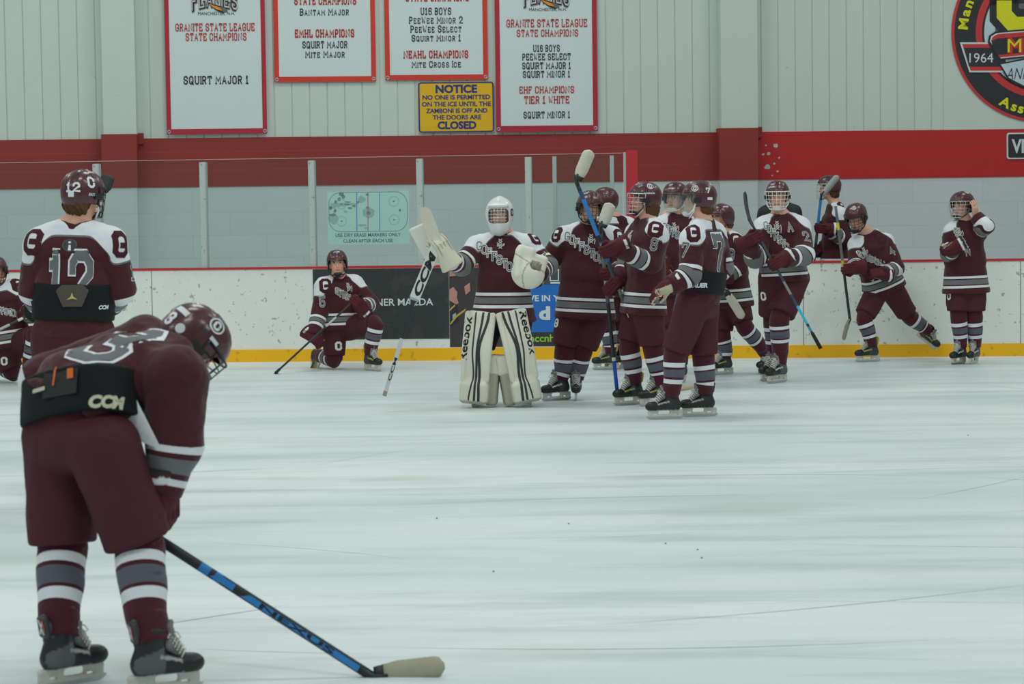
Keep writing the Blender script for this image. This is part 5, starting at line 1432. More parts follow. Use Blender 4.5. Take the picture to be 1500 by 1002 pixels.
# ------------------------------------------------------------------ sticks
def stick(label, butt, heel, toe, cols, thick=1.0, blade_h=0.075, blade_col=None, face=None, group=None, knob=0.12, tape=True, curve=0.02):
    """butt, heel, toe: world points. cols: list of (start fraction from the butt, colour)"""
    butt, heel, toe = Vector(butt), Vector(heel), Vector(toe)
    lowest = min((butt, heel, toe), key=lambda p: p.z)
    root = thing('hockey_stick', label, 'hockey stick', lowest, group)
    d = (heel - butt).normalized(); bd = (toe - heel); bd = bd.normalized()
    nrm = d.cross(bd).normalized() if face is None else Vector(face)            # flat face of the blade
    nrm = (nrm - d * nrm.dot(d)).normalized(); side = d.cross(nrm)
    L = (heel - butt).length; a, b_ = 0.0155 * thick, 0.0105 * thick
    mb = MB(); segs = sorted(set([0.0, 1.0] + [c[0] for c in cols] + [min(1, c[0] + 0.0001) for c in cols if c[0] > 0]))
    segs = sorted(set(segs + [i / 12 for i in range(13)]))
    prev = None
    sec = [(a, b_ * .6), (a * .7, b_), (-a * .7, b_), (-a, b_ * .6), (-a, -b_ * .6), (-a * .7, -b_), (a * .7, -b_), (a, -b_ * .6)]
    V = []; F = []; C = []
    for i, t in enumerate(segs):
        p = butt.lerp(heel, t); c = cols[0][1]
        for s_, cc in cols:
            if t > s_: c = cc
        if t == 0: c = cols[0][1]
        for (x, y) in sec: V.append(p + side * x + nrm * y); C.append(c[:3])
    for i in range(len(segs) - 1):
        for q in range(8): F.append((i * 8 + q, (i + 1) * 8 + q, (i + 1) * 8 + (q + 1) % 8, i * 8 + (q + 1) % 8))
    F += [tuple(range(8)), tuple((len(segs) - 1) * 8 + q for q in range(8))[::-1]]
    mb.add(V, F); mb.C = [tuple(c) for c in C]
    mb.build('shaft', M_STICK, root)
    if knob:
        mk = MB(); mk.tube([butt - d * 0.004, butt + d * 0.02, butt + d * knob], [0.019 * thick, 0.0185 * thick, 0.0165 * thick], 10); mk.build('grip_tape', mat('black_tape', srgb(30, 30, 31), 0.9), root)
    # blade: a curved slab growing out of the heel
    wv = bd.cross(nrm).normalized()
    if wv.dot(d) > 0: wv = -wv                                     # towards the top edge of the blade
    Lb = (toe - heel).length; n = 14; V = []; F = []
    for i in range(n + 1):
        t = i / n; c0 = heel.lerp(toe, t) + nrm * curve * t * t
        hgt = blade_h * (0.62 + 0.38 * min(1, t * 3)) * (1 if t < 0.86 else math.sqrt(max(0.05, 1 - ((t - 0.86) / 0.145) ** 2)))
        lo_ = -hgt * 0.5; th = 0.0055 * (1.5 - 0.7 * t)
        for (y, z) in ((lo_, -th), (lo_, th), (lo_ + hgt * 0.5, th * 1.15), (lo_ + hgt, th), (lo_ + hgt, -th), (lo_ + hgt * 0.5, -th * 1.15)): V.append(c0 + wv * (y + blade_h * 0.18) + nrm * z)
    for i in range(n):
        for q in range(6): F.append((i * 6 + q, i * 6 + (q + 1) % 6, (i + 1) * 6 + (q + 1) % 6, (i + 1) * 6 + q))
    F += [tuple(range(6))[::-1], tuple(n * 6 + q for q in range(6))]
    bc = blade_col or srgb(205, 204, 190)
    split = int(n * 0.18) if tape else 0
    rows = lambda i0, i1: ([V[j] for j in range(i0 * 6, (i1 + 1) * 6)])
    def part(i0, i1, nm, mt):
        VV = rows(i0, i1); FF = []
        for i in range(i1 - i0):
            for q in range(6): FF.append((i * 6 + q, i * 6 + (q + 1) % 6, (i + 1) * 6 + (q + 1) % 6, (i + 1) * 6 + q))
        FF += [tuple(range(6))[::-1], tuple((i1 - i0) * 6 + q for q in range(6))]
        return wlink(nm, VV, FF, mt, root, smooth=True)
    mdark = mat('stick_blade_dark', srgb(40, 42, 44), 0.5)
    if split:
        part(0, split, 'blade', mdark)
        part(split, n, 'blade_tape', mat('blade_tape_%d' % int(bc[0] * 1000), bc, 0.85, var=0.12, vscale=40))
    else: part(0, n, 'blade', mat('blade_%d' % int(bc[0] * 1000), bc, 0.6, var=0.1))
    # joint where the shaft runs into the blade
    mb = MB(); mb.tube([heel - d * 0.06, heel, heel + bd * 0.05], [0.0145 * thick, 0.016 * thick, 0.012 * thick], 8); mb.build('hosel', mdark, root)
    return root, (butt, heel, toe, nrm, side)
# ------------------------------------------------------------------ the team
def depth(px, py): return ground(px, py).y
def sk(butt, heel, toe, Y):
    return [at(p[0], p[1], Y + p[2]) for p in (butt, heel, toe)]
CAMD = Vector((0, -1, 0))
SB = srgb(44, 132, 204); SDK = srgb(40, 42, 46); SGR = srgb(168, 172, 172)

# ---- number 3, bent over with hands on knees, nearest to the camera
Y3 = 8.02
s3 = sk((70, 686, 0.14), (548, 993, 0.0), (652, 982, 0.0), Y3)
D = person(dict(id='p3', label='maroon player number 3 seen from behind, bent over in the foreground', Y=Y3, yaw=128, h=0.0085, hb=0.0095, seed=3,
    J=dict(head=(279, 507, 0.36), neck=(246, 512, 0.32), shR=(258, 556, 0.04), shL=(212, 508, 0.46), elR=(256, 650, 0.04), wrR=(238, 726, 0.02), elL=(70, 560, 0.42), wrL=(95, 700, 0.32),
           hipR=(152, 655, -0.06), hipL=(85, 640, 0.12), waist=(118, 580, 0.08), chest=(192, 545, 0.20), hem=(98, 604, 0.05), knR=(205, 800, -0.04), knL=(92, 802, 0.10)),
    skk=0.94, footR=(242, -0.21, 118), footL=(106, -0.06, 132), hyaw=112, hpitch=-52, face=('cage:black', 'strap:black', 'cup:black'), hair=True, tw=0.98, yoke=-0.4, yb=-0.2, ysb=0.0, yf=-0.5, ys=0.0, ar=1.12, wr=0.056, hbands=None, hemw=0.215, hemd=0.16,
    abands=(((0.56, 0.62), (0.85, 0.91)), ((0.67, 0.80),)), pad=(0.42, 1.40), padg=1.08, ps=0.94, pk=0.124, pcut=0.02, boot='red', fold=0.013,
    sbands=(((0.050, 0.085), (0.185, 0.222)), ((0.100, 0.172),)), cuff=0.064,
    gloveR=dict(dir=(-0.05, 0.15, -1), back=(0.9, -0.5, 0.1), fist=True, trim='band'), gloveL=dict(dir=(0.6, 0.2, -0.8), back=(-0.6, -0.4, 0.2))))
number_on(D.jb, D.jersey, 168, 500, (D.nk - D.ch).normalized(), '3', 0.27, white_w=1.7, grey_w=1.15, xs=0.9)
sans_on(D.padb, D.padm, 158, 588, (D.mid - D.hp).normalized(), 'CCM', 0.042, mat('pad_letter', srgb(206, 202, 176), 0.7), bold=0.06, shear=0.2)
upp = (D.mid - D.hp).normalized()
patch_on(D.padb, D.padm, 88, 556, upp, [(-0.075, -0.06), (0.075, -0.06), (0.08, 0.03), (0.055, 0.10), (-0.045, 0.10), (-0.07, 0.03)], 1.0, mat('pad_flap', srgb(36, 37, 38), 0.6), 'lumbar_flap', 0.012)
patch_on(D.padb, D.padm, 106, 548, upp, [(-0.012, -0.018), (0.012, -0.018), (0.012, 0.018), (-0.012, 0.018)], 1.0, mat('pad_orange', srgb(226, 112, 40), 0.6), 'orange_tab', 0.016)
patch_on(D.padb, D.padm, 83, 552, upp, [(-0.004, -0.035), (0.004, -0.035), (0.007, 0.035), (0.001, 0.035)], 1.0, MATS['pad_orange'], 'orange_piping', 0.016)
patch_on(D.padb, D.padm, 62, 572, upp, [(-0.035, -0.007), (0.035, -0.007), (0.035, 0.007), (-0.035, 0.007)], 1.0, MATS['pad_letter'], 'white_tab', 0.016)
helmet_marks(D, [(318, 478, 'logo', 0.058, 1.7), (313, 500, 'bar', 0.016, 2.6), (250, 466, '3', 0.045, 1.5), (264, 481, 'dot', 0.038, 1), (268, 455, 'bar', 0.022, 3.0)])
for s in 'RL':
    sk_ = getattr(D, 'skate' + s); m4 = D.feet[s]
    X = mat('skate_red_mark', srgb(200, 42, 44), 0.5)
    def gpt(y, z, o=0.0): return (-0.0985 - 0.158 * (z - 0.232) - o, y, z)
    def bar_(y0, z0, y1, z1, w_): return [gpt(y0 - w_, z0), gpt(y0 + w_, z0), gpt(y1 + w_, z1), gpt(y1 - w_, z1)]
    for nm, pts_, mt_ in (('guard_mark', bar_(-0.014, 0.206, 0.012, 0.262, 0.0045), M_WHITE), ('guard_mark', bar_(0.010, 0.206, -0.016, 0.262, 0.0045), M_WHITE), ('guard_flash', bar_(-0.022, 0.222, -0.014, 0.262, 0.006), X)):
        link(nm, mesh_of(nm, pts_, [(0, 1, 2, 3)], mt_, False), sk_, m4)
patch_on(D.jb, D.jersey, 192, 600, Vector((-0.18, 0.0, 1)), [(-0.008, -0.10), (0.016, -0.10), (0.014, 0.05), (-0.006, 0.10), (-0.020, 0.09)], 1.0, M_WHITE, 'hem_stripe')
r3, g3 = stick('black and blue hockey stick held by the bent player, blade on the near ice', *s3, cols=[(0, SDK), (0.47, SB), (0.50, SDK), (0.515, SB), (0.535, SDK), (0.58, SDK), (0.93, SDK)], thick=1.15, blade_h=0.078, blade_col=srgb(176, 170, 150), knob=0.14, face=(0.05, -1, 0.25))
def shaft_strip(root, g, t0, t1, w0, w1, mt, name, off=0.0135, txt=None, hgt=0.02, thick=1.0, shift=0.0):
    """printed panel or word on the camera side of a shaft"""
    butt, heel, toe, nrm, side = g; n = nrm if nrm.dot(CAMD) > 0 else -nrm; d = (heel - butt); L = d.length; d = d / L; u = n.cross(d)
    if txt is None: V = [butt + d * (L * t) + u * y + n * off for t, y in ((t0, w0), (t1, w0), (t1 - 0.0, w1), (t0 + 0.02, w1))]; F = [(0, 1, 2, 3)]
    else:
        V2, F2 = sans_text(txt, 0.03); x0 = min(v[0] for v in V2); x1 = max(v[0] for v in V2)
        V = [butt + d * (L * lerp(t0, t1, (x - x0) / (x1 - x0))) + u * ((y - 0.365) / 0.73 * hgt + shift) + n * off for x, y in V2]; F = orient(V2, F2)
    return wlink(name, V, F, mt, root, smooth=False)
M_SBLUE = mat('stick_blue_print', SB, 0.45); M_SBLK = mat('stick_black_print', srgb(28, 29, 31), 0.5)
shaft_strip(r3, g3, 0.60, 0.955, -0.0135, 0.008, M_SBLUE, 'blue_panel', 0.0128)
shaft_strip(r3, g3, 0.505, 0.575, -0.012, 0.012, M_SBLUE, 'blue_panel', 0.0128)
shaft_strip(r3, g3, 0.655, 0.88, 0, 0, M_SBLK, 'lettering', 0.0136, txt='NEXUS', hgt=0.019, shift=-0.002)

# ---- number 12, standing with his back to the camera
Y12 = 13.3
D = person(dict(id='p12', label='maroon player number 12 standing with his back turned, beyond the bent player', Y=Y12, yaw=176, h=0.010, seed=12, k=1.06,
    hemw=0.215, hemd=0.16, J=dict(head=(122, 287, 0.02), neck=(110, 330, 0), shR=(160, 359, 0.0), shL=(61, 361, 0.0), elR=(174, 424, 0.04), wrR=(160, 446, 0.26), elL=(51, 424, 0.04), wrL=(62, 450, 0.26),
           hipR=(132, 490, 0), hipL=(82, 490, 0), knR=(136, 600, 0.02), knL=(80, 600, 0.02)),
    footR=(140, 729, 172), footL=(76, 729, 186), hyaw=150, hpitch=-4, face=('cage:black', 'strap:white', 'cup:black'), hair=True, yoke=0.105,
    abands=(((0.56, 0.61), (0.80, 0.86)), ((0.635, 0.78),)), hbands=None, pad=(0.32, 1.12), padg=1.02, tw=0.97, hem=0.02, ps=0.99,
    gloveR=dict(dir=(0.2, 0.8, 0.3), back=(0, 0.4, 1), fist=True), gloveL=dict(dir=(0.1, 0.9, 0.2), back=(0, 0.4, 1), fist=True)))
number_on(D.jb, D.jersey, 103, 408, D.up, '12', 0.265, nrm=-D.front, white_w=1.85, grey_w=1.35, xs=0.56)
glyph_on(D.jb, D.jersey, 179, 358, D.up, 'G', 0.125, M_MAROON, 1.6, 'shoulder_logo', xs=1.0)
glyph_on(D.jb, D.jersey, 46, 352, D.up, 'G', 0.125, M_MAROON, 1.6, 'shoulder_logo')
number_on(D.jb, D.jersey, 193, 398, D.up, '1', 0.09, name='sleeve_number'); number_on(D.jb, D.jersey, 29, 392, D.up, '1', 0.09, name='sleeve_number')
n_ = 28; cc = [(math.cos(2 * math.pi * i / n_) * 0.5, math.sin(2 * math.pi * i / n_) * 0.5) for i in range(n_)]
patch_on(D.jb, D.jersey, 102, 359, D.up, cc, 0.082, M_GREY, 'round_patch', 0.002); patch_on(D.jb, D.jersey, 102, 359, D.up, cc, 0.076, mat('patch_dark', srgb(64, 58, 60), 0.8), 'round_patch', 0.003)
patch_on(D.jb, D.jersey, 102, 361, D.up, [(-0.009, -0.026), (0.009, -0.026), (0.006, 0.008), (-0.006, 0.008)], 1.0, M_WHITE, 'patch_figure', 0.004)
patch_on(D.jb, D.jersey, 102, 355.5, D.up, [(x * 0.016, y * 0.016) for x, y in cc], 1.0, M_WHITE, 'patch_figure', 0.004)
up12 = Vector((0, 0, 1))
patch_on(D.padb, D.padm, 106, 433, up12, [(-0.055, -0.065), (0.055, -0.065), (0.075, -0.02), (0.095, 0.03), (0.06, 0.062), (-0.06, 0.062), (-0.095, 0.03), (-0.075, -0.02)], 1.0, mat('pad_olive_flap', srgb(78, 72, 62), 0.75), 'lumbar_flap', 0.010)
patch_on(D.padb, D.padm, 106, 436, up12, [(-0.032, -0.012), (0, -0.006), (0.032, -0.012), (0.008, 0.006), (0, 0.03), (-0.008, 0.006)], 1.0, mat('pad_gold', srgb(198, 182, 112), 0.6), 'pad_emblem', 0.014)
sans_on(D.padb, D.padm, 152, 450, up12, 'CCM', 0.022, M_WHITE, bold=0.05, shear=0.3)
helmet_marks(D, [(133, 267, 'C', 0.055, 1.5), (107, 274, '12', 0.046, 1.6), (104, 284, 'bar', 0.034, 1.1), (138, 285, '~EASTON', 0.015, 1)])
s12 = sk((120, 470, 0.40), (147, 280, 0.62), (156, 256, 0.66), Y12)
stick('stick standing in front of player number 12, dark blade showing beside his helmet', *s12, cols=[(0, SDK), (0.3, SGR), (0.85, srgb(200, 200, 190))], blade_h=0.085, blade_col=srgb(46, 48, 50), tape=False, face=(0.1, -1, 0.1), curve=0.005, knob=0)

# ---- player kneeling at the left edge
YL = depth(20, 561)
sL = sk((62, 452, -0.30), (-60, 512, -0.75), (-92, 520, -0.75), YL)
D = person(dict(id='pL', yf=0.05,  label='maroon player kneeling on one knee at the left edge, partly cut off', Y=YL, yaw=12, seed=4, 
    J=dict(head=(-6, 398, -0.02), neck=(-2, 419, 0), shR=(-28, 430, -0.06), shL=(23, 424, 0.05), elR=(-34, 474, -0.08), wrR=(-30, 514, -0.12), elL=(44, 460, -0.06), wrL=(34, 455, -0.30),
           hipR=(0, 505, 0), hipL=(26, 505, 0), knR=(20, 546, -0.02), knL=(52, 492, -0.32)),
    footR=(-6, 540, 0.34, (-0.4, 0.5, -0.6), (-0.3, 0.8, 0.5)), footL=(44, 552, 25), hyaw=5, face=('cage:black', 'cup:black'), sleeve=0.97, yoke=0.11, ground_z=0.0, hem=0.03, fz=0.0,
    gloveR=dict(grip=(-32, 530, -0.30), axis=(sL[1] - sL[0]), back=(-0.3, -1, 0)), gloveL=dict(grip=(46, 459, -0.32), axis=(sL[1] - sL[0]), back=(0.4, -1, 0.3))))
glyph_on(D.jb, D.jersey, 27, 416, D.up, 'G', 0.12, M_MAROON, 2.3, 'shoulder_logo')
chest_word(D, -12, 452, 30, 461, 'GOFFSTOWN', 0.058)
glyph_on(D.pb, D.pants, 6, 529, Vector((0, 0, 1)), 'C', 0.065, M_WHITE, 1.8)
stick('hockey stick across the lap of the player kneeling at the left edge', *sL, cols=[(0, SDK), (0.10, srgb(210, 210, 205)), (0.16, SDK), (0.24, srgb(210, 210, 205)), (0.3, SDK), (0.4, SGR)], group=None)

# ---- number 5, kneeling in front of the black advertisement
Y5 = depth(500, 541)
s5 = sk((530, 430, -0.34), (404, 546, -0.62), (400, 549.5, -0.40), Y5)
D = person(dict(id='p5', label='maroon player number 5 kneeling before the black advertisement', Y=Y5, yaw=20, seed=5,
    J=dict(head=(494, 387, -0.05), neck=(497, 408, 0), shR=(474, 421, -0.08), shL=(519, 417, 0.07), elR=(469, 458, -0.12), wrR=(466, 487, -0.22), elL=(543, 445, 0.0), wrL=(530, 433, -0.28),
           hipR=(489, 479, 0), hipL=(510, 480, 0), knR=(490, 527, -0.06), knL=(551, 473, -0.34)),
    footR=(463, 524, 0.28, (-0.35, 0.45, -0.65), (-0.25, 0.8, 0.55)), footL=(546, 538, 38), hyaw=4, hpitch=4, hroll=3, face=('strap:black', 'cup:black'), yoke=0.105, hem=0.02, boot='yellow', ground_z=0.0,
    abands=(((0.60, 0.655), (0.765, 0.82)), ((0.675, 0.75),)), 
    gloveR=dict(grip=(467, 503, -0.30), axis=(s5[1] - s5[0]), back=(-0.7, -1, 0.1), trim='word'), gloveL=dict(grip=(519, 440, -0.36), axis=(s5[1] - s5[0]), dir=(-0.55, -0.4, 0.3), back=(0.5, -1, 0.5), trim='word')))
glyph_on(D.jb, D.jersey, 477, 418, D.up, 'G', 0.125, M_MAROON, 1.6, 'shoulder_logo')
number_on(D.jb, D.jersey, 472, 442, Vector((0, 0, 1)), '5', 0.095, name='sleeve_number')
laces_on(D, 509, 416); chest_word(D, 494, 426, 521, 443, 'GOFFSTOWN', 0.058)
glyph_on(D.pb, D.pants, 496, 507, Vector((0, 0, 1)), 'C', 0.072, M_WHITE, 1.9)
helmet_marks(D, [(493, 369, '~CCM', 0.022, 1)])
stick('black stick held across the body by the player kneeling before the black advertisement', *s5, cols=[(0, SDK), (0.30, srgb(190, 192, 190)), (0.42, SDK)], blade_h=0.07, blade_col=srgb(150, 142, 128), tape=False)

# ---- the goalie
YG = depth(733, 594)
D = person(dict(id='goalie', yf=-0.008, label='goalie in white mask and big white leg pads, blocker arm raised', Y=YG, yaw=4, seed=7, k=1.0,
    J=dict(head=(732, 316, -0.03), neck=(737, 345, 0), shR=(699, 362, 0.0), shL=(776, 362, 0.02), elR=(676, 388, -0.16), wrR=(656, 380, -0.40), elL=(801, 390, -0.05), wrL=(790, 400, -0.28),
           hipR=(718, 462, 0), hipL=(757, 462, 0), knR=(703, 515, -0.04), knL=(756, 515, -0.04)),
    footR=(697, 594, -12), footL=(772, 591, 14), hyaw=-6, hat='mask', tw=1.04, yoke=0.105, hem=0.05, hemw=0.262, hemd=0.20, sleeve=1.12, skates=True, boot='grey',
    abands=(((0.34, 0.40), (0.66, 0.72), (0.82, 0.87)), ((0.46, 0.60),)), hbands=(((0.118, 0.143), (0.222, 0.248)), ((0.157, 0.208),)), pmat=mat('black_nylon', srgb(40, 34, 38), 0.8)))
laces_on(D, 733, 352, 0.06); chest_word(D, 702, 360, 761, 401, 'GOFFSTOWN', 0.066)
glyph_on(D.jb, D.jersey, 784, 348, D.up, 'G', 0.11, M_MAROON, 1.6, 'shoulder_logo'); number_on(D.jb, D.jersey, 798, 377, Vector((0, 0, 1)), '1', 0.10, name='sleeve_number')
helmet_marks(D, [])
h = hit(D.hbvh, 750, 311)
if h[0] is not None: V2, F2 = centred('C', 1.6); world_decal(D, h, Vector((0, 0, 1)), V2, F2, 0.05, M_MAROON)
PADW = srgb(222, 219, 204); PADK = srgb(46, 48, 50); PADG = srgb(176, 172, 158)
def leg_pad(D, side, topm, botm, wid, tilt):
    """tall moulded pad: a thick slab with rolled edges, knee bend and a boot flare; built in its own frame (x across, y front, z up)"""
    top = at(*topm[:2], YG + topm[2]); bot = at(*botm[:2], YG + botm[2]); L = (top - bot).length; up = (top - bot).normalized(); f = fwd_of(tilt); Rm = frame(f, up).to_4x4(); Rm.translation = bot
    W = wid / 2
    def f_(P):
        x, y, z = P.T; t = z / L; w_ = W * (0.94 + 0.10 * np.clip(t, 0, 1)); yc = 0.02 - 0.05 * sstep(t, 0.55, 1.0) + 0.02 * np.sin(np.clip(t, 0, 1) * 3.1)
        q = np.stack([x / w_ * W, y - yc, z], 1)
        d = rbox(q, (0, 0, L * 0.56), (W, 0.060, L * 0.445), 0.040)
        d = smin(d, rbox(np.stack([x, y - yc, z], 1), (0, 0.02, L * 0.135), (W * 1.04, 0.085, L * 0.125), 0.045), 0.02)
        for s in (-1, 1): d = smin(d, cone(q, (s * W * 0.86, 0.048, L * 0.28), (s * W * 0.86, 0.048, L * 0.97), 0.026, 0.026), 0.006)
        d = smin(d, cone(q, (-W * 0.8, 0.05, L * 0.265), (W * 0.8, 0.05, L * 0.265), 0.020, 0.020), 0.006)
        return smax(d, -cone(P, (0, -0.14, -0.1), (0, -0.14, L), 0.095, 0.10), 0.02)
    V, F, N = nets(f_, (-W * 1.4, -0.2, -0.05), (W * 1.4, 0.25, L * 1.1), 0.0095)
    C = colour_rows(len(V), PADW); x, y, z = V.T; fr = N[:, 1] > 0.15
    C[fr & (z < L * 0.045)] = PADG[:3]
    Wm = np.array(Rm); Vw = V @ Wm[:3, :3].T + Wm[:3, 3]
    o = wlink('leg_pad', Vw, F, M_PAD, D.root, cols=C); bv = bvh_of(Vw, F)
    def onpad(x0, z0): return (Rm @ Vector((x0, 0.0, z0)))
    inner = 1 if side == 'R' else -1                # inner side of the pad points to the other leg
    # three dark stripes that draw together at the knee and spread again on the boot
    for (a, b_, c, e, wd) in ((-0.32, -0.30, -0.10, -0.30, 0.013), (0.20, 0.02, 0.10, 0.10, 0.019), (0.62, 0.16, 0.34, 0.42, 0.022)):
        xs = [(-inner * 0 + inner * -q * W) for q in (a, b_, c, e)]
        zs = [L * 0.985, L * 0.60, L * 0.31, L * 0.06]; pts = []
        for i in range(25):
            t = i / 24 * 3; j = min(2, int(t)); u_ = t - j; u_ = u_ * u_ * (3 - 2 * u_); pts.append((lerp(xs[j], xs[j + 1], u_), lerp(zs[j], zs[j + 1], t - j)))
        V2, F2 = ribbon(pts, wd, 0.02); P = []; ok = []; n = (Rm.to_3x3() @ Vector((0, 1, 0)))
        for p in V2:
            c_ = bv.ray_cast(onpad(p.x, p.y) + n * 0.4, -n, 0.6); ok.append(c_[0] is not None); P.append((c_[0] + n * 0.003) if c_[0] is not None else onpad(p.x, p.y))
        # from the front the pad's own x runs to the left, so the winding is turned
        wlink('pad_stripe', P, [tuple(reversed(f)) for f in F2 if all(ok[i] for i in f)], mat('pad_black', PADK, 0.6), o)
    # brand word running up the outer edge
    V2, F2 = sans_text('Reebok', 0.02); x0 = min(v[0] for v in V2); x1 = max(v[0] for v in V2); P = []; ok = []
    n = (Rm.to_3x3() @ Vector((inner * 0.2, 1, 0))).normalized()
    LW = 0.37; z0 = 0.37 if side == 'R' else 0.40
    for (x_, y_) in V2:
        t = (x_ - x0) / (x1 - x0); yy = (y_ - 0.3) / 0.73 * 0.058
        if side == 'R': q = onpad(inner * (W * 0.70), z0 + t * LW) + (Rm.to_3x3() @ Vector((yy, 0, 0)))
        else: q = onpad(inner * (W * 0.70), z0 + (1 - t) * LW) + (Rm.to_3x3() @ Vector((-yy, 0, 0)))
        c_ = bv.ray_cast(q + n * 0.4, -n, 0.6); ok.append(c_[0] is not None); P.append((c_[0] + n * 0.003) if c_[0] is not None else q)
    wlink('lettering', P, [f for f in F2 if all(ok[i] for i in f)] + [tuple(reversed(f)) for f in F2 if all(ok[i] for i in f)], MATS['pad_black'], o, smooth=False)
    # straps round the boot
    for z_ in (0.17, 0.225):
        mb = MB(); mb.tube([Rm @ Vector((W * 0.9 * math.sin(a), 0.075 + 0.035 * math.cos(a), L * z_ + 0.01 * math.sin(2 * a))) for a in np.linspace(-1.4, 1.4, 9)], 0.007, 5); mb.build('strap', mat('pad_strap', PADG, 0.7), o)
    # knee stack on the inner side
    def g_(P): return rbox(P, (-inner * W * 1.25, -0.05, L * 0.44), (0.055, 0.075, 0.085), 0.03)
    V, F, N = nets(g_, (-W * 2.2, -0.2, L * 0.25), (W * 2.2, 0.2, L * 0.65), 0.012); Vw = V @ Wm[:3, :3].T + Wm[:3, 3]
    wlink('knee_stack', Vw, F, M_PAD, o, cols=colour_rows(len(V), PADW))
    def g2(P): return rbox(P, (-inner * W * 1.15, -0.05, L * 0.19), (0.05, 0.07, 0.15), 0.03)
    V, F, N = nets(g2, (-W * 2.2, -0.2, -0.02), (W * 2.2, 0.2, L * 0.5), 0.012); Vw = V @ Wm[:3, :3].T + Wm[:3, 3]
    wlink('calf_wrap', Vw, F, M_PAD, o, cols=colour_rows(len(V), PADG))
    return o
leg_pad(D, 'R', (704, 457, -0.20), (695, 592, -0.16), 0.235, -8); leg_pad(D, 'L', (748, 455, -0.20), (772, 590, -0.16), 0.235, 10)
# blocker: flat board on the back of the right hand, fingers closed on the stick
sg_b = at(563, 580, YG - 0.55); sg_m = at(606, 440, YG - 0.50); sg_h = at(640, 358, YG - 0.50); sg_t = at(620, 304, YG - 0.50)
bo = at(637, 353, YG - 0.34); bu = (at(652, 383, YG - 0.32) - at(622, 328, YG - 0.38)).normalized(); bn = Vector((-0.55, -0.80, 0.22)); bn = (bn - bu * bn.dot(bu)).normalized(); Rb = Matrix((bu, bn.cross(bu), bn)).transposed()
V, F, N = nets(lambda P: smax(rbox((P - A3(bo + bn * -0.01 + Vector((-0.05, 0, -0.03)))) @ np.array(Rb), (0, 0, 0), (0.185, 0.105, 0.024), 0.020), -1e3 + 0 * P[:, 0], 0.001), np.array(bo) - 0.3, np.array(bo) + 0.3, 0.009)
bl_o = wlink('blocker', V, F, M_PAD, D.root, cols=colour_rows(len(V), srgb(226, 224, 212)))
# gauntlet and the fingers of the blocker hand
xg = (at(628, 332, YG - 0.48) - at(655, 378, YG - 0.44)).normalized(); zg = Vector((0.35, -1, 0.25)); zg = (zg - xg * zg.dot(xg)).normalized(); yg = zg.cross(xg); Rg = Matrix((xg, yg, zg)).transposed().to_4x4(); Rg.translation = at(652, 371, YG - 0.46)
gf = glove_f(True)
V, F, N = nets(gf, (-0.12, -0.1, -0.1), (0.21, 0.12, 0.07), 0.008); V = V * 1.22; Wm = np.array(Rg)
C = colour_rows(len(V), srgb(214, 208, 188)); C[(np.abs(np.mod(V[:, 1] * 30, 1) - 0.5) < 0.08) & (V[:, 0] > 0.0)] = srgb(150, 142, 122)[:3]
wlink('blocker_glove', V @ Wm[:3, :3].T + Wm[:3, 3], F, M_PAD, D.root, cols=C)
# catching glove on the left hand: cuff, deep round pocket with laced webbing
co = at(774, 391, YG - 0.34); cn = Vector((0.05, -1, 0.12)).normalized(); cu_ = Vector((0.30, 0, 1)); cu_ = (cu_ - cn * cu_.dot(cn)).normalized(); Rc = Matrix((cn.cross(cu_) * -1, cn * -1, cu_)).transposed()  # x right, y away, z up
GWR = D.J['wrL'] + (D.J['elL'] - D.J['wrL']) * 0.12
def catch_f(P):
    q = (P - A3(co)) @ np.array(Rc)
    d = ell(q, (0.012, 0.0, -0.055), (0.140, 0.085, 0.128))
    d = smin(d, rbox(q, (-0.055, 0.01, 0.075), (0.082, 0.062, 0.090), 0.04), 0.03)
    d = smin(d, rbox(q, (0.075, 0.02, 0.055), (0.07, 0.05, 0.07), 0.035), 0.02)
    d = smin(d, cone(q, (-0.11, -0.03, 0.10), (-0.07, -0.06, -0.10), 0.030, 0.026), 0.02)
    d = smin(d, cone(P, GWR, co + Vector((0, 0.02, 0.02)), 0.062, 0.075), 0.02)
    d = smax(d, -ell(q, (0.055, -0.085, 0.02), (0.050, 0.045, 0.040)), 0.012)
    g = np.abs(np.abs(q[:, 0] + 0.02 - 0.8 * (q[:, 2] + 0.05) ** 2) - 0.0) - 0.0025
    return smax(d, -np.maximum(g, np.abs(q[:, 2] + 0.05) - 0.13) - 0.0, 0.004) if False else d
V, F, N = nets(catch_f, np.array(co) - 0.28, np.array(co) + 0.28, 0.009)
q = (V - A3(co)) @ np.array(Rc); C = colour_rows(len(V), srgb(224, 222, 208))
C[(np.linalg.norm((q[:, [0, 2]] - np.array([0.055, 0.02])) / np.array([0.050, 0.040]), axis=1) < 1) & (q[:, 1] < 0) & (np.mod(q[:, 0] * 60 + q[:, 2] * 40, 1) < 0.6)] = srgb(120, 112, 96)[:3]
C[(np.abs(q[:, 0] + 0.030 - 3.0 * (q[:, 2] + 0.06) ** 2) < 0.005) & (q[:, 2] < 0.03) & (q[:, 1] < 0)] = srgb(166, 158, 130)[:3]
C[(np.abs(np.abs(q[:, 2] - 0.03 + 0.3 * q[:, 0]) - 0.0) < 0.005) & (q[:, 1] < 0)] = srgb(170, 162, 136)[:3]
ct_ = wlink('catching_glove', V, F, M_PAD, D.root, cols=C)
mb = MB()
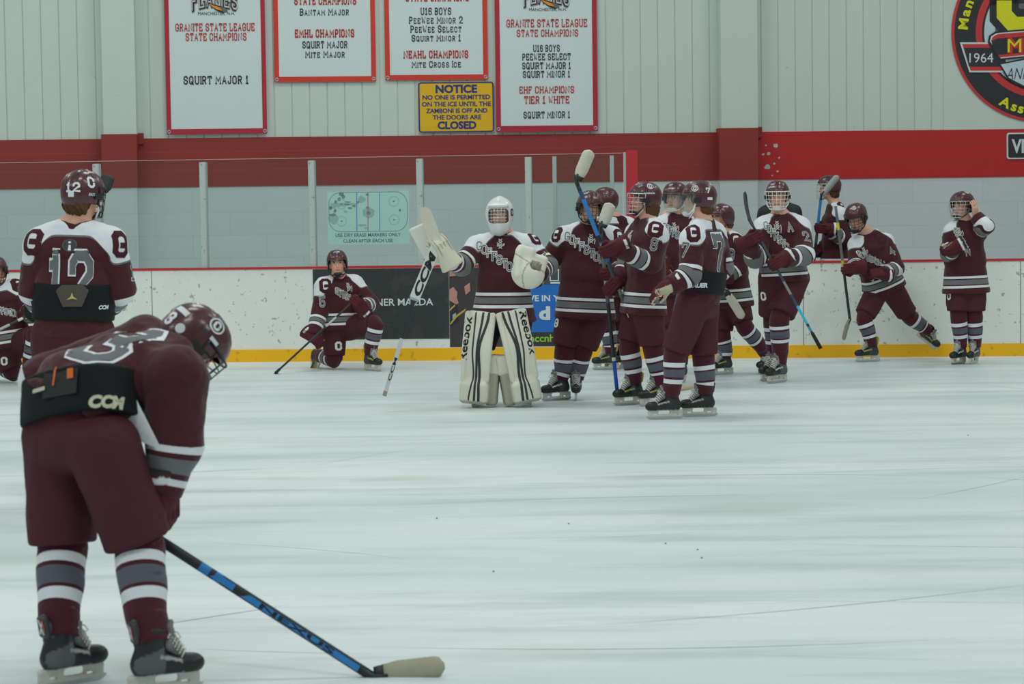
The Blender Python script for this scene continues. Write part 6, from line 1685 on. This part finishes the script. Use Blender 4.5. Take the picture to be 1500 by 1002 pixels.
for k_ in range(9):
    t = k_ / 8; a = lerp(-0.046, 0.046, t)
    for (p0, p1) in (((0.055 + a, -0.064, -0.014), (0.055 - a * 0.6, -0.064, 0.056)), ((0.012, -0.062, 0.02 + a * 0.8), (0.1, -0.060, 0.02 - a * 0.6))): mb.tube([co + Rc @ Vector(p0), co + Rc @ Vector(((p0[0] + p1[0]) / 2, -0.072, (p0[2] + p1[2]) / 2)), co + Rc @ Vector(p1)], 0.0042, 5)
mb.build('webbing', mat('glove_webbing', srgb(150, 142, 122), 0.8), ct_)
# goalie stick: thin shaft low, wide paddle, blade up at the glove
rt = thing('hockey_stick', 'wide white goalie stick held upside down with black lettering on its paddle', 'hockey stick', sg_b)
d = (sg_m - sg_b).normalized(); n = CAMD - d * CAMD.dot(d); n.normalize(); u = n.cross(d)
mb = MB(); L1 = (sg_m - sg_b).length
def bar(mb, p, q_, hw0, hw1, th, c):
    V = [p + u * hw0 + n * th, p - u * hw0 + n * th, p - u * hw0 - n * th, p + u * hw0 - n * th, q_ + u * hw1 + n * th, q_ - u * hw1 + n * th, q_ - u * hw1 - n * th, q_ + u * hw1 - n * th]
    mb.add(V, [(0, 1, 2, 3), (7, 6, 5, 4), (0, 4, 5, 1), (1, 5, 6, 2), (2, 6, 7, 3), (3, 7, 4, 0)], c)
SW = srgb(216, 218, 214)
for t0, t1, c in ((0.0, 0.05, srgb(150, 140, 120)), (0.05, 0.60, srgb(196, 200, 200)), (0.60, 0.97, SDK), (0.97, 1.0, SDK)): bar(mb, sg_b + d * (L1 * t0), sg_b + d * (L1 * t1), 0.0165, 0.0165 + (0.012 if t1 > 0.99 else 0), 0.012, c)
mb.build('shaft', M_STICK, rt, False)
d2 = (sg_h - sg_m).normalized(); u = n.cross(d2).normalized(); mb = MB()
bar(mb, sg_m - d2 * 0.045, sg_m + d2 * 0.02, 0.022, 0.043, 0.011, SGR); bar(mb, sg_m + d2 * 0.02, sg_h + d2 * 0.05, 0.043, 0.043, 0.011, SW)
pd = mb.build('paddle', M_STICK, rt, False)
for (txt, p0, p1, hh, nm, dx, mt_) in (('CCM', 0.09, 0.86, 0.062, d2, sg_m, M_SBLK),):
    V2, F2 = sans_text(txt, 0.045, 0.25); x0 = min(v[0] for v in V2); x1 = max(v[0] for v in V2); LL = (sg_h - sg_m).length
    wlink('lettering', [sg_m + d2 * (LL * lerp(p0, p1, (x - x0) / (x1 - x0))) - n.cross(d2) * (-(y - 0.365) / 0.73 * hh) + n * 0.0135 for x, y in V2], orient(V2, F2), M_SBLK, pd, smooth=False)
    V2, F2 = sans_text('CCM', 0.02); x0 = min(v[0] for v in V2); x1 = max(v[0] for v in V2)
    wlink('lettering', [sg_b + d * (L1 * lerp(0.16, 0.40, (x - x0) / (x1 - x0))) + n.cross(d) * ((y - 0.365) / 0.73 * 0.026) + n * 0.0135 for x, y in V2], orient(V2, F2), M_SBLK, rt, smooth=False)
# blade above the glove
bd = (sg_t - sg_h).normalized(); wv = n.cross(bd).normalized(); mb = MB(); st = []
for i in range(9):
    t = i / 8; c = sg_h.lerp(sg_t, t) + n * (0.015 * t * t); hw = 0.052 * (1 if t < 0.85 else math.sqrt(max(0.05, 1 - ((t - 0.85) / 0.16) ** 2))); st.append([c + wv * hw + n * .008, c - wv * hw + n * .008, c - wv * hw - n * .008, c + wv * hw - n * .008])
V = [p for r in st for p in r]; F = []
for i in range(8):
    for q_ in range(4): F.append((i * 4 + q_, i * 4 + (q_ + 1) % 4, i * 4 + 4 + (q_ + 1) % 4, i * 4 + 4 + q_))
F += [(0, 3, 2, 1), (32, 33, 34, 35)]
wlink('blade', V, F, mat('goalie_blade', srgb(214, 208, 192), 0.7, var=0.12, vscale=30), rt, smooth=False)
# ---- the player beside the goalie, holding his own stick upside down
Y6 = depth(828, 586)
s6 = sk((905, 583, -0.55), (879, 332, -0.36), (891, 297, -0.30), Y6)
s9 = sk((938, 503, -0.66), (843, 263, -0.72), (861, 219, -0.72), Y6)
D = person(dict(id='p6', label='maroon player facing the camera right of the goalie, white blade beside his helmet', Y=Y6, yaw=-4, seed=6, k=1.02,
    J=dict(head=(864, 305, -0.03), neck=(862, 331, 0), shR=(826, 350, 0.0), shL=(897, 350, 0.0), elR=(804, 384, 0.05), wrR=(787, 396, -0.05), elL=(908, 396, -0.05), wrL=(892, 400, -0.26),
           hipR=(838, 455, 0), hipL=(876, 455, 0), knR=(827, 515, -0.04), knL=(852, 515, -0.02)),
    footR=(815, 580, -58), footL=(844, 583, -2), hyaw=6, hpitch=-3, face=('cage:black', 'cup:black'), yoke=0.075, hem=0.06, tw=1.04,
    gloveR=dict(dir=(-0.3, -0.4, -0.7), back=(-0.6, -0.6, 0.3), fist=True), gloveL=dict(grip=(887, 402, -0.40), axis=(s6[1] - s6[0]), dir=(-0.75, -0.35, 0.05), back=(0.2, -1, 0.1))))
laces_on(D, 866, 345); chest_word(D, 831, 346, 888, 386, 'GOFFSTOWN', 0.066)
glyph_on(D.jb, D.jersey, 908, 346, D.up, 'G', 0.11, M_MAROON, 1.6, 'shoulder_logo'); glyph_on(D.jb, D.jersey, 814, 343, D.up, 'G', 0.11, M_MAROON, 1.6, 'shoulder_logo')
glyph_on(D.pb, D.pants, 815, 473, Vector((0, 0, 1)), 'G', 0.062, M_WHITE, 1.6)
r6, g6 = stick('upside-down stick with bright blue lower end, held right of the goalie', *s6, cols=[(0, srgb(24, 82, 180)), (0.215, srgb(214, 210, 204)), (0.235, SDK), (0.55, srgb(88, 92, 94)), (0.62, SGR), (0.72, srgb(104, 108, 110)), (0.85, SDK)], blade_h=0.105, blade_col=srgb(206, 204, 190), knob=0, face=(0.1, -1, 0.1))

# ---- player hidden behind, back turned
Y7 = depth(890, 541)
D = person(dict(id='p7h', label='maroon player mostly hidden, back turned, behind the two players right of the goalie', Y=Y7, yaw=-140, seed=8,
    J=dict(head=(886, 296, 0), neck=(899, 319, 0), shR=(922, 334, 0.10), shL=(877, 334, -0.06), elR=(928, 374, 0.08), wrR=(918, 404, 0.0), elL=(872, 374, -0.1), wrL=(870, 402, -0.2),
           hipR=(906, 420, 0.05), hipL=(888, 420, -0.04), knR=(901, 476, 0.04), knL=(889, 478, -0.08)),
    footR=(904, 541, -80), footL=(888, 540, -84), hyaw=-108, face=('visor', 'strap:black'), yoke=0.071, boot='yellow', k=0.98))
glyph_on(D.jb, D.jersey, 913, 325, D.up, 'G', 0.11, M_MAROON, 1.6, 'shoulder_logo')

# ---- number 9, facing left, lifting a stick in front of the group
Y9 = depth(942, 594)
D = person(dict(id='p9', label='maroon player facing left with white chin strap, gripping the raised stick', Y=Y9, yaw=-72, seed=9,
    J=dict(head=(944, 293, 0), neck=(949, 322, 0), shR=(932, 345, 0.16), shL=(961, 346, -0.14), elR=(918, 392, 0.12), wrR=(905, 412, 0.0), elL=(953, 386, -0.18), wrL=(910, 374, -0.34),
           hipR=(938, 450, 0.09), hipL=(948, 450, -0.09), knR=(921, 508, 0.06), knL=(957, 512, -0.08)),
    footR=(922, 588, -66), footL=(959, 594, -68), hyaw=-84, hpitch=3, face=('cage:chrome', 'cup:black', 'strap:white'), hair='long', yoke=0.064, hem=0.05, boot='yellow',
    abands=(((0.50, 0.555), (0.72, 0.775)), ((0.575, 0.69),)),
    gloveL=dict(grip=(886, 369, -0.42), axis=(s9[1] - s9[0]), dir=(-1, -0.2, 0.05), back=(0, -1, 0.4), trim='word'), gloveR=dict(dir=(-0.6, -0.3, -0.5), back=(0, -1, 0.3), fist=True)))
glyph_on(D.jb, D.jersey, 960, 334, D.up, 'G', 0.125, M_MAROON, 1.6, 'shoulder_logo'); number_on(D.jb, D.jersey, 958, 358, Vector((0.2, 0, 1)), '8', 0.09, name='sleeve_number')
laces_on(D, 926, 340, 0.11); helmet_marks(D, [(952, 273, 'logo', 0.05, 1.6), (952, 283, '~WARRIOR', 0.014, 1)])
r9, g9 = stick('blue and black stick raised upright in front of the group, white blade on top', *s9, cols=[(0, SDK), (0.16, srgb(200, 200, 196)), (0.20, srgb(84, 86, 88)), (0.30, srgb(120, 124, 126)), (0.36, srgb(58, 70, 84)), (0.50, srgb(44, 100, 150)), (0.62, SDK), (0.66, SB), (0.88, srgb(34, 84, 130)), (0.93, SDK)], thick=1.05, blade_h=0.105, blade_col=srgb(214, 210, 192), face=(0.15, -1, 0.05), knob=0.07)

# ---- coach and player behind
Yb = 21.5
D = person(dict(id='p9b', label='maroon player with clear face shield, half hidden between two left-facing teammates', Y=Yb, yaw=-28, seed=10,
    J=dict(head=(989, 290, -0.02), neck=(989, 315, 0), shR=(969, 334, -0.05), shL=(1012, 334, 0.06), elR=(966, 368, -0.05), wrR=(975, 398, -0.2), elL=(1018, 372, 0.05), wrL=(1010, 402, -0.1),
           hipR=(986, 415, -0.02), hipL=(1004, 415, 0.04), knR=(984, 484, -0.03), knL=(996, 484, 0.03)),
    footR=(982, 559, -30), footL=(995, 558, -30), hyaw=-30, face=('shield', 'cup:white'), yoke=0.071, k=0.97, h=0.014,
    gloveR=dict(dir=(0.1, -0.3, -0.9), back=(-1, -0.3, 0)), gloveL=dict(dir=(0.1, -0.3, -0.9), back=(1, -0.3, 0))))
laces_on(D, 987, 328, 0.08); chest_word(D, 974, 332, 1010, 356, 'GOFFSTOWN', 0.062); helmet_marks(D, [(983, 276, '~CCM', 0.018, 1)])
sb_ = sk((1000, 400, -0.35), (962, 574, -1.9), (1019, 569, -1.9), Yb)
stick('stick whose pale blade rests on the ice behind the skates of number 7', *sb_, cols=[(0, SDK), (0.5, srgb(60, 62, 66))], blade_h=0.07, blade_col=srgb(186, 176, 152), face=(0, -1, 0.2), knob=0.1)
M_NAVY = mat('navy_cloth', srgb(32, 38, 52), 0.85, var=0.12); M_NAVYP = mat('dark_trousers', srgb(30, 32, 38), 0.85, var=0.12)
def plain_person(pid, label, Y, J, cloth, legs, yaw=0, face_on=True, ground_z=0.0, feet=None, skin=SKIN):
    """person in street clothes: body, coat, trousers, shoes, hair"""
    P_ = {k_: at(v[0], v[1], Y + (v[2] if len(v) > 2 else 0)) for k_, v in J.items()}
    loc = (P_['anR'] + P_['anL']) / 2; loc.z = ground_z; root = thing('person', label, 'person', loc)
    R_h = head_frame(yaw); H = P_['head']; nk = P_['neck']; hp = (P_['hipR'] + P_['hipL']) / 2; lat = (P_['shR'] - P_['shL']).normalized(); nb = H + R_h @ Vector((0, -0.02, -0.075)); f = fwd_of(yaw)
    def body(P):
        d = smin(head_d(P, H, R_h), cone(P, nk, nb, 0.06, 0.056), 0.025); d = smin(d, oval(P, nk, hp, lat, lat, 0.13, 0.14, 0.08, 0.09), 0.04)
        for s in 'RL':
            d = smin(d, cone(P, P_['sh' + s], P_['el' + s], 0.048, 0.038), 0.02); d = smin(d, cone(P, P_['el' + s], P_['wr' + s], 0.038, 0.028), 0.01)
            d = smin(d, cone(P, P_['hip' + s], P_['kn' + s], 0.08, 0.05), 0.03); d = smin(d, cone(P, P_['kn' + s], P_['an' + s], 0.048, 0.035), 0.02)
            dn = (P_['wr' + s] - P_['el' + s]).normalized(); d = smin(d, hand_d(P, P_['wr' + s], dn, f, 1 if s == 'R' else -1), 0.01)
        return d
    pts = np.array([A3(v) for v in P_.values()]); lo = pts.min(0) - 0.25; hi = pts.max(0) + 0.25
    V, F, N = nets(body, lo, hi, 0.012); wlink('body', V, F, M_SKIN, root, cols=face_cols(V, H, R_h, skin))
    ch = nk.lerp(hp, 0.3); hem = hp + (hp - nk).normalized() * 0.12
    def coat(P):
        d = oval(P, nk.lerp(ch, 0.15), ch, lat, lat, 0.13, 0.20, 0.075, 0.125, 0.05); d = smin(d, oval(P, ch, hem, lat, lat, 0.20, 0.21, 0.125, 0.15, 0.1), 0.05); d = smax(d, plane(P, hem, (hem - ch).normalized()), 0.006)
        for s in 'RL':
            d = smin(d, cone(P, nk.lerp(P_['sh' + s], 0.3), P_['sh' + s], 0.06, 0.082), 0.03); d = smin(d, cone(P, P_['sh' + s], P_['el' + s], 0.084, 0.070), 0.025); w_ = (P_['wr' + s] - P_['el' + s]).normalized()
            d = smin(d, smax(cone(P, P_['el' + s], P_['wr' + s], 0.070, 0.056), plane(P, P_['wr' + s], w_), 0.005), 0.012)
        return smax(d, -cone(P, nk + (nb - nk) * 0.3, nb, 0.068, 0.08), 0.01)
    V, F, N = nets(coat, lo, hi, 0.013); V = fold(V, N, 0.007, 6, 21); wlink('jacket', V, F, cloth, root)
    def tro(P):
        d = oval(P, hp.lerp(nk, 0.25), hp, lat, lat, 0.16, 0.175, 0.11, 0.12, 0.08)
        for s in 'RL':
            d = smin(d, cone(P, P_['hip' + s], P_['kn' + s], 0.105, 0.078), 0.03); a_ = (P_['an' + s] - P_['kn' + s]).normalized(); d = smin(d, smax(cone(P, P_['kn' + s], P_['an' + s], 0.078, 0.062), plane(P, P_['an' + s], a_), 0.005), 0.02)
        return d
    V, F, N = nets(tro, lo, hi, 0.014); V = fold(V, N, 0.005, 7, 5); wlink('trousers', V, F, legs, root)
    for s in 'RL':
        a_ = P_['an' + s]; z0 = ground_z
        def shoe(P): return smax(smin(cone(P, a_ + Vector((0, 0, -0.02)), Vector((a_.x, a_.y, z0 + 0.05)), 0.05, 0.05), cone(P, Vector((a_.x, a_.y, z0 + 0.045)), Vector((a_.x, a_.y, z0 + 0.04)) + f * 0.15, 0.048, 0.04), 0.03), -(P[:, 2] - z0 - 0.003), 0.003)
        V, F, N = nets(shoe, np.array(a_) - 0.3, np.array(a_) + 0.3, 0.012); wlink('shoe', V, F, M_BLACKPAD, root)
    Hm = R_h.to_4x4(); Hm.translation = H; link('hair', HAIRFULL, root, Hm)
    return root
plain_person('coach', 'person in dark navy clothing standing hidden behind the clear-shield player', 22.9, dict(head=(988, 298), neck=(987, 318), shR=(968, 329), shL=(1004, 329), elR=(972, 366), wrR=(974, 398, -0.05), elL=(1007, 366), wrL=(1004, 398),
    hipR=(980, 416), hipL=(996, 416), knR=(980, 478), knL=(991, 478), anR=(981, 536), anL=(989, 536)), M_NAVY, M_NAVYP, -20)

# ---- number 7, standing side on
Y7n = depth(1000, 612)
D = person(dict(id='p7', label='maroon player number 7 facing left, nearest of the standing group, black waist band', Y=Y7n, yaw=-108, seed=11, h=0.0105,
    J=dict(head=(1023, 293, 0), neck=(1031, 325, 0.0), shR=(1046, 345, 0.17), shL=(1014, 352, -0.15), elR=(1058, 392, 0.14), wrR=(1040, 418, 0.05), elL=(1011, 402, -0.22), wrL=(981, 419, -0.30),
           hipR=(1028, 448, 0.09), hipL=(1014, 450, -0.09), waist=(1029, 408, 0), knR=(1030, 524, 0.09), knL=(988, 520, -0.09)),
    footR=(1024, 609, -86), footL=(974, 613, -84), hyaw=-98, hpitch=2, face=('shield', 'cup:white', 'strap:white'), hair=True, yoke=0.054, hbands=None, pad=(0.55, 1.32), padg=1.06, hemw=0.195, hemd=0.15, hem=-0.04, pcut=0.03, boot='blue',
    abands=(((0.49, 0.545), (0.72, 0.78)), ((0.565, 0.69),)),
    gloveL=dict(dir=(-0.85, -0.2, -0.38), back=(-0.2, 0.5, 0.8), trim='band'), gloveR=dict(dir=(-0.8, 0, -0.4), back=(0, 0.5, 0.8))))
glyph_on(D.jb, D.jersey, 1016, 339, D.up, 'G', 0.13, M_MAROON, 1.6, 'shoulder_logo', xs=0.9); number_on(D.jb, D.jersey, 1003, 366, Vector((0.1, 0, 1)), '7', 0.10, name='sleeve_number')
number_on(D.jb, D.jersey, 1053, 370, D.up, '7', 0.24, white_w=1.9, grey_w=1.4, nrm=(D.front * -0.85 + D.lat * -0.5).normalized())
sans_on(D.padb, D.padm, 1023, 418, Vector((0, 0, 1)), 'BAUER', 0.034, M_WHITE, bold=0.05, shear=0.2)
helmet_marks(D, [(1018, 276, 'logo', 0.05, 1.6), (1037, 279, '7', 0.036, 1.6), (1040, 291, 'bar', 0.02, 2.2)])

# ---- number 9 on the far side, facing left
Y11 = depth(1062, 549)
D = person(dict(id='p11', label='maroon hockey player with number 9 on his sleeve, standing right of number 7', Y=Y11, yaw=-52, seed=13, k=0.95,
    J=dict(head=(1056, 321, -0.02), neck=(1062, 343, 0), shR=(1049, 360, 0.10), shL=(1081, 360, -0.08), elR=(1046, 392, 0.1), wrR=(1042, 412, -0.1), elL=(1082, 394, -0.12), wrL=(1056, 408, -0.26),
           hipR=(1060, 440, 0.05), hipL=(1079, 440, -0.04), knR=(1057, 490, 0.0), knL=(1090, 478, -0.12)),
    footR=(1057, 550, -62), footL=(1122, 0.05, -40), hyaw=-55, face=('strap:black',), hair=True, yoke=0.071, hem=0.06, boot='yellow',
    gloveL=dict(dir=(-0.8, -0.3, -0.2), back=(0, -1, 0.4), fist=True), gloveR=dict(dir=(-0.6, -0.3, -0.4), back=(0, -1, 0.4), fist=True)))
glyph_on(D.jb, D.jersey, 1078, 350, D.up, 'G', 0.12, M_MAROON, 1.6, 'shoulder_logo'); number_on(D.jb, D.jersey, 1071, 373, Vector((0.15, 0, 1)), '9', 0.10, name='sleeve_number')
helmet_marks(D, [(1063, 303, '~BAUER', 0.016, 1)])
s11 = sk((1000, 400, -0.15), (1066, 426, -0.42), (1091, 466, -0.42), Y11)
stick('hockey stick tucked under an arm, pale blade hanging down beside number 7', *s11, cols=[(0, SDK), (0.7, SGR)], blade_h=0.085, blade_col=srgb(214, 212, 200), face=(0.1, -1, 0.1), knob=0)

# ---- the alternate captain with the A
Y2 = depth(1140, 559)
s2 = sk((1202, 510, -0.50), (1098, 322, -0.45), (1084, 284, -0.25), Y2)
D = person(dict(id='p2', label='maroon player with a letter A on his chest and a white cage', Y=Y2, yaw=-12, seed=14, k=1.06,
    J=dict(head=(1139, 288, -0.02), neck=(1143, 317, 0), shR=(1119, 335, -0.02), shL=(1172, 334, 0.02), elR=(1106, 378, -0.18), wrR=(1110, 358, -0.3), elL=(1178, 374, -0.22), wrL=(1152, 386, -0.30),
           hipR=(1133, 408, 0), hipL=(1163, 408, 0), knR=(1132, 470, 0.10), knL=(1141, 468, -0.16)),
    footR=(1130, 549, -48), footL=(1138, 558, -44), hyaw=-10, hpitch=-2, face=('cage:white', 'cup:white'), yoke=0.081, hem=0.02, hemw=0.215, pcut=0.06, pk=0.122,
    abands=(((0.50, 0.555), (0.74, 0.80)), ((0.575, 0.72),)), boot='grey',
    gloveR=dict(grip=(1110, 346, -0.44), axis=(s2[1] - s2[0]), dir=(0.1, -0.25, 0.9), back=(-0.4, -1, 0.1)), gloveL=dict(grip=(1133, 388, -0.48), axis=(s2[1] - s2[0]), dir=(-0.8, -0.3, 0.0), back=(0.2, -1, 0.35), trim='band')))
glyph_on(D.jb, D.jersey, 1180, 318, D.up, 'G', 0.12, M_MAROON, 1.6, 'shoulder_logo'); number_on(D.jb, D.jersey, 1181, 346, D.up, '2', 0.10, name='sleeve_number')
number_on(D.jb, D.jersey, 1157, 332, D.up, 'A', 0.085, name='captain_letter', white_w=1.7); laces_on(D, 1138, 326, 0.13); chest_word(D, 1122, 330, 1152, 362, 'GOFFSTO', 0.064)
glyph_on(D.pb, D.pants, 1118, 434, Vector((0, 0, 1)), 'C', 0.065, M_WHITE, 1.7); helmet_marks(D, [(1130, 274, '~BAUER', 0.016, 1)])
stick('slanting stick with cyan shaft and black tip, held by the letter A player', *s2, cols=[(0, SDK), (0.13, srgb(40, 150, 190)), (0.17, SDK), (0.19, srgb(60, 190, 220)), (0.33, srgb(44, 70, 96)), (0.42, srgb(140, 142, 142)), (0.52, srgb(60, 72, 88)), (0.62, srgb(110, 150, 60)), (0.64, srgb(64, 70, 80)), (0.88, SDK)], blade_h=0.07, blade_col=srgb(50, 52, 54), tape=False, curve=0.05, face=(0.92, -0.25, 0.1), knob=0.16)

# ---- person in black behind the boards, hidden by the player with the A
plain_person('black', 'person in a black jacket behind the boards, hidden by the player with the letter A', 26.2, dict(head=(1142, 283), neck=(1141, 297), shR=(1121, 313), shL=(1163, 311), elR=(1112, 346), wrR=(1116, 376, -0.15), elL=(1170, 346), wrL=(1166, 376, -0.15),
    hipR=(1131, 398), hipL=(1152, 398), knR=(1131, 448), knL=(1152, 448), anR=(1131, 492), anL=(1152, 492)), mat('black_jacket', srgb(44, 46, 48), 0.8, var=0.1), M_NAVYP, 0, ground_z=0.22)

# ---- player standing on the bench side
YB = 26.3
sB = sk((1192, 385, -0.30), (1203, 285, -0.38), (1226, 256, -0.38), YB)
D = person(dict(id='bench', label='maroon player behind the boards, facing left behind a raised grey blade', Y=YB, yaw=-96, seed=15, ground_z=0.22, fz=0.22, h=0.014,
    J=dict(head=(1214, 276, 0), neck=(1223, 300, 0.0), shR=(1224, 315, 0.16), shL=(1231, 317, -0.15), elR=(1222, 352, 0.2), wrR=(1206, 362, 0.0), elL=(1236, 351, -0.2), wrL=(1215, 341, -0.3),
           hipR=(1222, 398, 0.08), hipL=(1224, 398, -0.08), knR=(1222, 448, 0.08), knL=(1224, 448, -0.08)),
    footR=(1220, 494, -90), footL=(1222, 498, -90), hyaw=-104, face=('cage:white', 'cup:white'), hair=True, yoke=0.058, hem=0.02,
    gloveL=dict(grip=(1199, 334, -0.34), axis=(sB[1] - sB[0]), dir=(-1, -0.15, 0.1), back=(0, -1, 0.3), trim='band'), gloveR=dict(dir=(-0.6, -0.3, -0.3), back=(0, -1, 0.4), fist=True)))
glyph_on(D.jb, D.jersey, 1235, 302, D.up, 'G', 0.115, M_MAROON, 1.6, 'shoulder_logo')
stick('stick with blue shaft and grey blade raised before the player behind the boards', *sB, cols=[(0, SDK), (0.3, srgb(70, 80, 92)), (0.44, SB), (0.50, SDK), (0.54, SB)], blade_h=0.075, blade_col=srgb(172, 176, 174), face=(0.1, -1, 0.1), tape=False)

# ---- number 4, pushing off to the left
Y4 = depth(1275, 529)
s4 = sk((1224, 302, -0.34), (1245, 468, -0.40), (1233, 499, -0.40), Y4)
D = person(dict(id='p4', label='maroon player leaning forward on one skate, other leg stretched back', Y=Y4, yaw=-42, seed=16,
    J=dict(head=(1254, 319, -0.20), neck=(1270, 343, -0.06), shR=(1256, 360, -0.10), shL=(1297, 356, 0.06), elR=(1254, 390, -0.2), wrR=(1246, 396, -0.34), elL=(1313, 392, -0.06), wrL=(1292, 402, -0.26),
           hipR=(1286, 424, 0.02), hipL=(1304, 420, 0.06), knR=(1265, 466, -0.12), knL=(1332, 464, 0.16)),
    footR=(1271, 528, -76), footL=(1361, 487, 0.25, (0.72, -0.35, -0.60), (0.25, -0.72, 0.62)), hyaw=-34, hpitch=-24, face=('cage:black', 'cup:black', 'strap:black'), hair=True, yoke=0.064, boot='yellow', hem=0.03, ground_z=0.0, k=0.96,
    gloveR=dict(grip=(1239, 394, -0.36), axis=(s4[1] - s4[0]), dir=(-0.8, -0.3, -0.1), back=(-0.3, -1, 0.1)), gloveL=dict(dir=(-0.75, -0.3, 0.1), back=(0.0, -0.8, 0.6), fist=True, trim='band')))
glyph_on(D.jb, D.jersey, 1290, 347, D.up, 'G', 0.12, M_MAROON, 1.6, 'shoulder_logo'); number_on(D.jb, D.jersey, 1306, 368, D.up, '4', 0.085, name='sleeve_number')
laces_on(D, 1264, 364, 0.08); chest_word(D, 1259, 372, 1294, 388, 'GOFFSTOWN', 0.058); glyph_on(D.pb, D.pants, 1263, 432, Vector((0, 0, 1)), 'C', 0.065, M_WHITE, 1.7)
helmet_marks(D, [(1251, 305, 'logo', 0.045, 1.6)])
stick('stick with yellow stripe held upright by the leaning player, blade hanging low', *s4, cols=[(0, srgb(92, 106, 120)), (0.14, srgb(92, 106, 120)), (0.145, srgb(206, 210, 30)), (0.21, srgb(100, 104, 100)), (0.42, srgb(110, 112, 104)), (0.48, srgb(176, 184, 50)), (0.56, SDK)], blade_h=0.06, blade_col=srgb(150, 146, 132), face=(0.75, -0.65, 0.1), tape=False, knob=0, curve=0.03)

# ---- the player at the far right with a hand on his helmet
Y15 = depth(1416, 533)
s15 = sk((1380, 358, -0.30), (1420, 440, 0.35), (1438, 470, 0.45), Y15)
D = person(dict(id='p15', label='maroon hockey player at the far right touching his helmet with a bare hand', Y=Y15, yaw=-34, seed=17, k=0.97,
    J=dict(head=(1409, 302, -0.02), neck=(1412, 325, 0), shR=(1396, 341, -0.02), shL=(1431, 338, 0.02), elR=(1390, 373, -0.05), wrR=(1386, 368, -0.26), elL=(1444, 332, -0.20), wrL=(1429, 316, -0.12),
           hipR=(1404, 420, 0), hipL=(1426, 420, 0), knR=(1404, 464, -0.03), knL=(1427, 464, -0.01)),
    footR=(1404, 530, -42), footL=(1426, 533, -30), hyaw=-52, face=('cage:chrome', 'cup:black'), yoke=0.024, hem=0.06, ps=1.0, pcut=0.06, pk=0.118, boot='grey', sleeve=0.9,
    abands=(((0.36, 0.44), (0.70, 0.78)), ((0.48, 0.66),)),
    bare=lambda J: (J['wrL'], (-0.10, -0.1, 1.0), (0.6, -0.75, 0), -1),
    gloveR=dict(grip=(1384, 366, -0.30), axis=(s15[1] - s15[0]), dir=(-0.9, -0.3, 0.0), back=(0, -1, 0.3), trim='band')))
laces_on(D, 1404, 335, 0.1); chest_word(D, 1400, 338, 1418, 370, 'GOFFSTOWN', 0.058); glyph_on(D.pb, D.pants, 1390, 434, Vector((0, 0, 1)), 'C', 0.06, M_WHITE, 1.7)
helmet_marks(D, [(1416, 282, 'logo', 0.045, 1.6)])
stick('hockey stick hanging behind the player at the far right, only its dark shaft showing', *s15, cols=[(0, SDK)], blade_h=0.07, knob=0)
